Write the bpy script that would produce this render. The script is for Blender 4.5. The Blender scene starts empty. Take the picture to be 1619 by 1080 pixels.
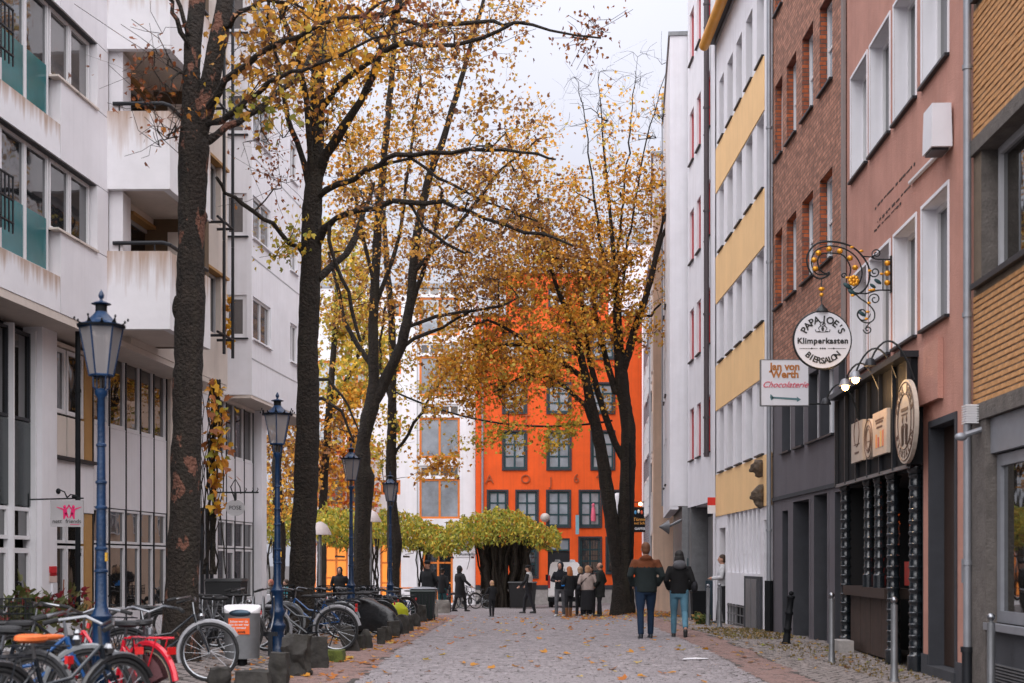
import bpy, math, random
import numpy as np
from mathutils import Vector, Matrix

# ---------------------------------------------------------------- camera, sky, sun, exposure
SC = bpy.context.scene
COL = SC.collection
CZ = 1.38                                    # eye height above the near paving
FP = 2249.0                                  # focal length in photograph pixels (50 mm on 36 mm)
cd = bpy.data.cameras.new('camera'); cam = bpy.data.objects.new('camera', cd); COL.objects.link(cam)
cam.location = (0, 0, CZ); cam.rotation_euler = (math.radians(90), 0, 0)
cd.lens = 50; cd.sensor_width = 36; cd.shift_y = 0.2156; cd.shift_x = 0.0
cd.clip_start = 0.1; cd.clip_end = 3000
cd.dof.use_dof = True; cd.dof.focus_distance = 34; cd.dof.aperture_fstop = 2.8
SC.camera = cam
W = bpy.data.worlds.new('World'); SC.world = W; W.use_nodes = True
wn = W.node_tree; wn.nodes.clear()
sky = wn.nodes.new('ShaderNodeTexSky'); sky.sky_type = 'NISHITA'; sky.sun_disc = False
SUN_EL, SUN_AZ = math.radians(58), math.radians(190)
sky.sun_elevation = SUN_EL; sky.sun_rotation = SUN_AZ; sky.air_density = 1.0; sky.dust_density = 4.0
mixs = wn.nodes.new('ShaderNodeMix'); mixs.data_type = 'RGBA'; mixs.inputs[0].default_value = 0.90
mixs.inputs[7].default_value = (7.1, 7.15, 8.1, 1)       # even overcast cloud over the blue
wtc = wn.nodes.new('ShaderNodeTexCoord'); wns = wn.nodes.new('ShaderNodeTexNoise'); wns.inputs['Scale'].default_value = 2.2
wns.inputs['Detail'].default_value = 5
wmr = wn.nodes.new('ShaderNodeMapRange'); wmr.inputs[1].default_value = .3; wmr.inputs[2].default_value = .7
wmr.inputs[3].default_value = .93; wmr.inputs[4].default_value = 1.07
wml = wn.nodes.new('ShaderNodeVectorMath'); wml.operation = 'SCALE'
bg = wn.nodes.new('ShaderNodeBackground'); bg.inputs[1].default_value = 0.048
wo = wn.nodes.new('ShaderNodeOutputWorld')
L = wn.links.new
sxw = wn.nodes.new('ShaderNodeSeparateXYZ'); L(wtc.outputs['Generated'], sxw.inputs[0])
cie = wn.nodes.new('ShaderNodeMapRange'); cie.inputs[1].default_value = 0; cie.inputs[2].default_value = 1      # overcast sky: three times brighter overhead than at the horizon
cie.inputs[3].default_value = .64; cie.inputs[4].default_value = 2.1; L(sxw.outputs[2], cie.inputs[0])
wm2 = wn.nodes.new('ShaderNodeMath'); wm2.operation = 'MULTIPLY'; L(cie.outputs[0], wm2.inputs[0])
L(wtc.outputs['Generated'], wns.inputs['Vector']); L(wns.outputs[0], wmr.inputs[0])
L(sky.outputs[0], mixs.inputs[6]); L(mixs.outputs[2], wml.inputs[0]); L(wmr.outputs[0], wm2.inputs[1]); L(wm2.outputs[0], wml.inputs['Scale'])
L(wml.outputs[0], bg.inputs[0]); L(bg.outputs[0], wo.inputs[0])
sd = bpy.data.lights.new('sun', 'SUN'); sd.energy = 1.5; sd.angle = math.radians(110); sd.color = (1, .965, .93)
so = bpy.data.objects.new('sun', sd); COL.objects.link(so)
dv = Vector((math.sin(SUN_AZ) * math.cos(SUN_EL), math.cos(SUN_AZ) * math.cos(SUN_EL), math.sin(SUN_EL)))
so.rotation_euler = dv.to_track_quat('Z', 'Y').to_euler(); so.location = (0, 0, 40)
SC.view_settings.view_transform = 'Standard'; SC.view_settings.look = 'None'
SC.view_settings.gamma = 1; SC.view_settings.use_curve_mapping = False
SC.view_settings.exposure = 1.38
random.seed(7); RNG = np.random.default_rng(7)
R = math.radians

# ---------------------------------------------------------------- photograph pixel -> place
def V(u, v, Y): return Vector(((u - 809.5) * Y / FP, Y, CZ + (889 - v) * Y / FP))
def gz(y, x=0.0):
    z = -.0165 * max(0, min(y, 90) - 22)
    if x > 3.3 and y > 20: z += .08 * min(1, (x - 3.3) / .8) * min(1, (y - 20) / 6)
    return z
def GY(v):
    Y = FP * 1.38 / (v - 889)
    return Y if Y < 22 else 2287 / (v - 926.1)
def G(u, v):
    Y = GY(v); x = (u - 809.5) * Y / FP
    return Vector((x, Y, gz(Y, x)))

# ---------------------------------------------------------------- materials
MATS = {}
def mat(name, col, rough=.75, metal=0, var=.12, vs=2.0, bump=.15, bs=60, streak=0, emit=None, es=1, coat=0, spec=.5, rusty=0, trans=0, dirt=None):
    if name in MATS: return MATS[name]
    m = bpy.data.materials.new(name); m.use_nodes = True; nt = m.node_tree; N = nt.nodes; K = nt.links.new
    b = N['Principled BSDF']
    b.inputs['Roughness'].default_value = rough; b.inputs['Metallic'].default_value = metal
    b.inputs['Specular IOR Level'].default_value = spec; b.inputs['Coat Weight'].default_value = coat
    c4 = (*col, 1)
    tc = N.new('ShaderNodeTexCoord'); oc = tc.outputs['Object']
    last = None
    if var:
        n = N.new('ShaderNodeTexNoise'); n.inputs['Scale'].default_value = vs; n.inputs['Detail'].default_value = 6; n.inputs['Roughness'].default_value = .65
        K(oc, n.inputs['Vector'])
        mr = N.new('ShaderNodeMapRange'); mr.inputs[1].default_value = .3; mr.inputs[2].default_value = .7
        mr.inputs[3].default_value = 1 - var; mr.inputs[4].default_value = 1 + var; K(n.outputs[0], mr.inputs[0])
        sc = N.new('ShaderNodeVectorMath'); sc.operation = 'SCALE'; sc.inputs[0].default_value = col
        K(mr.outputs[0], sc.inputs['Scale']); last = sc.outputs[0]
    if streak:
        mp = N.new('ShaderNodeMapping'); mp.inputs['Scale'].default_value = (5, 5, .22); K(oc, mp.inputs[0])
        n2 = N.new('ShaderNodeTexNoise'); n2.inputs['Scale'].default_value = 1.6; n2.inputs['Detail'].default_value = 7; K(mp.outputs[0], n2.inputs['Vector'])
        m2 = N.new('ShaderNodeMapRange'); m2.inputs[1].default_value = .48; m2.inputs[2].default_value = .8
        m2.inputs[3].default_value = 0; m2.inputs[4].default_value = streak; K(n2.outputs[0], m2.inputs[0])
        mx = N.new('ShaderNodeMix'); mx.data_type = 'RGBA'; K(m2.outputs[0], mx.inputs[0])
        if last: K(last, mx.inputs[6])
        else: mx.inputs[6].default_value = c4
        d = dirt or tuple(x * .45 for x in col); mx.inputs[7].default_value = (*d, 1); last = mx.outputs[2]
    if rusty:                                    # water stains running down from a ledge (top of each panel)
        sx = N.new('ShaderNodeSeparateXYZ'); K(tc.outputs['Generated'], sx.inputs[0])
        mp = N.new('ShaderNodeMapping'); mp.inputs['Scale'].default_value = (7, 7, .5); K(oc, mp.inputs[0])
        n3 = N.new('ShaderNodeTexNoise'); n3.inputs['Scale'].default_value = 1.3; n3.inputs['Detail'].default_value = 6; K(mp.outputs[0], n3.inputs['Vector'])
        ad = N.new('ShaderNodeMath'); ad.operation = 'MULTIPLY_ADD'; ad.inputs[1].default_value = .75; K(sx.outputs[2], ad.inputs[0]); K(n3.outputs[0], ad.inputs[2])
        m3 = N.new('ShaderNodeMapRange'); m3.inputs[1].default_value = .90; m3.inputs[2].default_value = 1.27; m3.inputs[3].default_value = 0; m3.inputs[4].default_value = rusty; K(ad.outputs[0], m3.inputs[0])
        mx = N.new('ShaderNodeMix'); mx.data_type = 'RGBA'; K(m3.outputs[0], mx.inputs[0])
        if last: K(last, mx.inputs[6])
        else: mx.inputs[6].default_value = c4
        mx.inputs[7].default_value = (.36, .2, .1, 1); last = mx.outputs[2]
    if last: K(last, b.inputs['Base Color'])
    else: b.inputs['Base Color'].default_value = c4
    if bump:
        n = N.new('ShaderNodeTexNoise'); n.inputs['Scale'].default_value = bs; n.inputs['Detail'].default_value = 4; K(oc, n.inputs['Vector'])
        bp = N.new('ShaderNodeBump'); bp.inputs['Strength'].default_value = bump; bp.inputs['Distance'].default_value = .02
        K(n.outputs[0], bp.inputs['Height']); K(bp.outputs[0], b.inputs['Normal'])
    if emit:
        b.inputs['Emission Color'].default_value = (*emit, 1); b.inputs['Emission Strength'].default_value = es
    if trans: b.inputs['Transmission Weight'].default_value = trans
    MATS[name] = m; return m

def glass_mat(name, col, rough=.04, wav=.03, spec=1.0):     # window glass over a dark room: glossy, faintly wavy
    m = mat(name, col, rough, var=.35, vs=1.1, bump=0, spec=spec)
    nt = m.node_tree; N = nt.nodes; K = nt.links.new; b = N['Principled BSDF']
    b.inputs['IOR'].default_value = 1.75
    tc = N.new('ShaderNodeTexCoord'); n = N.new('ShaderNodeTexNoise'); n.inputs['Scale'].default_value = 1.4
    K(tc.outputs['Object'], n.inputs['Vector']); bp = N.new('ShaderNodeBump'); bp.inputs['Strength'].default_value = wav * 4; bp.inputs['Distance'].default_value = .05
    K(n.outputs[0], bp.inputs['Height']); K(bp.outputs[0], b.inputs['Normal']); return m

def lamp_glass(name):
    m = bpy.data.materials.new(name); m.use_nodes = True; nt = m.node_tree; N = nt.nodes; K = nt.links.new
    N.remove(N['Principled BSDF']); o = N['Material Output']
    t = N.new('ShaderNodeBsdfTransparent'); t.inputs[0].default_value = (.86, .87, .89, 1)
    g = N.new('ShaderNodeBsdfGlossy'); g.inputs['Roughness'].default_value = .15
    f = N.new('ShaderNodeFresnel'); f.inputs[0].default_value = 1.6; mx = N.new('ShaderNodeMixShader')
    d = N.new('ShaderNodeBsdfDiffuse'); d.inputs[0].default_value = (.50, .47, .48, 1); m0 = N.new('ShaderNodeMixShader'); m0.inputs[0].default_value = .42
    K(t.outputs[0], m0.inputs[1]); K(d.outputs[0], m0.inputs[2]); K(f.outputs[0], mx.inputs[0]); K(m0.outputs[0], mx.inputs[1]); K(g.outputs[0], mx.inputs[2]); K(mx.outputs[0], o.inputs[0])
    MATS[name] = m; return m

def brick_mat(name, c1, c2, mortar, sx, sz, axis_rot, msize=.012, rough=.85, offset=.5):
    m = mat(name, c1, rough, var=0, bump=0); nt = m.node_tree; N = nt.nodes; K = nt.links.new; b = N['Principled BSDF']
    tc = N.new('ShaderNodeTexCoord'); sp = N.new('ShaderNodeSeparateXYZ'); mp = N.new('ShaderNodeCombineXYZ'); K(tc.outputs['Object'], sp.inputs[0]); K(sp.outputs['XYZ'.index(axis_rot[0])], mp.inputs[0]); K(sp.outputs['XYZ'.index(axis_rot[1])], mp.inputs[1])
    br = N.new('ShaderNodeTexBrick'); br.inputs['Scale'].default_value = 1; br.inputs['Brick Width'].default_value = sx; br.inputs['Row Height'].default_value = sz
    br.inputs['Mortar Size'].default_value = msize; br.inputs['Color1'].default_value = (*c1, 1); br.inputs['Color2'].default_value = (*c2, 1); br.inputs['Mortar'].default_value = (*mortar, 1)
    br.inputs['Bias'].default_value = -.1; br.offset = offset
    K(mp.outputs[0], br.inputs['Vector'])
    n = N.new('ShaderNodeTexNoise'); n.inputs['Scale'].default_value = 9; n.inputs['Detail'].default_value = 5; K(tc.outputs['Object'], n.inputs['Vector'])
    mr = N.new('ShaderNodeMapRange'); mr.inputs[1].default_value = .3; mr.inputs[2].default_value = .7; mr.inputs[3].default_value = .7; mr.inputs[4].default_value = 1.35; K(n.outputs[0], mr.inputs[0])
    sc = N.new('ShaderNodeVectorMath'); sc.operation = 'SCALE'; K(br.outputs[0], sc.inputs[0]); K(mr.outputs[0], sc.inputs['Scale']); K(sc.outputs[0], b.inputs['Base Color'])
    bp = N.new('ShaderNodeBump'); bp.inputs['Strength'].default_value = .6; bp.inputs['Distance'].default_value = .02; bp.invert = True
    K(br.outputs['Fac'], bp.inputs['Height']); K(bp.outputs[0], b.inputs['Normal']); return m

def leaf_mat(name='leaf', tr=.35):
    m = bpy.data.materials.new(name); m.use_nodes = True; nt = m.node_tree; N = nt.nodes; K = nt.links.new
    b = N['Principled BSDF']; b.inputs['Roughness'].default_value = .6; o = N['Material Output']
    a = N.new('ShaderNodeAttribute'); a.attribute_name = 'leafcol'; K(a.outputs['Color'], b.inputs['Base Color'])
    t = N.new('ShaderNodeBsdfTranslucent'); K(a.outputs['Color'], t.inputs[0])
    mx = N.new('ShaderNodeMixShader'); mx.inputs[0].default_value = tr
    K(b.outputs[0], mx.inputs[1]); K(t.outputs[0], mx.inputs[2]); K(mx.outputs[0], o.inputs[0]); MATS[name] = m; return m

# ---------------------------------------------------------------- mesh builder
class Frame:
    """a vertical facade line from p0 to p1; local x runs along it, local y points out of the wall, z is world z"""
    def __init__(s, p0, p1):
        s.p0 = Vector((p0[0], p0[1], 0)); d = Vector((p1[0] - p0[0], p1[1] - p0[1], 0)); s.len = d.length; s.d = d.normalized()
        s.n = Vector((-s.d.y, s.d.x, 0))
    def w(s, x, y, z): return s.p0 + s.d * x + s.n * y + Vector((0, 0, z))
    def su(s, u, off=0):                     # distance along the wall where photograph column u meets it
        k = (u - 809.5) / FP; p = s.p0 + s.n * off
        return (k * p.y - p.x) / (s.d.x - k * s.d.y)
    def Yu(s, u, off=0): t = s.su(u, off); return (s.p0 + s.n * off + s.d * t).y
    def z(s, u, v, off=0): return CZ + (889 - v) * s.Yu(u, off) / FP

class MB:
    sharp = True
    def __init__(s, fr=None): s.v = []; s.f = []; s.m = []; s.sm = []; s.fr = fr
    def _p(s, p): return s.fr.w(*p) if s.fr else Vector(p)
    def add(s, vs, fs, m=0, smooth=False):
        o = len(s.v); s.v.extend(s._p(p) for p in vs); s.f.extend([tuple(i + o for i in f) for f in fs])
        s.m.extend([m] * len(fs)); s.sm.extend([smooth] * len(fs)); return s
    def quad(s, a, b, c, d, m=0): return s.add([a, b, c, d], [(0, 1, 2, 3)], m)
    def box(s, x0, x1, y0, y1, z0, z1, m=0, rot=None, piv=None, tap=0):
        if x0 > x1: x0, x1 = x1, x0
        if y0 > y1: y0, y1 = y1, y0
        t = tap
        vs = [(x0, y0, z0), (x1, y0, z0), (x1, y1, z0), (x0, y1, z0), (x0 + t, y0 + t, z1), (x1 - t, y0 + t, z1), (x1 - t, y1 - t, z1), (x0 + t, y1 - t, z1)]
        if rot is not None:
            c = Vector(piv) if piv else Vector(((x0 + x1) / 2, (y0 + y1) / 2, (z0 + z1) / 2))
            vs = [tuple(rot @ (Vector(p) - c) + c) for p in vs]
        return s.add(vs, [(0, 3, 2, 1), (4, 5, 6, 7), (0, 1, 5, 4), (1, 2, 6, 5), (2, 3, 7, 6), (3, 0, 4, 7)], m)
    def tube(s, pts, r, n=8, m=0, cap=True, closed=False, flat=1.0):
        pts = [Vector(p) for p in pts]; k = len(pts)
        rs = r if isinstance(r, (list, tuple)) else [r] * k
        vs = []; fs = []; ref = None
        for i, p in enumerate(pts):
            if closed: t = pts[(i + 1) % k] - pts[i - 1]
            else: t = (pts[min(i + 1, k - 1)] - pts[max(i - 1, 0)])
            t = t.normalized() if t.length > 1e-9 else Vector((0, 0, 1))
            if ref is None: ref = Vector((0, 0, 1)) if abs(t.z) < .9 else Vector((1, 0, 0))
            a = (ref - t * ref.dot(t)); a = a.normalized() if a.length > 1e-6 else t.orthogonal().normalized(); b = t.cross(a); ref = a
            for j in range(n):
                q = 2 * math.pi * j / n; vs.append(tuple(p + (a * math.cos(q) * flat + b * math.sin(q)) * rs[i]))
        for i in range(k if closed else k - 1):
            for j in range(n):
                i2 = (i + 1) % k; fs.append((i * n + j, i * n + (j + 1) % n, i2 * n + (j + 1) % n, i2 * n + j))
        if cap and not closed: fs += [tuple(range(n))[::-1], tuple((k - 1) * n + j for j in range(n))]
        return s.add(vs, fs, m, True)
    def lathe(s, prof, c=(0, 0, 0), n=16, m=0, ph=0, smooth=True, sq=(1, 1)):
        vs = []; fs = []; k = len(prof)
        for (r, z) in prof:
            for j in range(n):
                q = 2 * math.pi * j / n + ph; vs.append((c[0] + r * math.cos(q) * sq[0], c[1] + r * math.sin(q) * sq[1], c[2] + z))
        for i in range(k - 1):
            for j in range(n): fs.append((i * n + j, i * n + (j + 1) % n, (i + 1) * n + (j + 1) % n, (i + 1) * n + j))
        fs += [tuple(range(n))[::-1], tuple((k - 1) * n + j for j in range(n))]
        return s.add(vs, fs, m, smooth)
    def ell(s, c, r, n=12, k=8, m=0, rot=None):
        vs = []; fs = []
        for i in range(1, k):
            a = math.pi * i / k
            for j in range(n):
                q = 2 * math.pi * j / n; p = Vector((r[0] * math.sin(a) * math.cos(q), r[1] * math.sin(a) * math.sin(q), r[2] * math.cos(a)))
                if rot is not None: p = rot @ p
                vs.append(tuple(p + Vector(c)))
        for e in (1, -1):
            p = Vector((0, 0, e * r[2])); p = rot @ p if rot is not None else p; vs.append(tuple(p + Vector(c)))
        T = len(vs) - 2; Bm = len(vs) - 1
        for i in range(k - 2):
            for j in range(n): fs.append((i * n + j, (i + 1) * n + j, (i + 1) * n + (j + 1) % n, i * n + (j + 1) % n))
        for j in range(n): fs += [(T, j, (j + 1) % n), (Bm, (k - 2) * n + (j + 1) % n, (k - 2) * n + j)]
        return s.add(vs, fs, m, True)
    def loft(s, rings, n=14, m=0):           # rings: (cx, cy, cz, rx, ry)
        vs = []; fs = []; k = len(rings)
        for (cx, cy, cz, rx, ry) in rings:
            for j in range(n):
                q = 2 * math.pi * j / n; vs.append((cx + rx * math.cos(q), cy + ry * math.sin(q), cz))
        for i in range(k - 1):
            for j in range(n): fs.append((i * n + j, i * n + (j + 1) % n, (i + 1) * n + (j + 1) % n, (i + 1) * n + j))
        fs += [tuple(range(n))[::-1], tuple((k - 1) * n + j for j in range(n))]
        return s.add(vs, fs, m, True)
    def wall(s, x0, x1, z0, z1, holes, d, m=0, mr=None, y=0):  # wall face with openings and their reveals
        mr = m if mr is None else mr
        hs = [(max(x0, a), min(x1, b), max(z0, c), min(z1, e)) for a, b, c, e in holes]
        hs = [h for h in hs if h[1] > h[0] and h[3] > h[2]]
        xs = sorted({x0, x1, *[h[0] for h in hs], *[h[1] for h in hs]}); zs = sorted({z0, z1, *[h[2] for h in hs], *[h[3] for h in hs]})
        for i in range(len(xs) - 1):
            for j in range(len(zs) - 1):
                cx = (xs[i] + xs[i + 1]) / 2; cz = (zs[j] + zs[j + 1]) / 2
                if any(h[0] < cx < h[1] and h[2] < cz < h[3] for h in hs): continue
                s.quad((xs[i], y, zs[j]), (xs[i], y, zs[j + 1]), (xs[i + 1], y, zs[j + 1]), (xs[i + 1], y, zs[j]), m)
        for a, b, c, e in hs:
            s.quad((a, y, c), (a, y - d, c), (a, y - d, e), (a, y, e), mr); s.quad((b, y, c), (b, y, e), (b, y - d, e), (b, y - d, c), mr)
            s.quad((a, y, e), (a, y - d, e), (b, y - d, e), (b, y, e), mr); s.quad((a, y, c), (b, y, c), (b, y - d, c), (a, y - d, c), mr)
        return s
    def build(s, name, mats, parent=None, kind=None, label=None):
        off = Vector((0, 0, 0))
        if s.fr and parent is not None:
            q = parent
            while q is not None: off += q.location; q = q.parent
        me = bpy.data.meshes.new(name); me.from_pydata([tuple(Vector(p) - off) for p in s.v], [], s.f)
        mats = mats if isinstance(mats, (list, tuple)) else [mats]
        for x in mats: me.materials.append(x)
        me.polygons.foreach_set('material_index', s.m); me.polygons.foreach_set('use_smooth', s.sm); me.update()
        if s.sharp and any(s.sm): me.set_sharp_from_angle(angle=.75)
        o = bpy.data.objects.new(name, me); COL.objects.link(o)
        if parent is not None: o.parent = parent
        if kind: o['kind'] = kind
        if label: o['label'] = label
        return o

def thing(name, label, cat, loc=(0, 0, 0), rz=0, group=None):
    o = bpy.data.objects.new(name, None); COL.objects.link(o); o.location = loc; o.rotation_euler = (0, 0, rz)
    o.empty_display_size = .2; o['label'] = label; o['category'] = cat
    if group: o['group'] = group
    return o
def tag(o, label, cat, group=None, kind=None):
    if label: o['label'] = label
    if cat: o['category'] = cat
    if group: o['group'] = group
    if kind: o['kind'] = kind
    return o
def copy_tree(o, parent=None):
    c = o.copy(); COL.objects.link(c); c.parent = parent
    for ch in CH.get(o.name, []) or [x for x in o.children]: copy_tree(ch, c)
    return c
CH = {}
def dup(root, loc, rz, label, scale=None):
    c = copy_tree(root); c.location = loc; c.rotation_euler = (0, 0, rz); c['label'] = label
    if scale: c.scale = (scale,) * 3
    return c
def raw_mesh(name, verts, faces_flat, nper, mats, parent=None, cols=None, kind=None, smooth=False):
    me = bpy.data.meshes.new(name); nf = len(faces_flat) // nper
    me.vertices.add(len(verts)); me.vertices.foreach_set('co', np.asarray(verts, 'f').ravel())
    me.loops.add(len(faces_flat)); me.loops.foreach_set('vertex_index', np.asarray(faces_flat, 'i').ravel())
    me.polygons.add(nf); me.polygons.foreach_set('loop_start', np.arange(nf, dtype='i') * nper)
    me.polygons.foreach_set('loop_total', np.full(nf, nper, 'i'))
    if smooth: me.polygons.foreach_set('use_smooth', np.ones(nf, bool))
    me.update(calc_edges=True); me.materials.append(mats)
    if cols is not None:
        a = me.attributes.new('leafcol', 'FLOAT_COLOR', 'FACE'); a.data.foreach_set('color', np.asarray(cols, 'f').ravel())
    o = bpy.data.objects.new(name, me); COL.objects.link(o)
    if parent is not None: o.parent = parent
    if kind: o['kind'] = kind
    return o
def text_mesh(name, body, size, mtl, parent, M4, ext=.004, shear=0, bold=0, align='CENTER', spacing=1.0):
    cu = bpy.data.curves.new(name, 'FONT'); cu.body = body; cu.size = size; cu.extrude = ext; cu.shear = shear; cu.offset = bold
    cu.align_x = align; cu.align_y = 'CENTER'; cu.space_character = spacing; cu.resolution_u = 3
    t = bpy.data.objects.new(name, cu); COL.objects.link(t); bpy.context.view_layer.update()
    me = bpy.data.meshes.new_from_object(t.evaluated_get(bpy.context.evaluated_depsgraph_get())); bpy.data.objects.remove(t); bpy.data.curves.remove(cu)
    me.transform(M4); me.materials.clear(); me.materials.append(mtl)
    o = bpy.data.objects.new(name, me); COL.objects.link(o); o.parent = parent; return o
def face_to(x, y, z, rz=0, roll=0):          # text standing upright facing -Y turned by rz
    return Matrix.Translation((x, y, z)) @ Matrix.Rotation(rz, 4, 'Z') @ Matrix.Rotation(R(90), 4, 'X') @ Matrix.Rotation(roll, 4, 'Z')

# ---------------------------------------------------------------- shared materials
M_white = mat('white_render', (.80, .79, .83), .85, var=.06, vs=1.2, bump=.1, streak=.22, dirt=(.47, .44, .42))
M_panel = mat('concrete_panel', (.80, .785, .81), .85, var=.06, vs=1.5, bump=.08, rusty=.75)
M_panel2 = mat('pale_panel', (.76, .74, .77), .7, var=.05, vs=1.5, bump=.04, streak=.12)
M_cream = mat('cream_panel', (.66, .58, .52), .8, var=.06, vs=2, streak=.15)
M_orange = mat('orange_render', (.84, .105, .010), .8, var=.13, vs=.7, bump=.2, streak=.4, dirt=(.52, .07, .02))
M_pink = mat('terracotta_render', (.49, .245, .19), .85, var=.13, vs=1.6, bump=.45, bs=45, streak=.3, dirt=(.36, .13, .09))
M_pinkd = mat('terracotta_bare', (.42, .15, .11), .9, var=.2, vs=8, bump=.6, bs=30)
M_yellow = mat('yellow_render', (.92, .60, .29), .8, var=.05, vs=1, bump=.08, streak=.12)
M_grey = mat('dark_grey_render', (.115, .105, .12), .85, var=.1, vs=1.5, bump=.2, streak=.25)
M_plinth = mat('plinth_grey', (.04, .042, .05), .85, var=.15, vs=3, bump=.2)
M_stone = mat('stone', (.12, .105, .095), .9, var=.3, vs=6, bump=.6, bs=35)
M_pale_stone = mat('pale_stone', (.32, .3, .29), .9, var=.2, vs=6, bump=.5, bs=35)
M_black = mat('black_paint', (.006, .007, .009), .65, var=.2, vs=5, bump=.05, spec=.2)
M_dark = mat('dark_room', (.005, .005, .006), .9, var=.2, vs=1, bump=0)  # near-black colour stands in for the shade of interiors and recesses
M_dmetal = mat('dark_metal', (.016, .018, .023), .45, metal=.3, var=.2, vs=5, bump=.05)
M_gmetal = mat('grey_metal', (.2, .205, .215), .45, metal=.6, var=.15, vs=6, bump=.05)
M_zinc = mat('zinc', (.3, .31, .34), .5, metal=.5, var=.12, vs=3, bump=.05)
M_wframe = mat('white_frame', (.72, .71, .73), .5, var=.04, vs=3, bump=0)
M_gframe = mat('grey_frame', (.42, .42, .44), .5, var=.06, vs=3, bump=0)
M_teal = mat('teal_frame', (.008, .045, .055), .5, var=.15, vs=3, bump=.05)
M_tealp = mat('teal_panel', (.01, .14, .155), .12, var=.25, vs=1.2, bump=0, spec=.8)
M_oframe = mat('orange_frame', (.72, .2, .03), .5, var=.1, vs=3, bump=.05)
M_red = mat('red_frame', (.50, .02, .03), .5, var=.1, vs=3, bump=.05)
M_blue = mat('lamp_blue', (.0015, .024, .075), .36, var=.35, vs=7, bump=.25, bs=30, streak=.3, dirt=(.012, .02, .035), coat=.1)
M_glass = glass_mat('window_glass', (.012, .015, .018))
M_glass_l = glass_mat('window_glass_curtain', (.26, .29, .33), .08)
M_glass_b = glass_mat('window_glass_blind', (.10, .095, .095), .06)
M_glass_s = glass_mat('shop_glass', (.012, .011, .010), .02, .015)
M_bark = mat('bark', (.019, .0135, .010), .95, var=.5, vs=6, bump=1.0, bs=18, streak=.85, dirt=(.040, .034, .022))
M_bark_p = mat('bark_plane', (.023, .016, .012), .95, var=.5, vs=5, bump=1.0, bs=22, streak=.35, dirt=(.045, .04, .025))
nt = M_bark_p.node_tree; N = nt.nodes; b_ = N['Principled BSDF']; src = b_.inputs['Base Color'].links[0].from_socket      # bare patches where the bark has flaked off
tc_ = N.new('ShaderNodeTexCoord'); mp_ = N.new('ShaderNodeMapping'); mp_.inputs['Scale'].default_value = (1.6, 1.6, .8); nz = N.new('ShaderNodeTexNoise'); nz.inputs['Scale'].default_value = 2.6; nz.inputs['Detail'].default_value = 7; nz.inputs['Roughness'].default_value = .62
nt.links.new(tc_.outputs['Object'], mp_.inputs[0]); nt.links.new(mp_.outputs[0], nz.inputs['Vector']); cr = N.new('ShaderNodeMapRange'); cr.inputs[1].default_value = .585; cr.inputs[2].default_value = .61
nt.links.new(nz.outputs[0], cr.inputs[0]); mxb = N.new('ShaderNodeMix'); mxb.data_type = 'RGBA'; mxb.inputs[7].default_value = (.17, .075, .05, 1); nt.links.new(cr.outputs[0], mxb.inputs[0]); nt.links.new(src, mxb.inputs[6]); nt.links.new(mxb.outputs[2], b_.inputs['Base Color'])
for m_ in (M_bark, M_bark_p):
    for n_ in m_.node_tree.nodes:
        if n_.type == 'BUMP': n_.inputs['Distance'].default_value = .09
M_barkpatch = mat('bare_bark', (.30, .14, .09), .9, var=.25, vs=14, bump=.6, bs=40)
M_leaf = leaf_mat()
M_gold = mat('gilding', (.80, .36, .03), .35, metal=.5, var=.15, vs=12, bump=.1)
M_iron = mat('wrought_iron', (.015, .018, .02), .45, metal=.3, var=.2, vs=12, bump=.05)
M_sign = mat('sign_white', (.72, .72, .76), .4, var=.03, vs=3, bump=0)
M_skin = mat('skin', (.50, .27, .19), .55, var=.08, vs=8, bump=.05)
M_rubber = mat('rubber', (.015, .015, .016), .8, var=.2, vs=12, bump=.1)
M_chrome = mat('chrome', (.30, .31, .33), .3, metal=1, var=.1, vs=10, bump=0)
M_lampg = lamp_glass('lantern_glass')
M_bulb = mat('bulb_lit', (1, .7, .35), .5, var=0, bump=0, emit=(1, .50, .16), es=7)
M_warm = mat('warm_lit_glass', (.2, .08, .02), .15, var=.3, vs=1.5, bump=0, emit=(1, .30, .05), es=.42)
LATE = []
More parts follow.
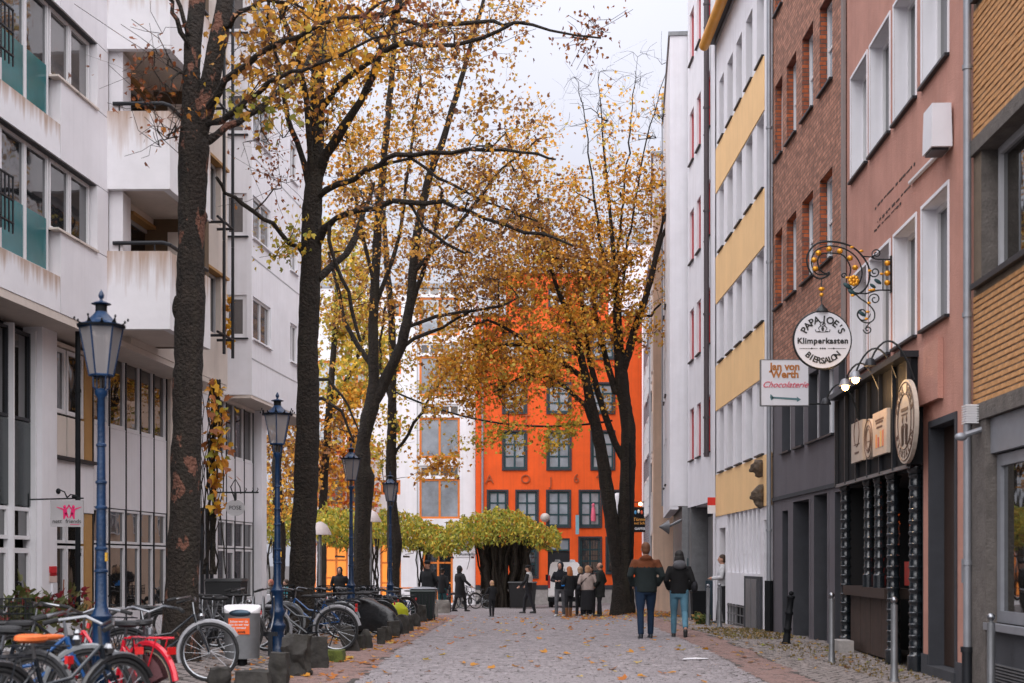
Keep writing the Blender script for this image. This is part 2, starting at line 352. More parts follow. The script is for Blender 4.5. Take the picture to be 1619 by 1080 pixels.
# ---------------------------------------------------------------- building helpers
def root_at(name, label, p, cat='building'): return thing(name, label, cat, (p[0], p[1], 0))
def win(root, fr, s0, s1, z0, z1, d=.2, fm=None, gm=None, nx=1, nz=1, fw=.055, y=0, sill=None, bars=None, name='window', surround=None, label=None, zr=None):
    fm = fm or M_wframe; gm = gm or M_glass; s0, s1 = min(s0, s1), max(s0, s1); yb = y - d
    b = MB(fr)
    b.box(s0, s0 + fw, yb, yb + .06, z0, z1); b.box(s1 - fw, s1, yb, yb + .06, z0, z1)
    b.box(s0 + fw, s1 - fw, yb, yb + .06, z1 - fw, z1); b.box(s0 + fw, s1 - fw, yb, yb + .06, z0, z0 + fw)
    for i in range(1, nx):
        x = s0 + (s1 - s0) * i / nx; b.box(x - fw / 2, x + fw / 2, yb, yb + .052, z0 + fw, z1 - fw)
    zl = zr or [z0 + (z1 - z0) * j / nz for j in range(1, nz)]
    for z in zl: b.box(s0 + fw, s1 - fw, yb, yb + .047, z - fw / 2.4, z + fw / 2.4)
    w = b.build(name, fm, root, label=label)
    MB(fr).box(s0 + fw * .6, s1 - fw * .6, yb + .012, yb + .022, z0 + fw * .6, z1 - fw * .6).build('pane', gm, w)
    if sill: MB(fr).box(s0 - .04, s1 + .04, yb + .062, y + .06, z0 - .035, z0 - .002).build('sill', sill, w)
    if surround:
        q = MB(fr); t = .045
        q.box(s0 - t, s0 - .002, y + .002, y + .018, z0, z1 + t); q.box(s1 + .002, s1 + t, y + .002, y + .018, z0, z1 + t); q.box(s0 - .002, s1 + .002, y + .002, y + .018, z1 + .002, z1 + t)
        q.build('surround', surround, w)
    if bars:
        q = MB(fr); k = max(3, int((s1 - s0) / .13))
        for i in range(1, k): q.box(s0 + (s1 - s0) * i / k - .01, s0 + (s1 - s0) * i / k + .01, y - .04, y - .02, z0, z1)
        for z in (z0 + .1, (z0 + z1) / 2, z1 - .1): q.box(s0 - .03, s1 + .03, y - .02, y - .005, z - .012, z + .012)
        q.build('bars', bars, w)
    return w
def core(root, fr, s0, s1, z0, z1, d, depth, m, roofm=None):
    MB(fr).box(s0 + .004, s1 - .004, -depth, -d - .09, z0, z1 - .02).build('side_wall', m, root)
    MB(fr).box(s0, s1, -depth - .1, .05, z1, z1 + .25).build('roof', roofm or M_zinc, root)
def pipe(name, label, a, b, r, m, fr=None, sub=True, cat='drainpipe'):
    t = thing(name, label, cat, (a[0], a[1], min(a[2], b[2])))
    h = abs(b[2] - a[2]); q = MB(); q.tube([(0, 0, 0), (0, 0, h)], r, 10); q.build('pipe', m, t)
    z = 1.0
    while z < h:
        MB().tube([(0, 0, z), (0, 0, z + .05)], r * 1.25, 10).build('bracket', m, t); z += 2.7
    return t

# ================================================================ GROUND
M_joint = mat('joint_sand', (.06, .052, .048), .95, var=.25, vs=5, bump=.4, bs=60)
M_sett = mat('sett_stone', (.25, .225, .235), .7, var=.38, vs=4.5, bump=.35, bs=45)
M_pav = brick_mat('sett_far', (.25, .225, .235), (.19, .17, .175), (.09, .08, .08), .13, .11, 'XY', .012)
M_pavr = mat('red_brick_paver', (.225, .145, .13), .8, var=.28, vs=5, bump=.3, bs=50)
M_side = mat('side_sett', (.215, .185, .175), .8, var=.28, vs=5, bump=.35, bs=45)
def sheet(name, x0, x1, rows, m, dz=0, cols=None, kind='structure'):
    xs = cols or [x0, x1]; b = MB(); vs = []; fs = []
    for y in rows:
        for x in xs: vs.append((x, y, gz(y, x) + dz))
    n = len(xs)
    for i in range(len(rows) - 1):
        for j in range(n - 1): fs.append((i * n + j, i * n + j + 1, (i + 1) * n + j + 1, (i + 1) * n + j))
    b.add(vs, fs); o = b.build(name, m); o['kind'] = kind; return o
YR = [-40, 0, 10, 16, 20, 22, 23, 24, 25, 26, 30, 40, 50, 60, 75, 90, 200, 900]
ground = sheet('ground', 0, 0, YR, M_joint, -.02, cols=[-900, -60, -12, -4, 3.3, 3.7, 4.1, 6, 12, 60, 900])
road = sheet('road', -1.8, 3.1, [y for y in YR if y <= 90], M_joint, -.004, cols=[-2.9, 3.3])
plaza = sheet('square', 0, 0, [48.9, 52, 60, 75, 84], M_pav, .008, cols=[-14, 3.3, 3.7, 4.1, 7.5]); 

def setts(parent, inside, x0, x1, y0, y1, px, py, m, name, jit=.012, nparts=300, h=.03, rot=0.0):
    """individually laid stones: bevelled tops over the joint bed; the nearest ones are objects, the rest one mesh"""
    nx = int((x1 - x0) / px) + 1; ny = int((y1 - y0) / py) + 1
    J, I = np.meshgrid(np.arange(nx), np.arange(ny)); I = I.ravel(); J = J.ravel()
    y = y0 + I * py + RNG.normal(0, jit * .4, len(I)) + .015 * np.sin(J * .9 + I * .05)
    x = x0 + J * px + (I % 2) * px * .5 + RNG.normal(0, jit, len(I))
    k = inside(x, y); x = x[k]; y = y[k]; n = len(x)
    hx = px * (.42 + RNG.uniform(-.07, .04, n)); hy = py * (.41 + RNG.uniform(-.07, .04, n)); a = RNG.normal(0, .07, n) + rot
    zt = RNG.normal(.008, .003, n); g = np.array([gz(q, p) for p, q in zip(x, y)])
    tx = RNG.normal(0, .03, n); ty = RNG.normal(0, .03, n)
    ca, sa = np.cos(a), np.sin(a)
    vs = np.zeros((n, 8, 3))
    for c, (sx, sy) in enumerate([(-1, -1), (1, -1), (1, 1), (-1, 1)]):
        for lv, (sc, dz) in enumerate([(1, -h), (.80, 0)]):
            lx = sx * hx * sc; ly = sy * hy * sc; i = c + lv * 4
            vs[:, i, 0] = lx * ca - ly * sa; vs[:, i, 1] = lx * sa + ly * ca
            vs[:, i, 2] = dz + (tx * lx + ty * ly if lv else 0)
    F = np.array([(4, 5, 6, 7), (0, 1, 5, 4), (1, 2, 6, 5), (2, 3, 7, 6), (3, 0, 4, 7)])
    d = y + .25 * abs(x); order = np.argsort(d)
    near = order[y[order] > 16.3][:nparts]; ns = set(near.tolist()); rest = np.array([i for i in order if i not in ns])
    meshes = []
    for t in range(12):
        i = near[t]; me = bpy.data.meshes.new(name); me.from_pydata([tuple(p) for p in vs[i]], [], [tuple(f) for f in F]); me.materials.append(m); meshes.append(me)
    for q, i in enumerate(near):
        o = bpy.data.objects.new(name, meshes[q % 12]); COL.objects.link(o); o.parent = parent; o.location = (x[i], y[i], g[i] + zt[i])
    if len(rest):
        v2 = vs[rest] + np.stack([x[rest], y[rest], g[rest] + zt[rest]], 1)[:, None, :]
        f2 = (F[None] + (np.arange(len(rest)) * 8)[:, None, None]).ravel()
        raw_mesh(name + '_field', v2.reshape(-1, 3), f2, 4, m, parent, kind='stuff')
def xl(y): return -1.82 + 0 * y
def xr(y): return 2.45 + .030 * y
setts(road, lambda x, y: (x > xl(y) + .03) & (x < xr(y) - .03), -1.9, 4.0, 13, 49, .118, .108, M_sett, 'sett')
ls = sheet('brick_gutter', 0, 0, [12, 22, 24, 26, 36, 49], M_joint, -.001, cols=[-2.75, -1.83])
setts(ls, lambda x, y: (x > -2.7) & (x < -1.86), -2.7, -1.8, 13, 49, .21, .105, M_pavr, 'paving_brick', jit=.004, nparts=200, h=.02)
rs_ = sheet('brick_strip', 0, 0, [12, 20, 22, 23, 24, 25, 26, 36, 49], M_joint, .0, cols=[2.7, 3.3, 3.7, 3.9]); 
setts(rs_, lambda x, y: (x > xr(y)) & (x < xr(y) + .56), 2.7, 4.6, 13, 49, .21, .105, M_pavr, 'paving_brick', jit=.004, nparts=200, h=.02)
sw = sheet('pavement', 0, 0, [12, 20, 21, 22, 23, 24, 25, 26, 30, 40, 49], M_joint, .002, cols=[3.72, 3.9, 4.1, 4.5, 5.6])
setts(sw, lambda x, y: (x > xr(y) + .6) & (x < 4.46 + .0376 * y) & (x < 5.35), 2.9, 5.4, 13, 42, .125, .11, M_side, 'sett', nparts=200)
lw = sheet('pavement', 0, 0, [10, 22, 24, 30, 47], M_joint, .0, cols=[-8.3, -2.76]); 
setts(lw, lambda x, y: (x < -2.8) & (x > -9.6 + .0847 * y), -8.2, -2.8, 14, 46, .2, .2, M_side, 'paving_slab', jit=.005, nparts=150)

# ================================================================ RIGHT SIDE
def line(a, b, y0, y1): return Frame((a + b * y0, y0), (a + b * y1, y1))
# ---- near tan brick shop building
FB = line(4.45, .0376, 9.0, 15.5); rb = root_at('brick_shop_building', 'tan brick building with dark stone bands and a grey shop window, nearest on the right', FB.p0)
zb = lambda v, u=1546: FB.z(u, v)
z_lint, z_wt, z_ws, z_bb, z_sb = zb(219), zb(243), zb(449), zb(641), zb(667)
M_tanb = mat('tan_brick', (.56, .285, .115), .85, var=.3, vs=5, bump=.35, bs=45)
M_mort = mat('dark_mortar', (.16, .12, .085), .95, var=.2, vs=6, bump=.4)
E = FB.len; s_in = FB.su(1570)
holes = [(.3, E - .28, z_ws, z_wt), (.3, E - .28, z_ws + 3.1, z_wt + 3.1)]
b = MB(FB); b.wall(0, E, z_sb, 10.5, holes, .3, 0, 1); b.build('wall', [M_mort, M_stone], rb)
b = MB(FB); b.box(0, E + .01, .002, .05, z_sb, z_bb); b.box(0, E + .01, .002, .045, z_wt, z_lint); b.box(0, E + .01, .002, .045, z_wt + 3.1, z_lint + 3.1); b.build('stone_band', M_stone, rb)
core(rb, FB, 0, E, -.2, 10.5, .3, 8, M_mort)
for dz in (0, 3.1):
    for a_, b_ in ((.3, 1.9), (1.96, 3.5), (3.56, E - .34)):
        win(rb, FB, a_, b_, z_ws + dz + .03, z_wt + dz, .22, M_gframe, M_glass_s, 1, 1, .08)
    MB(FB).box(.2, E - .1, .004, .07, z_ws + dz - .06, z_ws + dz).build('sill', M_dmetal, rb)
# bricks laid one by one
def bricks(root, fr, s0, s1, z0, z1, holes, bl, bh, m, name, nparts, flip=False):
    P = []; row = 0; z = z0
    while z + bh <= z1 + .001:
        s = s0 + (bl * .5 if row % 2 else 0); 
        while s < s1 - .05:
            e = min(s + bl, s1)
            if not any(s < h[1] and e > h[0] and z < h[3] and z + bh > h[2] for h in holes): P.append((s, e, z))
            s += bl
        z += bh; row += 1
    P.sort(key=lambda p: -p[0]) if not flip else P.sort(key=lambda p: p[0])
    rot = math.atan2(fr.d.y, fr.d.x); protos = []
    for t in range(10):
        me = bpy.data.meshes.new(name); q = random.uniform(.006, .014); L_ = bl - .012; H = bh - .014; j = [random.uniform(-.003, .003) for _ in range(4)]
        vs = [(0, .001, 0), (L_, .001, 0), (L_, .001, H), (0, .001, H), (.004, q + j[0], .004), (L_ - .004, q + j[1], .004), (L_ - .004, q + j[2], H - .004), (.004, q + j[3], H - .004)]
        me.from_pydata(vs, [], [(7, 6, 5, 4), (0, 4, 5, 1), (1, 5, 6, 2), (2, 6, 7, 3), (3, 7, 4, 0)]); me.materials.append(m); protos.append(me)
    vis = [p for p in P if p[2] < 7.2]; vs_ = set(map(id, vis[:nparts])); rest = MB(fr)
    for p in P:
        if id(p) in vs_ and p[1] - p[0] > bl * .9:
            o = bpy.data.objects.new(name, random.choice(protos)); COL.objects.link(o); o.parent = root
            w = fr.w(p[0], 0, p[2]); o.location = w - root.location; o.rotation_euler = (0, 0, rot)
        else:
            q = random.uniform(.006, .014); rest.box(p[0], p[1] - .012, .001, q, p[2], p[2] + bh - .014)
    rest.build('brickwork', m, root, kind='stuff')
bricks(rb, FB, 0, E, z_bb + .01, 10.3, [(0, E, z_ws - .07, z_lint), (0, E, z_ws + 3.03, z_lint + 3.1)], .225, .066, M_tanb, 'brick', 300)
# ground floor of it
zt, zsill = FB.z(1563, 717), FB.z(1575, 985)
sp = FB.su(1563)
b = MB(FB); b.box(sp, E, -.3, .03, -.1, z_sb - .002); b.build('stone_pillar', M_stone, rb)
b = MB(FB); b.box(0, sp - .002, -.3, -.02, zt, z_sb - .002); b.build('fascia', M_zinc, rb)
b = MB(FB); b.box(0, sp - .002, -.3, .0, -.1, zsill - .08); b.build('plinth', M_plinth, rb)
win(rb, FB, .1, 2.6, zsill, zt - .02, .14, M_zinc, M_glass_s, 1, 1, .12, name='shop_window'); win(rb, FB, 2.62, sp - .03, zsill, zt - .02, .14, M_zinc, M_glass_s, 1, 1, .12, name='shop_window')
MB(FB).box(.05, sp - .01, -.02, .06, zsill - .078, zsill - .004).build('sill', M_zinc, rb)
q = MB(FB)
for i in range(11): q.box(sp - 1.5, sp - .12, .002, .03, .0 + i * .032, .014 + i * .032)
q.build('vent_grille', M_gmetal, rb)
q = MB(FB); q.tube([(E - .38, .02, z_sb - .1), (E - .38, .2, z_sb - .16)], .03, 8); q.ell((E - .38, .24, z_sb - .18), (.05, .07, .045)); q.build('security_camera', M_zinc, rb)
pipe('drainpipe', 'grey drainpipe between tan brick building and terracotta building', (*FB.w(E + .0, .07, 0)[:2], .35), (*FB.w(E, .07, 0)[:2], 11), .045, M_zinc)
c = FB.w(E + .0, .07, 0); t = MB(); t.tube([(c.x, c.y, .4), (c.x, c.y, .02)], .06, 10); t.tube([(c.x, c.y, .4), (c.x, c.y, .46)], .075, 10)
tag(t.build('pipe_boot', M_dmetal), 'dark metal boot at the foot of the nearest grey drainpipe', 'pipe fitting')
t = thing('vent_box', 'small pale louvred vent box beside the nearest drainpipe', 'vent', V(1534, 655, 15.2))
q = MB()
for i in range(8): q.box(-.07, .07, -.07, .07, i * .026 - .1, i * .026 - .088)
q.box(-.055, .055, -.055, .055, -.1, .1); q.build('louvres', M_wframe, t)

# ---- terracotta building with the bar
FPk = line(4.45, .0376, 15.5, 22.5); rp = root_at('terracotta_building', 'terracotta rendered building with deep white window surrounds above a black bar front', FPk.p0)
EP = FPk.len; cols = [(1346.4, 1371.4), (1376.4, 1407.5), (1414.4, 1449), (1458.9, 1500)]
zr = [(FPk.z(1458, 525), FPk.z(1458, 332.5)), (FPk.z(1458, 141), FPk.z(1458, -61.8))]
zr.append((zr[1][0] + 3.03, zr[1][1] + 3.03)); holes = []
for a, c in cols:
    for z0, z1 in zr: holes.append((FPk.su(c), FPk.su(a), z0, z1))
z_ft, z_fb = FPk.z(1458, 560), FPk.z(1458, 734)
s_b0, s_b1 = FPk.su(1460), FPk.su(1341)
door = (FPk.su(1514), FPk.su(1470), .12, FPk.z(1470, 667))
hb = [(s_b0, s_b1, -.1, z_fb)]; hd = [door]
b = MB(FPk); b.wall(0, EP, -.1, 12.6, holes + hb + hd, .24, 0, 1); b.build('wall', [M_pink, M_white], rp)
core(rp, FPk, 0, EP, z_fb + .02, 12.6, .24, 9, M_pink)
for a_, c_ in ((0, door[0] - .02), (door[1] + .02, s_b0 - .02), (s_b1 + .02, EP)): MB(FPk).box(a_ + .004, c_, -2, -.26, -.2, z_fb).build('side_wall', M_pink, rp)
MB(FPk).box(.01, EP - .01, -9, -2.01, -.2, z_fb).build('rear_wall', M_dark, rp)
for a, c in cols:
    for z0, z1 in zr: win(rp, FPk, FPk.su(c), FPk.su(a), z0 + .01, z1, .23, M_wframe, M_glass, 1, 1, .06, sill=M_dmetal, surround=M_white)
q = MB(FPk); za = FPk.z(1458, 644); q.box(s_b0 - .95, s_b0 - .01, .003, .07, za, z_ft + .05); q.build('render_panel', M_pink, rp)
q = MB(FPk); q.box(door[0], door[1], -1.35, -.34, .0, .12); q.build('step', M_plinth, rp); MB(FPk).box(door[0] - .01, door[1] + .01, -.235, .045, -.05, .124).build('door_step', M_plinth, rp)
q = MB(FPk); q.box(door[0] + .0, door[0] + .06, -.2, .02, .12, door[3]); q.box(door[1] - .06, door[1], -.2, .02, .12, door[3]); q.box(door[0] + .06, door[1] - .06, -.2, .02, door[3] - .08, door[3]); q.build('door_frame', M_plinth, rp)
M_brown = mat('brown_door', (.03, .015, .010), .6, var=.2, vs=3, bump=.1)
dd = MB(FPk).box(door[0] + .06, door[1] - .06, -.22, -.16, .13, door[3] - .08).build('door', M_brown, rp); MB(FPk).box(door[0] + .15, door[0] + .18, -.16, -.1, 1.0, 1.25).build('handle', M_chrome, dd)
q = MB(FPk); q.box(.02, door[0], .003, .03, -.05, .25); q.box(door[1], s_b0, .003, .03, -.05, .25); q.build('plinth', M_plinth, rp)
MB(FPk).box(.28, .36, .003, .035, 1.15, 1.42).build('door_bell_panel', M_zinc, rp)
for i, (ua, va, ub, vb) in enumerate([(1384, 331, 1447, 262), (1388, 352, 1440, 290), (1382, 368, 1425, 322)]):   # courses where the render has cracked
    sa, sb = FPk.su(ub), FPk.su(ua); z = FPk.z(ua, va); q = MB(FPk)
    x = sa
    while x < sb:
        w = random.uniform(.06, .2); q.box(x, min(x + w, sb), .001, .006, z + random.uniform(-.012, .012), z + random.uniform(.016, .03)); x += w + random.uniform(.02, .12)
    q.build('render_crack', M_brown, rp)
# bar front: black fascia, posts, counter
fb = .16; q = MB(FPk); q.box(s_b0, s_b1, .003, fb, z_fb, z_ft - .05); q.build('fascia', M_black, rp)
q = MB(FPk); q.box(s_b0 - .06, s_b1 + .06, .003, fb + .14, z_ft - .048, z_ft + .03); q.build('fascia_cap', M_dmetal, rp)
for i in range(7): MB(FPk).box(s_b0 + (s_b1 - s_b0) * i / 6 - .025, s_b0 + (s_b1 - s_b0) * i / 6 + .025, fb + .001, fb + .05, z_fb - .03, z_ft - .06).build('fascia_batten', M_dmetal, rp)
MB(FPk).box(s_b0, s_b1, fb + .002, fb + .04, z_fb - .05, z_fb - .032 + .03).build('fascia_ledge', M_gmetal, rp)
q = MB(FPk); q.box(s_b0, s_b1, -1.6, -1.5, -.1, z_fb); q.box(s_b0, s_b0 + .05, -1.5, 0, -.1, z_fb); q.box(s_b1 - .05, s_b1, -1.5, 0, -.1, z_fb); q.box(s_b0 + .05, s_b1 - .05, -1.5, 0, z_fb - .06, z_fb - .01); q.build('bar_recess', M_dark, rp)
M_post = mat('turned_black_wood', (.012, .016, .02), .18, var=.3, vs=8, bump=.05, spec=.8)
def post(root, fr, s, y, z0, z1, r):
    pr = []; z = z0; pr.append((r * 1.3, z0)); pr.append((r * 1.3, z0 + .2))
    z = z0 + .22
    while z < z1 - .1:
        pr += [(r, z), (r * .92, z + .03), (r, z + .06), (r * 1.12, z + .075), (r * 1.12, z + .09), (r, z + .10)]; z += .145
    pr.append((r * 1.3, z1 - .06)); pr.append((r * 1.3, z1))
    return MB(fr).lathe(pr, (s, y, 0), 12).build('turned_post', M_post, root)
for u, zz in ((1342.5, 0), (1377, 1.0), (1394, 1.0), (1416, 0), (1452, 0)):
    post(rp, FPk, FPk.su(u) + (.08 if u < 1345 else 0), .03, zz, z_fb - .02, .085 if zz == 0 else .07)
su1, su2 = FPk.su(1412), FPk.su(1345)
MB(FPk).box(su1, su2, -.25, .12, .88, 1.02).build('counter', M_brown, rp)
for i in range(4):
    a = su1 + (su2 - su1) * (i / 4); MB(FPk).box(a + .01, a + (su2 - su1) / 4 - .01, -.1, .0, .04, .875).build('counter_panel', mat('worn_wood', (.045, .025, .018), .7, var=.35, vs=5, bump=.25, streak=.4), rp)
MB(FPk).box(su2 - .9, su2 - .3, .13, .35, -.02, .2).build('stone_step', M_pale_stone, rp)
MB(FPk).box(FPk.su(1449, -.46), FPk.su(1430, -.46), -.5, -.46, FPk.z(1440, 930), FPk.z(1440, 888)).build('poster', mat('poster_red', (.55, .03, .015), .5, var=.1), rp)
q = MB(FPk); q.box(FPk.su(1450, -.27), FPk.su(1439, -.27), -.3, -.27, FPk.z(1443, 858), FPk.z(1443, 832)); q.build('poster', mat('poster_pale', (.45, .22, .18), .5), rp)
MB(FPk).box(FPk.su(1449, -.27), FPk.su(1438, -.27), -.3, -.27, FPk.z(1443, 830), FPk.z(1443, 819)).build('poster', mat('poster_orange_glow', (.8, .15, .02), .5, emit=(1, .15, .02), es=.6), rp)  # emission added so the orange poster glows by itself
# boards on the fascia
def board(name, label, u0, u1, v0, v1, round_=False, art='crest'):
    uc = (u0 + u1) / 2; s = FPk.su(uc, fb + .08); Y = FPk.Yu(uc, fb + .08); zc = (FPk.z(uc, v0, fb + .08) + FPk.z(uc, v1, fb + .08)) / 2; h = (v1 - v0) * Y / FP / 2
    p = FPk.w(s, fb + .08, zc); t = thing(name, label, 'sign', p, math.atan2(FPk.d.y, FPk.d.x))
    wd = h if round_ else abs(FPk.su(u0, fb + .08) - FPk.su(u1, fb + .08)) / 2
    cream = mat('board_cream', (.50, .42, .35), .5, var=.1, vs=6); ink = mat('board_ink', (.12, .07, .05), .6, var=0, bump=0)
    q = MB()
    if round_:
        n = 32; vs = [(wd * math.cos(2 * math.pi * i / n), yy, h * math.sin(2 * math.pi * i / n)) for yy in (-.03, .02) for i in range(n)]
        q.add(vs, [tuple(range(n)), tuple(range(n, 2 * n))[::-1]] + [(i, n + i, n + (i + 1) % n, (i + 1) % n) for i in range(n)])
    else: q.box(-wd, wd, -.03, .02, -h, h)
    q.build('board', cream, t)
    Mt = Matrix.Rotation(R(180), 4, 'Z') @ face_to(0, 0, 0)
    q = MB()
    if round_:
        for rr in (.93, .66): q.tube([(wd * rr * math.cos(2 * math.pi * i / 32), .024, h * rr * math.sin(2 * math.pi * i / 32)) for i in range(32)], .008, 4, closed=True)
        q.build('ring', ink, t)
    if art == 'big':
        q = MB()                                    # two printed drinking figures and a tile line
        q.box(-.17, .17, .021, .026, .13, .17); q.box(-.15, .15, .021, .026, .08, .10)
        for sx in (-1, 1):
            q.ell((sx * .1, .022, .03), (.035, .006, .045)); q.add([(sx * .17, .025, -.05), (sx * .03, .025, -.02), (sx * .04, .025, -.28), (sx * .15, .025, -.30)], [(0, 1, 2, 3), (3, 2, 1, 0)])
            q.box(min(sx * .02, sx * .09), max(sx * .02, sx * .09), .021, .026, -.08, -.055)
        q.build('printed_figures', ink, t)
        arc_text(t, 'PAPA JOES', h * .79, .15, ink, R(158), R(22), .026, Matrix.Rotation(R(180), 4, 'Z'), bold=.003)
        arc_text(t, 'BIERSALON', h * .79, .12, ink, R(205), R(335), .026, Matrix.Rotation(R(180), 4, 'Z'), bottom=True)
    elif art == 'list':
        q = MB()
        for i, z in enumerate((.62, .5, .28)): q.box(-wd * (.6 - .1 * i), wd * (.6 - .1 * i), .021, .025, h * z - .012, h * z + .012)
        q.build('printed_lines', ink, t)
        for i, cc in enumerate(((.6, .2, .1), (.7, .45, .15), (.5, .12, .08), (.7, .3, .1))): MB().box(wd * (-.6 + .32 * i), wd * (-.42 + .32 * i), .021, .026, -h * .65, h * random.uniform(-.2, .1)).build('printed_glass', mat('print%d' % i, cc, .5, var=0, bump=0), t)
    else:
        q = MB(); q.tube([(wd * .45 * math.cos(a / 12 * 2 * math.pi), .023, h * .45 + wd * .5 * math.sin(a / 12 * 2 * math.pi) - (0 if not round_ else h * .45)) for a in range(12)], .007, 4, closed=True)
        q.box(-wd * .5, wd * .5, .021, .025, -h * .15, -h * .11); q.box(-wd * .35, wd * .35, .021, .025, -h * .6, -h * .5); q.build('printed_crest', ink, t)
    return t
def arc_text(parent, txt, rad, size, m, a0, a1, y, pre=Matrix.Identity(4), bottom=False, bold=0):
    n = len(txt)
    for i, ch in enumerate(txt):
        if ch == ' ': continue
        a = a0 + (a1 - a0) * (i / (n - 1)); roll = a + R(90) if bottom else a - R(90)
        M4 = pre @ Matrix.Rotation(R(0), 4, 'Z') @ face_to(rad * math.cos(a), -y, rad * math.sin(a), 0, roll)
        text_mesh('letter', ch, size, m, parent, M4, ext=.003, bold=bold)
board('sign_board', 'small cream square board at the far end of the black bar fascia', 1348, 1366, 667, 730)
board('sign_board', 'narrow cream round board between the two square boards on the bar fascia', 1372, 1379, 662, 726, True)
board('sign_board', 'cream square board printed with glasses beside the large round bar sign', 1382, 1404, 650, 719, art='list')
board('round_sign', 'large round cream sign with two drinking figures on the black bar fascia', 1416, 1450, 600, 733, True, 'big')
# goose-neck lamps on the fascia cap
for i, (ub, vb, ux, lit, lab) in enumerate([(1445, 600, 1376, 0, 'nearest goose-neck lamp over the large round bar sign, unlit'), (1418, 597, 1352, 1, 'lit goose-neck lamp above the bar front, right one of the two glowing'), (1394, 630, 1336, 1, 'lit goose-neck lamp above the bar front, left one of the two glowing'), (1358, 660, 1306, 0, 'farthest goose-neck lamp at the far end of the bar fascia, unlit')]):
    s = FPk.su(ub, fb); p0 = FPk.w(s, fb, FPk.z(ub, vb, fb)); Y = FPk.Yu(ub, fb)
    vt = [572, 592, 604, 634][i]; p2 = V(ux, vt, Y + .15)
    t = thing('goose_neck_lamp', lab, 'wall lamp', p0, group='goose-neck lamps over the bar front')
    d = p2 - p0; pts = []
    for k in range(11):
        a = k / 10; pts.append((d.x * (1 - math.cos(a * math.pi / 2)) ** 1.0 if False else d.x * a, d.y * a, d.z * a + .36 * math.sin(a * math.pi) ** .8 if True else 0))
    MB().tube(pts, .014, 6).build('arm', M_iron, t)
    e = Vector(pts[-1]); q = MB(); q.lathe([(.015, .05), (.05, .03), (.075, -.03), (.08, -.05)], tuple(e), 12); q.build('shade', M_dmetal if not lit else M_zinc, t)
    if lit:
        MB().ell(tuple(e + Vector((0, -.02, -.07))), (.05, .05, .05)).build('bulb', M_bulb, t)
        ld = bpy.data.lights.new('lamp_light', 'POINT'); ld.energy = 5; ld.color = (1, .6, .28); ld.shadow_soft_size = .05
        lo = bpy.data.objects.new('lamp_light', ld); COL.objects.link(lo); lo.parent = t; lo.location = e + Vector((0, -.08, -.16))
# white box and conduit on the wall
Y = FPk.Yu(1509); p = FPk.w(FPk.su(1509), 0, 0); t = thing('wall_box', 'white box lamp fixed high on the terracotta wall', 'wall lamp', (p.x, p.y, V(1509, 196, Y).z), math.atan2(FPk.d.y, FPk.d.x))
MB().box(0, .42, .02, .26, -.25, .25, tap=.012).build('casing', M_sign, t); MB().box(.05, .37, .05, .24, -.28, -.251).build('bracket', M_dmetal, t)
q = MB(FPk); sa, sb = FPk.su(1493), FPk.su(1443); q.tube([(sa, .03, FPk.z(1493, 238)), (sb, .03, FPk.z(1443, 289))], .03, 6); tag(q.build('conduit', M_wframe), 'short white conduit running along the terracotta wall under the box lamp', 'conduit')

# ---- red brick and dark grey building
FR = line(5.40, -.0051, 22.5, 28.6); rr = root_at('red_brick_building', 'red brick building with tall white windows over a dark grey ground floor', FR.p0)
ER = FR.len; cols = [(1221.7 + 4, 1235 + 2), (1243.9, 1259), (1268.3, 1285.6), (1296, 1316)]
zA, zB = FR.z(1222, 262), FR.z(1222, 494); hz = 1.5
zg = FR.z(1240, 590); zl = FR.z(1250, 712); zlt = zl + 1.22; zli = FR.z(1232, 789)
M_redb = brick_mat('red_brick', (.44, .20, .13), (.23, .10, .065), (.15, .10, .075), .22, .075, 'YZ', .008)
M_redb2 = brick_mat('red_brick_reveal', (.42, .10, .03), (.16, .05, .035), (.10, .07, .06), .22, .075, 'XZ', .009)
holes = [(FR.su(c), FR.su(a), z, z + hz) for a, c in cols for z in (zA, zB, zA + 2.9)]
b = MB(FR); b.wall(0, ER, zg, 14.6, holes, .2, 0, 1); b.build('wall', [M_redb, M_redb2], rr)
core(rr, FR, 0, ER, -.5, 14.6, 1.2, 9, M_grey); core2 = MB(FR).box(.01, ER - .01, -1.25, -.32, zg, 14.5).build('side_wall', M_redb, rr)
for a, c in cols:
    for z in (zA, zB, zA + 2.9): win(rr, FR, FR.su(c), FR.su(a), z + .01, z + hz, .19, M_wframe, M_glass_l, 1, 2, .06, sill=M_dmetal)
lows = [(1236.5, 1250), (1257, 1271), (1278, 1294.3), (1296.7, 1318.8), (1326, 1336)]
hl = [(FR.su(c), FR.su(a), zl, zlt) for a, c in lows]
ho = [(FR.su(1246), FR.su(1237), -.6, zli - .25), (FR.su(1282), FR.su(1254), -.6, zli - .12), (FR.su(1311), FR.su(1287), -.6, zli - .08), (.02, FR.su(1320), -.6, zli - .1)]
b = MB(FR); b.wall(0, ER, -.6, zg - .002, hl + ho, .3, 0, 1); b.build('ground_floor_wall', [M_grey, M_plinth], rr)  # reveals coloured darker than the wall, painting in the shade of the openings
for a, c in lows: win(rr, FR, FR.su(c), FR.su(a), zl + .01, zlt, .22, M_wframe, M_glass_l, 1, 1, .06, sill=M_dmetal)
for a, c, _, z in ho: MB(FR).box(a + .004, c - .004, -.36, -.303, -.6, z).build('dark_doorway', M_black, rr)  # black panels stand in for the shade inside the doorways
MB(FR).box(0, ER, .003, .03, zli - .02, zli + .05).build('band', M_plinth, rr)
for a, c, _, z in ho[1:]: MB(FR).box(a, a + .06, -.28, .02, -.6, z).build('door_post', M_grey, rr)
q = MB(FR); q.box(-.0, .14, .003, .05, zg, 14.5); q.build('corner_strip', mat('strip_grey', (.25, .21, .2), .8, streak=.3), rr)
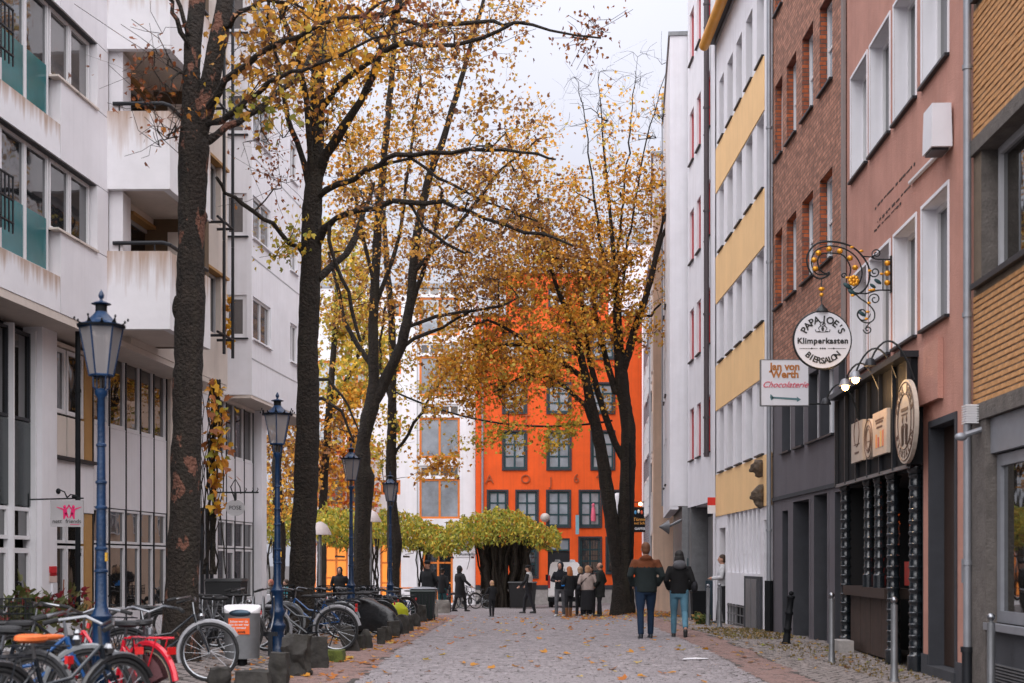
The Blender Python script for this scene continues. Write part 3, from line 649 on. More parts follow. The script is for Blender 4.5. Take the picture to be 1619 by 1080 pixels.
# ---- yellow and white building
FY = line(5.40, -.0051, 28.7, 36.3); ry = root_at('yellow_white_building', 'white building with yellow bands under rows of narrow windows', FY.p0)
EY = FY.len; cY = [(1137.5, 1144.4), (1150, 1158.6), (1164, 1173), (1179.4, 1189.7), (1196.7, 1207.8)]
bands = [(FY.z(1137, 747), FY.z(1137, 649)), (FY.z(1137, 573), FY.z(1137, 478)), (FY.z(1137, 399), FY.z(1137, 301)), (FY.z(1137, 226), FY.z(1137, 130))]
zyb = FY.z(1137, 816); top = FY.z(1130, 78)
holes = [(FY.su(c), FY.su(a), z0, z1) for a, c in cY for z0, z1 in bands]
slots = []
for i in range(8):
    a = 1150 + (1204 - 1150) * (i / 8) ** 1.0; c = 1150 + (1204 - 1150) * ((i + .72) / 8); slots.append((FY.su(c), FY.su(a), FY.z(1150, 905), FY.z(1150, 812)))
dh = [(FY.su(1218), FY.su(1208), -.6, FY.z(1210, 822)), (FY.su(1147), FY.su(1137.5), -.6, FY.z(1140, 835))]
gr = [(FY.su(1180), FY.su(1150), -.6, FY.z(1150, 953))]
b = MB(FY); b.wall(0, EY, -.7, top, holes + slots + dh + gr, .36, 0, 0); b.build('wall', [M_white], ry); core(ry, FY, 0, EY, -.7, top, .36, 9, M_white)
q = MB(FY); yl = [(zyb, bands[0][0] - .04)] + [(bands[i][1] + .03, bands[i + 1][0] - .04) for i in range(3)]
for i, (z0, z1) in enumerate(yl): MB(FY).box(FY.su(1221 if i == 0 else 1209), EY - .02, .003, .022, z0, z1).build('yellow_band', M_yellow, ry)
for a, c in cY:
    for z0, z1 in bands: win(ry, FY, FY.su(c), FY.su(a), z0 + .01, z1, .35, M_wframe, M_glass_b, 1, 1, .06, sill=M_dmetal)
for s in slots: win(ry, FY, s[0], s[1], s[2], s[3], .34, M_wframe, M_glass_l, 1, 1, .03, name='slot_window')
MB(FY).box(dh[0][0], dh[0][1], -.26, -.2, -.6, dh[0][3]).build('door', M_black, ry)
MB(FY).box(dh[1][0], dh[1][1], -.26, -.255, -.6, dh[1][3]).build('doorway_recess', M_dark, ry)
q = MB(FY); q.box(gr[0][0] + .1, gr[0][1], -.255, -.25, -.6, gr[0][3]); q.build('vent_recess', M_dark, ry)
for i in range(7): MB(FY).box(gr[0][0] + .02 + i * (gr[0][1] - gr[0][0] - .04) / 6, gr[0][0] + .045 + i * (gr[0][1] - gr[0][0] - .04) / 6, -.03, -.005, -.3, gr[0][3]).build('grille_bar', M_gmetal, ry)
for i in range(4): MB(FY).box(gr[0][0], gr[0][1], -.004, .01, -.25 + i * .2, -.225 + i * .2).build('grille_bar', M_gmetal, ry)
q = MB(FY); q.box(FY.su(1206), FY.su(1180.5), .003, .06, -.35, FY.z(1190, 911)); q.build('meter_cabinet', M_plinth, ry)
for u in (1184, 1193): MB(FY).box(FY.su(u + 8), FY.su(u), .063, .075, -.1, FY.z(1190, 915)).build('cabinet_door', M_gmetal, ry)
q = MB(FY); q.tube([(-.1, .3, top + .02), (EY + .1, .3, top + .02)], .13, 10); q.build('gutter', mat('gutter_yellow', (.75, .33, .03), .5), ry)
q = MB(FY); q.box(-.1, EY + .1, -.2, .28, top + .05, top + .3); q.build('eave', M_dmetal, ry)
for (u, v, r_, lab) in ((1207, 740, .2, 'small carved stone lion head on the yellow band, upper one'), (1208, 783, .28, 'large carved stone head bracket at the corner of the yellow band')):
    Y = FY.Yu(u); p = V(u, v, Y) + Vector((-.1, 0, 0)); t = MB(); rnd = random.Random(int(v))
    t.ell((-.02, 0, .02), (.12, .1, r_ * .6), 12, 8); t.ell((-.15, 0, -.05), (.07, .05, .05), 8, 6); t.ell((-.13, 0, .05), (.05, .07, .04), 8, 6); t.tube([(.04, 0, -r_), (-.02, 0, -r_ * .6)], [.03, .09], 8)
    for k in range(14): a = k * 2.4; t.ell((rnd.uniform(-.08, .06), .1 * math.cos(a), .02 + r_ * .62 * math.sin(a)), (.05, .045, .05), 7, 5)
    t.box(.0, .1, -.07, .07, -r_ * .9, r_ * .8)
    o = t.build('carved_head', mat('carved_stone', (.10, .075, .055), .9, var=.45, vs=9, bump=1, bs=30)); LATE.append(o); o.location = p; tag(o, lab, 'carving')
p = FR.w(ER + .03, .08, 0); pipe('drainpipe', 'grey drainpipe between red brick building and yellow banded building', (p.x, p.y, 1.0), (p.x, p.y, 14.8), .05, M_zinc)
p = FR.w(ER + .03, .08, 0); t = MB(); t.tube([(p.x, p.y, 1.0 + .01), (p.x, p.y, -.1)], .09, 8); tag(t.build('pipe_casing', M_black), 'black pipe casing at the foot of the drainpipe by the yellow building', 'pipe fitting')
# ---- white building with red windows
FW = line(5.75, -.0153, 36.35, 41.4); rw = root_at('white_building', 'white rendered building with narrow red framed windows and a garage recess', FW.p0)
EW = FW.len; zrow = [FW.z(1086, v) for v in (732, 579, 426, 272, 117)]; hw = 1.48
cW = [(1090.5, 1097), (1101.7, 1108), (1116, 1123)]
zo = FW.z(1110, 797); holes = [(FW.su(c), FW.su(a), z, z + hw) for a, c in cW for z in zrow]
b = MB(FW); b.wall(0, EW, zo, 18.5, holes, .16, 0, 0); b.build('wall', [M_white], rw); core(rw, FW, 0, EW, zo, 18.5, .16, 8, M_white)
for a, c in cW:
    for z in zrow: win(rw, FW, FW.su(c), FW.su(a), z + .01, z + hw, .13, M_red, M_glass_l, 2, 1, .07, sill=M_brown)
q = MB(FW); q.box(0, EW, -8, -.5, -.8, zo - .004); q.build('ground_floor_wall', M_plinth, rw)
for a, c in ((FW.su(1129), FW.su(1126)), (EW - .5, EW)): MB(FW).box(a, c, -.5, -.02, -.8, zo - .004).build('pillar', M_gmetal if a > 1 else M_white, rw)
for i in range(3): MB(FW).box(FW.su(1124) + i * 1.1, FW.su(1124) + i * 1.1 + 1.05, -.48, -.42, -.6, zo - .3).build('garage_door_panel', mat('garage_grey', (.14, .14, .15), .35, var=.2, vs=3, metal=.4, bump=.05), rw)
for i in range(9): MB(FW).box(EW - 2.6, EW - .8, -.4, -.37, -.55 + i * .09, -.51 + i * .09).build('louvre', M_gframe, rw)
p = FW.w(FW.su(1117, .1), .1, 0); pipe('drainpipe', 'dark downpipe on the white wall beside the red windows', (p.x, p.y, V(0, 722, p.y).z), (p.x, p.y, 18.4), .07, mat('pipe_brown', (.06, .045, .05), .5))
# ---- projecting white house, peach house, slate strip
def house(name, label, x0, x1, y0, y1, z0, z1, m, zlow=None):
    r = thing(name, label, 'building', (x0, y0, 0))
    f1 = Frame((x0, y0), (x1, y0)); b = MB(f1)
    return r
ME = house('white_house', 'plain white house end projecting beyond the red windowed building', 4.62, 9, 41.6, 50, 0, 0, None)
f = Frame((4.62, 41.6), (5.30, 49.8)); zt_ = V(0, 57, 41.6).z; zo2 = V(0, 800, 41.6).z
hs = [(a, a + .9, z, z + 1.5) for a in (4.2, 6.4) for z in (3.9, 6.8, 9.7, 12.6)]
b = MB(f); b.wall(0, 8.4, zo2, zt_, hs, .15, 0, 0); b.build('wall', [M_white], ME)
for h in hs: win(ME, f, *h, .13, M_dmetal, M_glass_b, 1, 1, .07, sill=M_dmetal)
MB(f).box(0, 8.4, -4, -.25, zo2, zt_).build('end_wall', M_white, ME); MB(f).box(0, 8.4, -4, -.35, -1, zo2 - .004).build('ground_floor_wall', M_gmetal, ME)
MB(f).box(0.0, 8.4, -.245, -.001, zo2 - .1, zo2 - .002).build('jetty_soffit', M_white, ME); MB(f).box(-.01, .003, -4, -.0, zo2, zt_).build('gable', M_white, ME)
MB(f).box(-.05, 8.4, -4, .05, zt_ + .002, zt_ + .12).build('roof_edge', M_gmetal, ME); MB(f).box(-.01, -.002, -1.6, -.5, -.7, 1.5).build('dark_doorway', M_teal, ME)
Mp = house('peach_house', 'narrow peach coloured house wall seen beyond the projecting white house', 5.05, 9, 51, 66, 0, 0, None)
Mpe = mat('peach_render', (.70, .50, .38), .85, var=.1, vs=1.5, streak=.3)
x0 = (1033 - 809.5) * 51 / FP; x1 = (1052 - 809.5) * 51 / FP; f = Frame((x0, 51), (6.1, 62))
MB(f).box(0, 11, -4, 0, -1, V(0, 340, 51).z).build('wall', Mpe, Mp); MB(f).box(0, 11, -4, 0, V(0, 340, 51).z + .002, V(0, 246, 51).z).build('upper_wall', M_white, Mp)
MB(f).box(-.08, 11.1, -4, .08, V(0, 246, 51).z + .003, V(0, 240, 51).z).build('roof', M_zinc, Mp)
for z in (2.5, 5.5, 8.5, 11.5):
    for s in (2, 5, 8): win(Mp, f, s, s + 1, z, z + 1.5, -.01, M_wframe, M_glass_l, 1, 2, .06)
pipe('drainpipe', 'zinc downpipe at the corner of the peach house', V(1049, 800, 50.6), V(1049, 150, 50.6), .07, M_zinc)
Ms = house('slate_house', 'slate hung house with white windows right of the orange building', 0, 0, 66, 0, 0, 0, None)
Msl = brick_mat('slate_hanging', (.16, .165, .19), (.25, .25, .27), (.07, .07, .08), .2, .12, 'YZ', .01)
x0 = (1016 - 809.5) * 66 / FP; xn = (1031 - 809.5) * 63 / FP; Ms.location = (x0, 66, 0); f = Frame((xn, 63), (6.85, 73.9)); zt_ = V(0, 432, 66).z
MB(f).box(0, 11.5, -5, 0, -1.5, zt_).build('wall', Msl, Ms); MB(f).box(-.1, 11.5, -5, .1, zt_ + .002, zt_ + .2).build('roof', M_zinc, Ms)
for i in range(4):
    z = V(0, 560 + 0, 68).z - 0; z = 3.6 + i * 2.75; win(Ms, f, 2.0, 4.2, z, z + 1.7, -.03, M_wframe, M_glass_l, 2, 2, .09); win(Ms, f, 5.4, 7.8, z, z + 1.7, -.03, M_wframe, M_glass_l, 2, 2, .09)
pipe('drainpipe', 'pale downpipe between slate hung house and peach house', V(1029.5, 940, 60), V(1029.5, 440, 60), .09, M_zinc)
rbk = thing('distant_block', 'pale flat roofed block rising behind the orange building', 'building', (5, 88, 0)); MB().box(.8, 6, 0, 6, -3, V(0, 385, 88).z).build('wall', M_white, rbk); MB().box(.7, 6.1, -.1, 6.1, V(0, 385, 88).z + .002, V(0, 380, 88).z).build('roof', M_zinc, rbk)
for k in range(3): MB().tube([(1.2 + k * .9, 1, 0), (1.2 + k * .9, 1, V(0, 370 - 8 * k, 88).z)], .25, 8).build('chimney', M_zinc, rbk)

# ================================================================ ORANGE BUILDING and white building behind
YO = 75.0; FO = Frame(((1015 - 809.5) * YO / FP, YO), ((752 - 809.5) * YO / FP, YO)); ro = root_at('orange_building', 'vivid orange house with dark teal windows closing the end of the street', FO.p0)
EO = FO.len; zv = lambda v: CZ + (889 - v) * YO / FP; so_ = lambda u: FO.su(u)
gO = gz(YO)
rowA = [(772.5, 801), (817.5, 849), (866, 900), (917.5, 949), (959, 990)]; rowB = [(796.5, 831), (866.5, 901), (936, 970)]
H = []
for a, c in rowA: H.append((so_(c), so_(a), zv(832), zv(777), 3))
for v0, v1 in ((741, 683), (652, 607), (566, 529)):
    for a, c in rowB: H.append((so_(c), so_(a), zv(v0), zv(v1), 2))
GF = [(815, 849, 912, 851), (917, 949, 905, 851), (960, 990, 905, 851)]
for a, c, v0, v1 in GF: H.append((so_(c), so_(a), zv(v0), zv(v1), 9))
dr = (so_(901), so_(866), gO + .2, zv(851))
b = MB(FO); b.wall(0, EO, zv(925), zv(500), [h[:4] for h in H] + [dr], .2, 0, 0); b.build('wall', [M_orange], ro)
b = MB(FO); b.wall(0, EO, gO - .3, zv(925) - .002, [dr], .2, 0, 0, y=.04); b.build('plinth', M_pale_stone, ro)
MB(FO).box(0, EO, .041, .06, zv(932), zv(925)).build('plinth_band', M_plinth, ro)
MB(FO).box(.01, EO - .01, -9, -.3, gO - .3, zv(500)).build('side_wall', M_orange, ro)
for h in H:
    k = h[4]; w = win(ro, FO, h[0], h[1], h[2], h[3], .1, M_teal, M_glass_l if k != 9 else M_glass, 2, 3 if k != 2 else 3, .1, surround=None, bars=M_dmetal if k == 9 else None)
    q = MB(FO); t_ = .095
    q.box(h[0] - t_, h[0] - .002, .002, .05, h[2] - t_, h[3] + t_); q.box(h[1] + .002, h[1] + t_, .002, .05, h[2] - t_, h[3] + t_)
    q.box(h[0] - .002, h[1] + .002, .002, .05, h[3] + .002, h[3] + t_); q.box(h[0] - .002, h[1] + .002, .002, .07, h[2] - t_, h[2] - .002); q.build('surround', M_plinth, w)
dw = MB(FO).box(dr[0], dr[1], -.19, -.12, dr[2], dr[3] - .7).build('door', M_dmetal, ro); MB(FO).box(dr[0] + .1, dr[0] + .16, -.12, -.08, gO + 1.1, gO + 1.4).build('handle', M_chrome, dw)
win(ro, FO, dr[0], dr[1], dr[3] - .68, dr[3], .1, M_teal, M_glass_l, 2, 1, .09, name='fanlight')
# upper gable part and dormers
q = MB(FO); zt0, zt1 = zv(500), zv(432); g0, g1 = so_(962), so_(800)
q.box(g0, g1, -6, -.05, zt0 + .002, zt1); q.build('gable', M_orange, ro)
for u in (830, 882, 935): win(ro, FO, so_(u + 15), so_(u - 15), zv(486), zv(452), -.02, M_plinth, M_glass_l, 2, 2, .1)
MB(FO).box(g0 - .1, g1 + .1, -6.1, .1, zt1 + .002, zt1 + .25).build('roof', M_zinc, ro); MB(FO).box(-.05, g0 - .105, -9, .1, zt0 + .004, zt0 + .2).build('roof', M_zinc, ro); MB(FO).box(g1 + .105, EO + .05, -9, .1, zt0 + .004, zt0 + .2).build('roof', M_zinc, ro)
M_let = mat('facade_letter', (.36, .075, .02), .6, var=0, bump=0)
def txt_wall(ch, u, v, size, root, M=M_let, Y=YO, rollo=0): text_mesh('letter', ch, size, M, root, face_to((u - 809.5) * Y / FP - root.location.x, Y - .035 - root.location.y, CZ + (889 - v) * Y / FP, 0, rollo), ext=.03)
for ch, u, v in (('A', 774, 758), ('O', 831, 758), ('J', 871, 762), ('6', 911, 757), ('4', 947, 754), (')', 775, 664), ('I', 813, 662), ('T', 832, 664), ('P', 884, 664)): txt_wall(ch, u, v, .66, ro)
q = MB(); x = (763 - 809.5) * YO / FP; pipe('drainpipe', 'thin grey downpipe on the left edge of the orange facade', (x, YO - .12, gO), (x, YO - .12, zv(500)), .06, M_zinc)
t = thing('statue', 'pale figure without head standing on the orange facade beside the tree', 'statue', V(977, 822, YO - .3)); q = MB()
q.tube([(-.1, 0, 0), (-.09, 0, .45), (-.05, 0, .8)], [.07, .09, .12], 8); q.tube([(.12, -.03, .0), (.1, -.1, .42), (.05, 0, .8)], [.06, .09, .12], 8); q.build('legs', M_sign, t)
q = MB(); q.loft([(0, 0, .7, .15, .11), (0, 0, .95, .14, .1), (0, 0, 1.2, .2, .12), (0, 0, 1.35, .19, .11), (0, 0, 1.42, .07, .07)]); q.tube([(-.19, 0, 1.33), (-.27, -.02, 1.05), (-.2, -.12, .85)], [.06, .05, .04], 8); q.tube([(.19, 0, 1.33), (.27, -.02, 1.05), (.22, -.1, .85)], [.06, .05, .04], 8); q.build('torso', M_sign, t)
MB().box(-.3, .3, -.15, .3, -.1, -.002).build('base', M_dmetal, t)
t = thing('globe_lamp', 'globe lamp on an arm in front of the orange facade', 'wall lamp', V(867, 823, YO - .02)); MB().tube([(0, 0, 0), (-.2, -.5, 0), (-.2, -.9, 0)], .03, 6).build('arm', M_iron, t); MB().ell((-.2, -1.1, .12), (.25, .25, .24)).build('globe', mat('globe', (.5, .45, .42), .3), t)
t = thing('banner', 'narrow pale blue banner hanging from the orange facade', 'banner', V(912, 845, YO - .1)); MB().box(-.09, .09, -.55, -.5, 0, 1.0).build('cloth', mat('banner_blue', (.2, .4, .48), .7), t); MB().tube([(0, .1, 1.05), (0, -.6, 1.05)], .02, 6).build('pole', M_iron, t)
t = MB(); t.lathe([(.13, 0), (.13, .25), (.1, .6), (.04, .8)], (0, 0, 0), 10); t.ell((0, 0, .85), (.08, .08, .1)); t = t.build('figurine', mat('figurine_pink', (.7, .12, .2), .5)); t.location = V(938, 824, YO - .08); tag(t, 'small pink and white figurine on the sill of an orange house window', 'figurine')
# hanging black pub sign at the right of the orange house
t = thing('pub_sign', 'black hanging pub sign with orange lettering under a lit lamp, by the orange building', 'sign', V(1012, 822, 72))
MB().box(-.36, .36, -.06, .06, -.62, .65).build('panel', M_black, t)
Mor = mat('sign_orange', (.85, .4, .08), .5, var=0, bump=0); text_mesh('lettering', 'Tünnes', .24, Mor, t, face_to(0, -.065, .02)); text_mesh('lettering', 'und Schäl', .19, Mor, t, face_to(0, -.065, -.17)); text_mesh('lettering', 'GAFFEL', .17, M_sign, t, face_to(0, -.065, -.45), bold=.004)
q = MB()
for k in range(4): q.ell((-.24 + .16 * k, -.065, .38 + .05 * (k % 2)), (.06, .01, .1), 8, 6, m=k % 3)
q.build('picture', [mat('pic_blue', (.05, .25, .5), .5), mat('pic_white', (.7, .7, .7), .5), mat('pic_red', (.6, .1, .05), .5)], t)
MB().tube([(-.3, 0, .9), (.5, 0, .9)], .025, 6).build('arm', M_iron, t); MB().ell((0, -.15, .8), (.09, .09, .09)).build('bulb', M_bulb, t)
# ---- white building left of it
FV = Frame(((751.5 - 809.5) * 75.3 / FP, 75.3), ((470 - 809.5) * 75.3 / FP, 75.3)); rv = root_at('white_courtyard_building', 'white building with orange framed windows behind the leafy pergolas', FV.p0)
EV = FV.len; zv2 = lambda v: CZ + (889 - v) * 75.3 / FP; s2 = lambda u: FV.su(u); topV = zv2(455)
H = []
for v0, v1 in ((820, 757), (724, 660), (626, 563), (530, 470)):
    H.append((s2(727), s2(663), zv2(v0), zv2(v1), M_oframe, M_glass_l, 2, 1)); H.append((s2(727), s2(663), zv2(v1 - 2), zv2(v1 - 21), M_wframe, M_glass_b, 4, 1))
for v0, v1, u0, u1 in ((591, 568, 622, 634), (687, 662, 622, 634), (782, 759, 602, 633), (500, 476, 622, 634)): H.append((s2(u1), s2(u0), zv2(v0), zv2(v1), M_oframe, M_glass, 1, 1))
for v0, v1 in ((800, 757), (720, 662), (625, 570)):
    for u0, u1 in ((500, 545), (548, 580)): H.append((s2(u1), s2(u0), zv2(v0), zv2(v1), M_oframe, M_glass_l, 2, 1))
for u0, u1 in ((513, 550), (601, 634), (669, 716), (470, 500)): H.append((s2(u1), s2(u0), gz(75) + .1 if u0 > 590 else gz(75) + .5, zv2(858), M_oframe, M_warm if u0 < 660 else M_glass, 2, 3))
b = MB(FV); b.wall(0, EV, gz(75) - .3, topV, [h[:4] for h in H], .15, 0, 0); b.build('wall', [M_white], rv); core(rv, FV, 0, EV, gz(75) - .3, topV, .15, 9, M_white)
for h in H: win(rv, FV, *h[:4], .12, h[4], h[5], h[6], h[7], .11)
MB(FV).box(s2(661), s2(659), .002, .03, -1, topV).build('joint', M_gframe, rv)
q = MB(FV); q.box(0, EV, .003, .25, zv2(856), zv2(851)); q.build('canopy_ledge', M_zinc, rv)
text_mesh('notice', 'Ausstellung', .22, M_dmetal, rv, face_to((742 - 809.5) * 75.3 / FP - rv.location.x, 75.25 - rv.location.y, zv2(876)), ext=.004)
MB(FV).box(s2(748), s2(720), .002, .03, zv2(881), zv2(869)).build('notice_board', M_sign, rv)
# ================================================================ LEFT BUILDING
FL = line(-9.649, .0847, 37.2, 11.0); FA = line(-9.026, .0847, 24.5, 11.0); FBc = line(-9.026, .0847, 31.7, 25.6); FC = line(-9.026, .0847, 40.4, 33.7)
rl = root_at('concrete_apartment_building', 'white concrete apartment block with balconies over shop fronts on the left', (-8, 24))
zb_ = FA.z(133, 512)
def fbox(fr, name, m, s0, s1, y0, y1, z0, z1, root=None, label=None): return MB(fr).box(s0, s1, y0, y1, z0, z1).build(name, m, root or rl, label=label)
zs = [FA.z(0, 388), FA.z(0, 122)]; zt_a = [FA.z(0, 184.7), FA.z(83, 0)]; zsm = [FA.z(94, 362), FA.z(91.7, 119.4)]
st = zs[1] - zs[0]; zs.append(zs[1] + st); zt_a.append(zt_a[1] + st); zsm.append(zsm[1] + st)
sA = lambda u: FA.su(u); LA = FA.len
prev = zb_
for i in range(3):
    u_m = [(-45, 14), (14, 52), (52, 88)]
    x = sA(95)
    for xx in np.arange(x, LA, 3.4): fbox(FA, 'concrete_panel', M_panel, xx, min(xx + 3.38, LA), -.25, 0, prev + .01, zs[i] - .02)
    fbox(FA, 'concrete_panel', M_panel2, 0, x - .02, -.25, .001, prev + .01, zsm[i] - .02)
    fbox(FA, 'sill', M_wframe, sA(152), LA, -.2, .03, zs[i] - .018, zs[i] + .01) if False else None
    fbox(FA, 'concrete_panel', M_panel2, 0, sA(154), -.25, -.002, zsm[i], zt_a[i])
    for a, c in ((122, 152), (90, 121)): win(rl, FA, sA(c), sA(a), zsm[i], zt_a[i] - .01, .16, M_wframe, M_glass_b if i else M_glass, 1, 1, .045, y=-.02, sill=M_cream)
    s = sA(88)
    while s < LA - .2:
        e = s + (sA(52) - sA(88)); zm = zs[i] + (zt_a[i] - zs[i]) * .46
        w = win(rl, FA, s, min(e, LA), zs[i], zt_a[i] - .01, .16, M_wframe, M_glass, 1, 1, .045, y=-.02)
        MB(FA).box(s + .06, min(e, LA) - .06, -.155, -.13, zs[i] + .05, zm).build('teal_panel', M_tealp, w); s = e
    for k in range(3):
        MB(FA).tube([(sA(8), .12, zs[i] + .35 + .33 * k), (LA, .12, zs[i] + .35 + .33 * k)], .02, 6).build('guard_rail', M_dmetal, rl)
    q = MB(FA); s = sA(8)
    while s < LA: q.box(s, s + .02, .11, .13, zs[i] + .2, zs[i] + 1.02); s += .13
    q.build('guard_bars', M_dmetal, rl, kind='stuff')
    fbox(FA, 'window_head', M_dmetal, 0.4, LA, -.2, -.03, zt_a[i] - .012, zt_a[i] + .004)
    prev = zt_a[i]
fbox(FA, 'core_wall', M_dark, .02, LA, -6, -.3, zb_ + .01, prev); fbox(FA, 'concrete_panel', M_panel2, 0, LA, -6.0, 0.0, prev + .012, 20)
fbox(FA, 'soffit', M_cream, 0, LA, -.9, -.01, zb_ - .12, zb_ + .005)
# balconies facing the camera
YB = 24.5; xb0 = V(168, 0, YB).x; xb1 = V(270, 0, YB).x; zB = lambda v: CZ + (889 - v) * YB / FP
bal = [(zB(521), zB(398)), (zB(300), zB(177))]; d_ = bal[1][0] - bal[0][0]; bal.append((bal[1][0] + d_, bal[1][1] + d_)); bal.append((bal[2][0] + d_, bal[2][1] + d_))
for i, (z0, z1) in enumerate(bal):
    b = MB(); yd = 2.3; sl = .0847 * yd
    o = rl.location
    def lb(x0, x1, y0, y1, za, zc, name, m): return MB().box(x0 - o.x, x1 - o.x, y0 - o.y, y1 - o.y, za, zc).build(name, m, rl)
    lb(xb0, xb1, YB - .06, YB + .08, z0, z1, 'balcony_front', M_panel)
    q = MB(); q.add([(xb1 - .14 - o.x, YB + .085 - o.y, z0), (xb1 - o.x, YB + .085 - o.y, z0), (xb1 + sl - o.x, YB + yd - o.y, z0), (xb1 + sl - .14 - o.x, YB + yd - o.y, z0), (xb1 - .14 - o.x, YB + .085 - o.y, z1), (xb1 - o.x, YB + .085 - o.y, z1), (xb1 + sl - o.x, YB + yd - o.y, z1), (xb1 + sl - .14 - o.x, YB + yd - o.y, z1)], [(0, 3, 2, 1), (4, 5, 6, 7), (0, 1, 5, 4), (1, 2, 6, 5), (2, 3, 7, 6), (3, 0, 4, 7)]); q.build('balcony_side', M_panel, rl)
    lb(xb0 + .02, xb1 - .15, YB + .09, YB + yd, z0 + .05, z0 + .25, 'balcony_floor', M_cream)
    lb(xb0 - 1.0, xb1 + .1, YB + yd, YB + yd + .3, z0 + .06, z0 + d_ + .05, 'loggia_wall', mat('loggia_brown', (.13, .085, .05), .9, var=.2, bump=.1))
    lb(xb0 + .02, xb0 + .26, YB + .09, YB + .6, z1 - .6, z0 + d_, 'pier', M_panel2)
    lb(xb1 - .6, xb1 - .05, YB + yd - .05, YB + yd - .02, z0 + .3, z0 + 2.2, 'balcony_door', M_cream)
    lb(xb0 + .35, xb0 + .8, YB + yd - .04, YB + yd - .01, z1 + .12, z1 + .55, 'picture', M_dmetal) if i == 1 else None
    q = MB(); q.tube([(xb0 + .1 - o.x, YB + .05 - o.y, z1 + .16), (xb1 - .15 - o.x, YB + .05 - o.y, z1 + .17), (xb1 - .05 - o.x, YB + .12 - o.y, z1 + .15), (xb1 + sl - .06 - o.x, YB + yd - o.y, z1 + .15)], .035, 8)
    for x in (xb0 + .2, xb1 - .3): q.box(x - o.x, x + .02 - o.x, YB + .04 - o.y, YB + .06 - o.y, z1, z1 + .14)
    q.build('handrail', M_dmetal, rl)
lb(xb0, xb1, YB, YB + 2.3, bal[3][1] + .2, 20, 'concrete_panel', M_panel2)
# cream wing with steel frames
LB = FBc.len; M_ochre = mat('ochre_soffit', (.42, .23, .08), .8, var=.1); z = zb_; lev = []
for i in range(6):
    fbox(FBc, 'cream_panel', M_cream, 0, LB, -.3, 0, z + .01, z + 1.02); lev.append(z)
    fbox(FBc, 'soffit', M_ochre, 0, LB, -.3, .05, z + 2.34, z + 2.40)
    for k in range(4): win(rl, FBc, .5 + k * 1.35, 1.8 + k * 1.35, z + 1.03, z + 2.33, .18, M_gframe, M_glass, 1, 1, .06)
    fbox(FBc, 'cream_panel', M_cream, 0, .48, -.3, -.01, z + 1.03, z + 2.33)
    for k, (sa, sb) in enumerate(((FBc.su(343), FBc.su(331)), (FBc.su(331) + .1, FBc.su(318)))):
        q = MB(FBc); q.tube([(sa, .35, z + .5), (sa, .35, z + 2.9)], .035, 6); q.tube([(sa, .35, z + .9), (sb, .35, z + .9)], .03, 6); q.tube([(sa, .35, z + .9), (sa, 0, z + .9)], .03, 6)
        q.build('steel_frame', M_dmetal, rl)
    z += 2.41
fbox(FBc, 'core_wall', M_cream, .01, LB, -5, -.32, zb_, 19.8)
fbox(FBc, 'soffit', M_cream, 0, LB + 1, -1.2, -.01, zb_ - .1, zb_ + .005)
# white far wing: face towards the camera and street side
YC = 33.7; xc1 = V(398, 0, YC).x; xc0 = -8.2; FCf = Frame((xc1, YC), (xc0, YC)); zC = lambda v: CZ + (889 - v) * YC / FP; LC = FC.len
rowsC = [(zC(534), zC(466)), (zC(373), zC(305)), (zC(212), zC(144)), (zC(51), zC(-17)), (zC(-110), zC(-178))]
hs = [(FCf.su(390), FCf.su(354), a, c) for a, c in rowsC]
b = MB(FCf); b.wall(0, xc1 - xc0, zC(624), 20, hs, .12, 0, 0); b.build('wall', M_white, rl)
for h in hs: win(rl, FCf, h[0], h[1], h[2], h[3], .1, M_wframe, M_glass_b, 1, 1, .1, sill=M_dmetal)
hs = [(FC.su(428), FC.su(400), a, c) for a, c in rowsC] + [(FC.su(470), FC.su(459), a, c) for a, c in rowsC]
b = MB(FC); b.wall(0, LC, zC(624), 20, hs, .14, 0, 0); b.build('wall', M_white, rl)
for h in hs: win(rl, FC, h[0], h[1], h[2], h[3], .1, M_wframe, M_glass_b, 2, 1, .06, sill=M_white)
for a, c in rowsC: MB(FC).box(0, LC, .001, .006, a - .5, a - .47).build('panel_joint', M_gframe, rl)
fbox(FC, 'core_wall', M_white, .01, LC - .3, -5, -.2, zC(624) + .001, 20); fbox(FC, 'soffit', M_cream, 0, LC, -3, -.01, zC(624) - .08, zC(624) - .001)
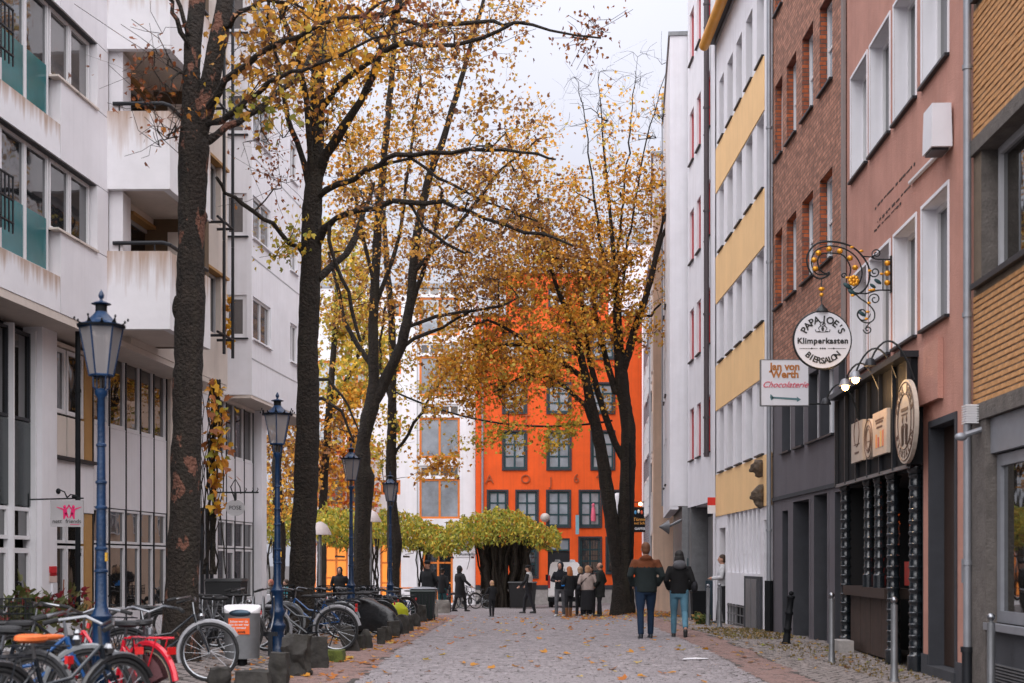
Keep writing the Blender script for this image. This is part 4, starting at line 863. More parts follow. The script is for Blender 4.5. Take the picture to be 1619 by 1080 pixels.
# shop fronts
zt, z1, z2, z3, z4, z5 = FL.z(203.6, 560.7), FL.z(181.5, 674.9), FL.z(179, 804.5), FL.z(179, 861), FL.z(179, 966), -.25
sl_ = lambda u: FL.su(u)
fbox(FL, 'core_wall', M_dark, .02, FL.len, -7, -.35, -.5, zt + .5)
def bay(us, doorcol=None, z1=z1, shop='shop_window'):
    for i in range(len(us) - 1):
        a, c = sl_(us[i + 1]) + .025, sl_(us[i]) - .025
        win(rl, FL, a, c, zt - .02, zt + .42, .14, M_gframe, M_glass, 1, 1, .04, name='transom'); win(rl, FL, a, c, z1, zt - .03, .12, M_wframe, M_glass_s, 1, 1, .06)
        fbox(FL, 'white_panel', M_panel2, a, c, -.14, -.05, z2 + .02, z1 - .03)
        fbox(FL, 'white_panel', M_panel2, a, c, -.14, -.045, z1 - .026, z1 - .004)
        win(rl, FL, a, c, z3 + .02, z2 - .0, .12, M_wframe, M_glass_s, 1, 1, .045)
        if doorcol == i:
            w = win(rl, FL, a, c, z5 + .1, z3 - .01, .12, M_wframe, M_glass_s, 1, 1, .09, name='shop_door'); MB(FL).tube([(a + .12, -.02, .75), (a + .12, .02, .8), (a + .12, .02, 1.1), (a + .12, -.02, 1.15)], .015, 6).build('handle', M_black, w)
        else:
            win(rl, FL, a, c, z4, z3 - .01, .12, M_wframe, M_glass_s, 1, 1, .05, name=shop); fbox(FL, 'white_panel', M_panel2, a, c, -.14, -.05, z5, z4 - .01)
        MB(FL).box(c + .010, c + .040, -.14, -.035, z5, zt + .4).build('mullion', M_dmetal, rl)
    MB(FL).box(a - .040, a - .010, -.14, -.035, z5, zt + .4).build('mullion', M_dmetal, rl)
bay([151, 177, 203, 226, 247, 267], doorcol=0)
bay([347, 361, 374.5, 389], doorcol=1)
bay([389, 403])
fbox(FL, 'column', M_cream, sl_(277), sl_(268.5), -.14, .02, z5, zt + .4)
fbox(FL, 'wall', M_panel2, sl_(346), sl_(278), -.14, -.03, -.5, zt + .45)
fbox(FL, 'column', M_white, sl_(412), sl_(404), -.14, .16, -.6, zC(624) - .09)
for u in (318, 326, 333): fbox(FL, 'service_pipe', M_dmetal, sl_(u), sl_(u) + .07, 0, .07, -.3, 2.6)
fbox(FL, 'fascia', M_cream, 0, FL.len, -.2, -.02, zt + .42, zb_ - .11)
fbox(FL, 'column', M_panel2, sl_(79), sl_(55), -.2, .12, -.3, zb_ - .12)
for u0, u1 in ((82, 109), (111, 137)):
    win(rl, FL, sl_(u1), sl_(u0), FL.z(81.7, 648), FL.z(81.7, 543), .1, M_wframe, M_glass_s, 1, 1, .07, y=-.02); fbox(FL, 'white_panel', M_cream, sl_(u1), sl_(u0) - .01, -.12, -.05, FL.z(81.7, 717), FL.z(81.7, 652))
    win(rl, FL, sl_(u1), sl_(u0), FL.z(81, 858), FL.z(81, 812), .1, M_wframe, M_glass_s, 1, 1, .05, y=-.02); win(rl, FL, sl_(u1), sl_(u0), FL.z(81, 985), FL.z(81, 862), .1, M_wframe, M_glass_s, 1, 1, .05, y=-.02, name='shop_window')
fbox(FL, 'white_panel', M_panel2, sl_(150), sl_(81), -.14, -.02, FL.z(81, 806), FL.z(81.7, 724)); fbox(FL, 'ledge', M_dmetal, sl_(150), sl_(81), -.14, .05, FL.z(81.7, 723.5), FL.z(81.7, 718))
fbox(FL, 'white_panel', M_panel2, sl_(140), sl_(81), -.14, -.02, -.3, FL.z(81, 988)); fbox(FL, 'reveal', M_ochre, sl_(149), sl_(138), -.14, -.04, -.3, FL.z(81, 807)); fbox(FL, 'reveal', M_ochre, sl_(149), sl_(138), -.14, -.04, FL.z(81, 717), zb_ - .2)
fbox(FL, 'transom_panel', M_cream, sl_(137), sl_(81), -.12, -.03, FL.z(81.7, 541), zb_ - .2)
for i, (u0, u1) in enumerate(((-32, 17), (20, 52))):
    win(rl, FL, sl_(u1), sl_(u0), FL.z(20, 660), zb_ - .25, .1, M_dmetal, M_glass_s, 1, 1, .05); fbox(FL, 'dark_panel', mat('dark_green_panel', (.008, .018, .02), .15, spec=.8, var=.2), sl_(u1), sl_(u0) - .01, -.12, -.04, FL.z(20, 798), FL.z(20, 662))
    win(rl, FL, sl_(u1), sl_(u0), FL.z(20, 852), FL.z(20, 800), .1, M_wframe, M_glass_s, 1, 1, .06); w = win(rl, FL, sl_(u1), sl_(u0), -.05, FL.z(20, 866), .1, M_wframe, M_glass_s, 1, 1, .08, name='shop_door')
    MB(FL).tube([(sl_(u0) - .15, 0, .7), (sl_(u0) - .15, .06, .72), (sl_(u0) - .15, .06, 1.05), (sl_(u0) - .15, 0, 1.07)], .018, 6).build('handle', M_black, w)
    fbox(FL, 'mullion', M_wframe, sl_(u1) - .05, sl_(u1) - .005, -.12, .04, -.2, zb_ - .2)
for zz, cc in ((FL.z(69, 905), (.6, .02, .03)), (FL.z(69, 915), (.6, .45, .4))): MB(FL).box(sl_(77), sl_(66), .125, .14, zz - .06, zz + .1).build('notice', mat('notice%.1f' % cc[1], cc, .5), rl)
MB(FL).box(sl_(75), sl_(68), .125, .17, FL.z(69, 940), FL.z(69, 922)).build('intercom', M_sign, rl)
Y = FL.Yu(123, .5); pipe('downpipe', 'thin black downpipe in front of the shop fronts behind the nearest blue street lamp', V(123, 975, Y), V(123, 500, Y), .045, M_black, cat='downpipe')

# ================================================================ TREES
LEAFT = np.array([(0, 0), (-.38, .10), (-.5, .48), (-.2, .52), (0, 1), (.38, .10), (.5, .48), (.2, .52)])
def leaves(P, size, cols, name, parent, hang=.5, narrow=1.0, kind='stuff', mt=None):
    n = len(P); 
    if n == 0: return None
    s = size * RNG.uniform(.6, 1.2, n)
    d = RNG.normal(0, 1, (n, 3)); d[:, 2] -= hang * 1.6; d /= np.linalg.norm(d, axis=1)[:, None]
    r = RNG.normal(0, 1, (n, 3)); r -= d * (r * d).sum(1)[:, None]; r /= np.linalg.norm(r, axis=1)[:, None]
    up = np.cross(d, r); fold = RNG.uniform(.1, .5, n)
    vs = np.zeros((n, 8, 3))
    for i, (a, b_) in enumerate(LEAFT):
        vs[:, i] = P + (r * (a * narrow) + d * b_ + up * (abs(a) * fold)[:, None]) * s[:, None]
    F = np.array([(0, 1, 2, 3, 4), (0, 4, 7, 6, 5)]); f = (F[None] + (np.arange(n) * 8)[:, None, None]).ravel()
    ci = RNG.choice(len(cols), n, p=np.array([c[3] for c in cols]) / sum(c[3] for c in cols))
    base = np.array([c[:3] for c in cols])[ci] * RNG.uniform(.75, 1.25, (n, 1)); base = np.concatenate([np.clip(base, 0, 1), np.ones((n, 1))], 1)
    return raw_mesh(name, vs.reshape(-1, 3), f, 5, mt or M_leaf, parent, np.repeat(base, 2, 0), kind)
GOLD = [(.80, .43, .05, 4), (.72, .32, .03, 3), (.52, .24, .04, 2), (.24, .10, .03, 1.2), (.62, .48, .08, 1.4)]
BROWN = [(.48, .24, .05, 3), (.28, .12, .04, 3), (.70, .34, .04, 2.6), (.16, .07, .035, 1.6), (.55, .36, .07, 1.4)]
GREENY = [(.60, .48, .07, 3), (.30, .30, .05, 2), (.74, .46, .05, 3), (.45, .2, .03, 1)]
DRY = [(.30, .09, .03, 3), (.45, .17, .03, 2), (.18, .06, .03, 2)]
YELG = [(.56, .48, .07, 4), (.38, .38, .06, 4), (.20, .26, .035, 2.5), (.58, .38, .04, 2), (.55, .25, .04, .7), (.16, .12, .04, .6)]
from mathutils import noise
def tree(name, label, base, Y0, limbs, blobs, bark, seed, leafsize=.13, group='street trees', tip=.005, twk=.38):
    rng = np.random.default_rng(seed); rnd = random.Random(seed)
    t = thing(name, label, 'tree', base, group=group); o = np.array(base)
    pos = []; par = []; rad = []; tr = []
    def PV(u, v, dy): return np.array(V(u, v, Y0 + dy)) - o
    for li, lb_ in enumerate(limbs):
        pts = [(PV(u, v, dy), w * (Y0 + dy) / FP / 2) for (u, v, dy, w) in lb_]
        if li == 0: prev = -1
        else:
            A = np.array(pos); k = int(np.argmin(np.linalg.norm(A - pts[0][0], axis=1))); prev = k
        for i in range(len(pts) - 1):
            (p, r), (q, r2) = pts[i], pts[i + 1]; L_ = np.linalg.norm(q - p); n = max(2, int(L_ / (.35 if r < .12 else .14)))
            for j in range(n):
                a = j / n; x = p * (1 - a) + q * a + rng.normal(0, .005 + .025 * (r < .06), 3) * (0 < j)
                pos.append(x); par.append(prev); rad.append((r * (1 - a) + r2 * a) * (1 + rng.normal(0, .015 if r > .09 else .05))); tr.append(True); prev = len(pos) - 1
        pos.append(pts[-1][0]); par.append(prev); rad.append(pts[-1][1]); tr.append(True)
    ntr = len(pos); att = []
    for (u, v, ru, rv, dlo, dhi, n, pal, dens) in blobs:
        for _ in range(n):
            a = rng.uniform(0, 2 * math.pi); q = math.sqrt(rng.uniform(0, 1)); dy = rng.uniform(dlo, dhi)
            att.append((PV(u + ru * q * math.cos(a), v + rv * q * math.sin(a), dy), pal, dens))
    P = np.zeros((ntr + len(att) * 14, 3)); P[:ntr] = pos; N = ntr
    if att:
        D = np.array([np.linalg.norm(P[:ntr] - a[0], axis=1).min() for a in att]); order = np.argsort(D)
    else: order = []
    lp = {}; rr = np.array(rad)
    for i in order:
        p, pal, dens = att[i]; d = np.linalg.norm(P[:N] - p, axis=1) + .5 * np.maximum(0, P[:N, 2] - p[2] + .1)
        d[:min(ntr, N)] += np.where(rr[:min(ntr, N)] > .14, .8, 0)
        k = int(np.argmin(d)); s = P[k].copy(); L_ = np.linalg.norm(p - s); n = int(min(13, max(2, L_ / .3))); prev = k
        bow = rng.normal(0, .13 * L_, 3); bow[2] = abs(bow[2]) * rng.choice([1, 1, -.6])
        for j in range(1, n + 1):
            a = j / n; x = s * (1 - a) + p * a + bow * math.sin(a * math.pi) + rng.normal(0, .045, 3)
            if N >= len(P): break
            P[N] = x; par.append(prev); rad.append(0); tr.append(False); prev = N; N += 1
        for _ in range(3):                       # end twigs
            m_ = p + rng.normal(0, twk, 3) * np.array([1, 1, .8]) + np.array([0, 0, rng.uniform(-.05, .15)])
            if N >= len(P): break
            P[N] = (p + m_) / 2 + rng.normal(0, .04, 3); par.append(prev); rad.append(0); tr.append(False); N += 1
            if N >= len(P): break
            P[N] = m_; par.append(N - 1); rad.append(0); tr.append(False); N += 1
            k_ = int(dens * rng.uniform(.5, 1.5)); q = rng.uniform(0, 1.1, (k_, 1)); lp.setdefault(pal, []).append(p * (1 - q) + m_ * q + rng.normal(0, .16, (k_, 3)))
    P = P[:N]; r = np.zeros(N); kids = [[] for _ in range(N)]
    for i in range(N):
        if par[i] >= 0: kids[par[i]].append(i)
    acc = np.zeros(N)
    for i in range(N - 1, -1, -1):
        if acc[i] == 0: acc[i] = tip ** 2.3
        v_ = acc[i] ** (1 / 2.3); r[i] = rad[i] if tr[i] else min(v_, .07)
        if par[i] >= 0: acc[par[i]] += acc[i]
    for i in range(N):
        if par[i] >= 0 and not tr[i]: r[i] = min(r[i], r[par[i]] * .85)
    mb = MB(); fine = MB(); done = set(); stack = [0]
    starts = [0] + [i for i in range(N) if par[i] >= 0 and i != max(kids[par[i]], key=lambda k: r[k])]
    for s in starts:
        ch = [s]; 
        while kids[ch[-1]]: ch.append(max(kids[ch[-1]], key=lambda k: r[k]))
        if par[s] >= 0: ch = [par[s]] + ch
        if len(ch) < 2: continue
        rs = [r[c] for c in ch]
        if par[s] >= 0: rs[0] = min(rs[1] * 1.15, r[par[s]])
        m_ = max(rs); ns = 22 if m_ > .12 else 8 if m_ > .04 else 5 if m_ > .015 else 3
        (mb if m_ > .03 else fine).tube([tuple(P[c]) for c in ch], rs, ns)
        mb.big = getattr(mb, 'big', []); mb.big += [m_ > .09] * (len(mb.v) - len(mb.big))
    for i_, p_ in enumerate(mb.v):
        mb.v[i_] = p_ + noise.noise_vector(p_ * 1.6) * .022 + noise.noise_vector(p_ * 9) * .009 if mb.big[i_] else p_
    tk = mb.build('trunk', bark, t); tk.data.polygons.foreach_set('use_smooth', [True] * len(tk.data.polygons))
    if fine.v: fine.build('twigs', bark, t, kind='stuff')
    for pal, a in lp.items():
        A = np.concatenate(a); leaves(A, leafsize, PAL[pal], 'crown' if pal != 'd' else 'dry_leaves', t, narrow=.9 if pal != 'd' else .5)
    return t
PAL = {'g': GOLD, 'b': BROWN, 'y': GREENY, 'd': DRY, 'p': YELG}
def knobs(t, Y0, base, spots, m):
    for (u, v, w, h, dy) in spots:
        q = MB(); c = V(u, v, Y0 + dy) - Vector(base); s = Y0 / FP
        for k in range(7): q.ell((c.x + random.uniform(-w, w) * s * .30, c.y - random.uniform(-.06, .04), c.z + random.uniform(-h, h) * s * .42), (w * s * random.uniform(.26, .42), .15, h * s * random.uniform(.2, .4)), 10, 7)
        LATE.append(q.build('burl', m, t))
t1b = G(285, 1046); t1 = tree('plane_tree', 'nearest tree with a dark knotted trunk growing through the bicycles beside the shop fronts', t1b, 19.8, [
    [(283, 1050, 0, 74), (285, 1020, 0, 62), (288, 950, 0, 55), (291, 850, 0, 50), (294, 760, 0, 46), (296, 640, 0, 46), (297, 560, 0, 46), (299, 500, 0, 48), (302, 400, 0, 42), (304, 300, 0, 44), (307, 235, 0, 50), (304, 190, 0, 34), (303, 120, 0, 28), (306, 60, .1, 27), (315, -20, .3, 25), (318, -160, .5, 20), (322, -320, .5, 12)],
    [(314, 215, 0, 30), (325, 170, 0, 30), (335, 120, 0, 29), (345, 60, 0, 27), (358, -10, .1, 24), (370, -150, .5, 16), (380, -280, .5, 10)],
    [(300, 85, 0, 8), (285, 50, -.2, 8), (272, 20, -.3, 7), (260, -10, -.4, 6)], [(303, 60, 0, 8), (290, 30, -.1, 7), (278, -5, -.1, 6)],
    [(322, 178, 0, 14), (345, 148, -.3, 13), (369, 117, -.5, 12), (405, 89, -.8, 10), (444, 66, -1.0, 9), (486, 50, -1.3, 7), (540, 28, -1.6, 6), (600, 5, -2, 5), (640, -20, -2, 4)],
    [(322, 228, 0, 16), (342, 214, .2, 12), (375, 194, .4, 11), (417, 167, .7, 10), (461, 130, 1, 9), (483, 105, 1.2, 8), (500, 70, 1.4, 6), (522, 10, 1.6, 6), (540, -60, 1.8, 4)],
    [(318, 200, 0, 12), (345, 192, -.2, 11), (361, 183, -.4, 10), (389, 158, -.7, 9), (417, 139, -1, 8), (444, 121, -1.2, 7), (478, 112, -1.5, 6), (520, 95, -1.8, 5), (590, 60, -2.2, 4), (640, 50, -2.5, 3)],
    [(348, 38, 0, 11), (369, 28, -.2, 9), (390, 15, -.3, 8), (405, 5, -.5, 7), (440, 3, -.7, 5), (480, 14, -.8, 4)]],
    [(245, 110, 35, 60, -.6, 0, 14, 'd', 2.5), (255, 200, 30, 35, -.6, 0, 8, 'd', 2), (440, 80, 45, 50, -1.2, 0, 14, 'b', 8), (480, 40, 70, 45, -2, 0, 15, 'g', 7), (400, 160, 50, 20, -1, 0, 8, 'y', 5), (640, 30, 80, 25, -3, -1.5, 10, 'd', 6), (420, 230, 40, 30, -.6, .3, 4, 'd', 2), (560, 60, 60, 50, -2, -1, 8, 'g', 7)], M_bark_p, 11, .115)
knobs(t1, 19.8, t1b, [(289, 497, 26, 50, .02), (309, 492, 14, 26, .02), (320, 345, 10, 22, .02), (302, 560, 30, 20, .06)], M_bark_p)
t2b = G(475, 1004); tree('maple_tree', 'tall dark maple behind the boulders, second tree along the left row', t2b, 28.8, [
    [(474, 1006, 0, 50), (476, 960, 0, 43), (478, 880, 0, 41), (482, 800, 0, 38), (486, 700, 0, 37), (487, 620, 0, 35), (486, 540, 0, 32), (490, 460, 0, 33), (492, 400, 0, 32), (494, 330, 0, 30), (498, 280, 0, 27), (500, 200, .1, 24), (504, 100, .1, 22), (508, 0, .2, 19), (512, -150, .2, 14), (516, -300, .2, 8)],
    [(505, 275, 0, 17), (515, 245, -.2, 15), (540, 205, -.5, 14), (570, 160, -.8, 12), (590, 120, -1, 12), (605, 70, -1.1, 11), (630, 15, -1.3, 9), (650, -60, -1.5, 7), (680, -160, -1.5, 5)],
    [(489, 300, 0, 11), (482, 262, -.2, 10), (470, 225, -.4, 9), (455, 185, -.7, 8), (441, 130, -.9, 7), (432, 70, -1, 6), (425, -10, -1.2, 5)],
    [(494, 290, 0, 12), (490, 235, -.3, 11), (485, 160, -.6, 10), (472, 100, -.9, 9), (452, 40, -1.1, 8), (433, -15, -1.3, 7), (420, -80, -1.3, 4)],
    [(500, 315, 0, 12), (515, 301, -.2, 10), (535, 290, -.5, 9.5), (560, 283, -.8, 9), (600, 262, -1.2, 8), (625, 245, -1.4, 8), (680, 240, -1.8, 7), (740, 237, -2.3, 6.5), (800, 236, -2.6, 5), (850, 242, -3, 4), (880, 252, -3, 3)],
    [(500, 392, 0, 14), (512, 361, -.3, 12), (530, 346, -.5, 9), (570, 331, -1, 9), (620, 318, -1.4, 8), (700, 318, -2, 8), (740, 333, -2.3, 7), (800, 356, -2.7, 6), (860, 370, -3, 5), (905, 388, -3.3, 4)],
    [(505, 440, 0, 15), (520, 424, .3, 12), (548, 402, .7, 11), (562, 375, 1, 10), (575, 335, 1.3, 8), (590, 290, 1.6, 6)],
    [(478, 400, 0, 9), (472, 391, -.1, 8), (444, 369, -.5, 7), (417, 347, -.8, 7), (383, 322, -1.2, 7), (355, 305, -1.6, 6), (342, 280, -1.9, 5)],
    [(510, 170, .1, 12), (530, 140, -.6, 11), (560, 115, -1.0, 10), (610, 80, -1.6, 9), (640, 68, -2, 8), (700, 71, -2.5, 7), (740, 66, -2.8, 7), (790, 48, -3.2, 6), (830, 35, -3.5, 4)],
    [(560, 30, -.8, 10), (610, 22, -1.2, 9), (640, 8, -1.5, 8)], [(616, 20, -1.2, 8), (635, 32, -1.5, 7), (670, 42, -1.8, 7), (720, 38, -2.2, 7), (780, 33, -2.6, 6), (815, 35, -3, 5), (870, 48, -3.2, 4), (950, 60, -3.5, 3)],
    [(520, 380, -.5, 6), (540, 440, -.7, 6), (556, 490, -.7, 6), (570, 540, -.8, 5)], [(650, 325, -1.6, 5), (670, 360, -1.6, 5), (705, 385, -1.8, 5), (735, 400, -2, 4), (745, 400, -2, 3)],
    [(600, 262, -1.2, 5), (650, 250, -1.5, 5), (690, 280, -1.8, 5), (740, 305, -2, 4), (800, 330, -2.3, 4), (850, 350, -2.5, 3)]],
    [(520, 80, 60, 90, -2, 1, 30, 'g', 9), (450, 120, 40, 70, -1.5, .5, 16, 'g', 8), (560, 190, 50, 60, -1.5, 1, 16, 'g', 8), (640, 120, 60, 70, -2.2, 0, 16, 'b', 8), (620, 320, 80, 50, -2, 1, 18, 'b', 8), (770, 320, 90, 50, -3, -1.5, 18, 'b', 8), (440, 270, 20, 60, -1, 0, 7, 'd', 7), (448, 395, 10, 26, -.6, 0, 5, 'y', 14), (780, 200, 70, 50, -3.2, -1.6, 12, 'b', 7), (560, -40, 120, 60, -2, 1, 14, 'g', 8), (930, 60, 40, 25, -3.6, -3, 5, 'd', 10), (700, 60, 110, 40, -3, -1.5, 16, 'b', 7)], M_bark, 22, .11)
t3b = V(573, 972, 46); t3b.z = gz(46); tree('maple_tree', 'forked maple with a knobbly trunk behind the third blue lamp', t3b, 46, [
    [(573, 975, 0, 30), (571, 900, 0, 27), (573, 830, 0, 25), (576, 780, 0, 29), (576, 755, 0, 34), (570, 738, 0, 31), (574, 700, 0, 21), (582, 660, 0, 25), (588, 640, 0, 24), (591, 600, 0, 17), (590, 540, 0, 16), (591, 480, 0, 15), (594, 420, 0, 14), (598, 350, .2, 13), (602, 300, .3, 12), (612, 200, .4, 10), (621, 100, .5, 9), (628, 10, .5, 8), (632, -80, .5, 5)],
    [(592, 635, 0, 20), (606, 607, 0, 19), (622, 575, -.2, 17), (635, 545, -.3, 17), (643, 510, -.4, 16), (650, 470, -.5, 15), (656, 400, -.6, 14), (666, 330, -.7, 13), (681, 270, -.8, 12), (702, 218, -.9, 10), (722, 150, -1, 9), (742, 80, -1, 7), (762, 10, -1, 6), (780, -60, -1, 4)],
    [(650, 515, -.4, 7), (690, 500, -.6, 6), (730, 493, -.8, 5), (790, 484, -1, 4), (820, 470, -1, 3)], [(620, 560, -.2, 7), (655, 535, -.4, 6), (700, 518, -.5, 5), (745, 492, -.6, 4)],
    [(589, 580, 0, 9), (565, 545, .3, 8), (545, 510, .5, 7), (533, 450, .7, 6), (520, 400, .8, 5)], [(594, 480, 0, 8), (610, 440, 0, 7), (630, 380, 0, 6), (640, 320, 0, 5), (650, 230, 0, 5), (665, 120, 0, 4)],
    [(655, 430, -.6, 8), (690, 390, -.8, 7), (730, 350, -1, 6), (790, 270, -1, 5), (850, 220, -1.2, 3)], [(592, 450, 0, 7), (575, 380, .2, 6), (560, 300, .3, 5), (545, 200, .5, 4)],
    [(645, 500, -.4, 9), (665, 440, 0, 8), (685, 380, 0, 6), (700, 300, 0, 5)]],
    [(600, 120, 90, 130, -2.5, 2.5, 52, 'g', 10), (720, 160, 110, 130, -2.5, 1.5, 62, 'b', 10), (640, 300, 120, 90, -2.5, 2.5, 64, 'g', 10), (720, 420, 90, 90, -2.5, 1, 60, 'b', 11), (560, 420, 60, 110, -1, 2.5, 44, 'b', 10), (800, 330, 70, 80, -2.5, .5, 40, 'b', 11), (760, 20, 90, 50, -2, 1, 26, 'b', 9), (550, 280, 60, 80, -1, 2, 34, 'g', 10), (600, 560, 50, 50, 0, 2, 14, 'y', 9), (840, 250, 40, 70, -2, 0, 18, 'g', 9), (660, 640, 24, 40, -1, 1, 3, 'y', 14)], M_bark, 33, .125)
t4b = V(621, 960, 52); t4b.z = gz(52); tree('maple_tree', 'slim maple trunk standing directly behind the farthest blue lamp', t4b, 52, [
    [(622, 965, 0, 22), (622, 900, 0, 20), (624, 860, 0, 24), (620, 800, 0, 16), (618, 740, 0, 17), (620, 650, 0, 14), (621, 560, 0, 12), (618, 480, 0, 11), (612, 420, 0, 9), (606, 330, 0, 7)],
    [(622, 722, 0, 6), (628, 710, -.1, 5), (645, 688, -.4, 5), (668, 652, -.8, 4.5), (686, 618, -1, 4), (705, 590, -1.2, 3), (725, 560, -1.3, 2)], [(620, 640, 0, 6), (606, 600, 0, 5), (600, 540, 0, 4), (610, 480, 0, 4)]],
    [(610, 690, 30, 60, -.5, .8, 12, 'y', 11), (700, 560, 60, 60, -2, 1, 24, 'g', 9), (640, 450, 70, 80, -1.5, 1.5, 36, 'b', 10), (690, 740, 34, 30, -1.6, -.6, 9, 'g', 14)], M_bark, 44, .16)
t5b = V(985, 974, 47.8); t5b.z = gz(47.8); tree('maple_tree', 'golden maple with two trunks standing in the street before the orange building', t5b, 47.8, [
    [(985, 976, 0, 44), (985, 950, 0, 37), (986, 900, 0, 30), (989, 850, 0, 27), (991, 780, 0, 25), (993, 720, 0, 24), (994, 680, 0, 24), (988, 640, 0, 20), (983, 600, 0, 22), (979, 560, 0, 17), (976, 500, 0, 14), (974, 430, 0, 9), (966, 350, .2, 6), (957, 260, .3, 4), (950, 170, .3, 2), (946, 110, .3, .8)],
    [(980, 925, 0, 22), (975, 880, -.1, 22), (969, 840, -.1, 22), (962, 790, -.1, 22), (955, 740, -.1, 20), (948, 700, -.1, 19), (939, 660, -.1, 18), (930, 620, -.1, 15), (921, 575, -.2, 12), (912, 530, -.3, 11), (896, 490, -.5, 9), (878, 450, -.7, 7), (860, 380, -.9, 5), (850, 300, -1, 3)],
    [(985, 725, 0, 12), (972, 700, 0, 11), (960, 665, 0, 11), (945, 620, 0, 10), (932, 570, .2, 9), (925, 520, .3, 7), (915, 440, .5, 6)],
    [(984, 590, 0, 14), (996, 550, -.2, 13), (1003, 520, -.3, 11), (1018, 480, -.4, 10), (1030, 440, -.5, 9), (1036, 410, -.5, 8), (1046, 375, -.6, 7), (1060, 350, -.7, 6), (1082, 322, -.8, 4)], [(1036, 405, -.5, 7), (1048, 350, -.5, 4), (1058, 300, -.5, 3), (1072, 240, -.6, 2), (1084, 190, -.6, 1)],
    [(972, 620, 0, 11), (962, 580, .2, 10), (948, 530, .4, 9), (940, 490, .5, 7), (935, 440, .5, 5)], [(980, 480, 0, 5), (990, 400, -.2, 4), (1003, 320, -.3, 3.2), (1018, 240, -.4, 2.4), (1040, 160, -.5, 1.6), (1060, 90, -.5, .8)],
    [(975, 440, 0, 5), (982, 350, .2, 4), (990, 260, .3, 3), (1000, 170, .3, 1.8), (1008, 90, .3, .8)], [(972, 450, .2, 6), (950, 390, .3, 5), (938, 300, .4, 3.5), (930, 220, .4, 2.2), (915, 130, .4, .9)],
    [(925, 600, -.2, 9), (890, 575, -.6, 8), (850, 550, -1, 7), (810, 525, -1.5, 5), (770, 505, -1.8, 4)], [(915, 560, -.2, 7), (860, 545, -.8, 6), (800, 545, -1.2, 5), (750, 545, -1.6, 3)], [(940, 680, -.1, 8), (925, 640, -.5, 7), (880, 600, -1, 5), (830, 590, -1.5, 4), (780, 620, -1.8, 3)],
    [(1002, 530, -.3, 6), (1015, 500, .2, 5), (1030, 500, .4, 4), (1045, 480, .5, 3)]],
    [(1000, 160, 70, 90, -1, 1, 34, 'd', .5), (930, 180, 50, 70, -1, 1, 22, 'd', .5), (900, 550, 70, 55, -2.5, 1.5, 62, 'g', 12), (800, 590, 80, 60, -2.5, 0, 76, 'g', 13), (870, 450, 100, 70, -2.5, 1.5, 78, 'g', 11), (780, 470, 60, 60, -2, 0, 40, 'b', 11), (960, 500, 55, 60, -1.5, 1.5, 40, 'g', 10), (930, 430, 50, 50, -1.5, 1, 40, 'b', 12), (870, 360, 60, 50, -2, 1, 38, 'b', 10), (820, 400, 80, 60, -2, 0, 40, 'b', 10), (960, 400, 60, 60, -1, 1, 40, 'g', 9), (1050, 310, 38, 45, -1.2, 0, 20, 'g', 10), (1020, 470, 30, 50, -1, .5, 13, 'g', 9), (1030, 530, 26, 22, -1, 0, 7, 'g', 10), (890, 690, 30, 26, -1.5, -1, 9, 'y', 17), (790, 690, 48, 18, -2, -1, 11, 'y', 14), (730, 560, 50, 60, -2, -.5, 34, 'g', 12), (955, 310, 80, 60, -1, 1, 44, 'g', 10), (1010, 410, 45, 60, -1, .6, 20, 'g', 10), (990, 250, 70, 60, -1, 1, 14, 'g', 8), (1050, 200, 30, 60, -1, 0, 7, 'g', 5), (970, 180, 60, 60, -1, 1, 8, 'g', 4), (850, 210, 40, 24, -1, 0, 7, 'g', 9), (740, 620, 70, 40, -2, -.5, 26, 'g', 12), (935, 630, 40, 24, -1.5, .5, 8, 'g', 10)], M_bark, 55, .135, tip=.006)
t6b = Vector((-8.6, 64, gz(64))); tree('autumn_tree', 'hazy yellow green tree in the courtyard between the white building and the apartment block', t6b, 64, [
    [(508, 960, 0, 16), (510, 800, 0, 13), (520, 650, 0, 11), (530, 520, 0, 9), (535, 400, 0, 5)], [(512, 760, 0, 8), (480, 700, 0, 7), (455, 640, 0, 5)], [(520, 650, 0, 8), (560, 580, 0, 6), (585, 500, 0, 4)]],
    [(550, 560, 60, 80, -2, 2, 60, 'y', 20), (535, 430, 50, 90, -2, 2, 44, 'y', 16), (470, 700, 60, 90, -2, 2, 60, 'b', 18), (560, 660, 40, 50, -2, 1, 26, 'g', 16)], M_bark, 66, .2, group='courtyard trees')
t7b = Vector(((437 - 809.5) * 52 / FP, 52, gz(52))); tree('bare_tree', 'dark leaning trunk with bare drooping twigs behind the second blue lamp', t7b, 52, [
    [(440, 960, 0, 20), (444, 850, 0, 16), (436, 740, 0, 15), (448, 640, 0, 12), (470, 560, 0, 8)], [(470, 640, 0, 7), (510, 630, 0, 6), (540, 650, 0, 5), (560, 700, 0, 3)], [(470, 600, 0, 6), (520, 600, 0, 5), (550, 640, 0, 4), (570, 690, 0, 2)]],
    [(530, 690, 34, 50, -1, 1, 34, 'd', .6), (450, 650, 30, 60, -1, 1, 30, 'b', 8), (440, 780, 30, 40, -1, 1, 20, 'g', 12)], M_bark, 77, .14, group='courtyard trees')
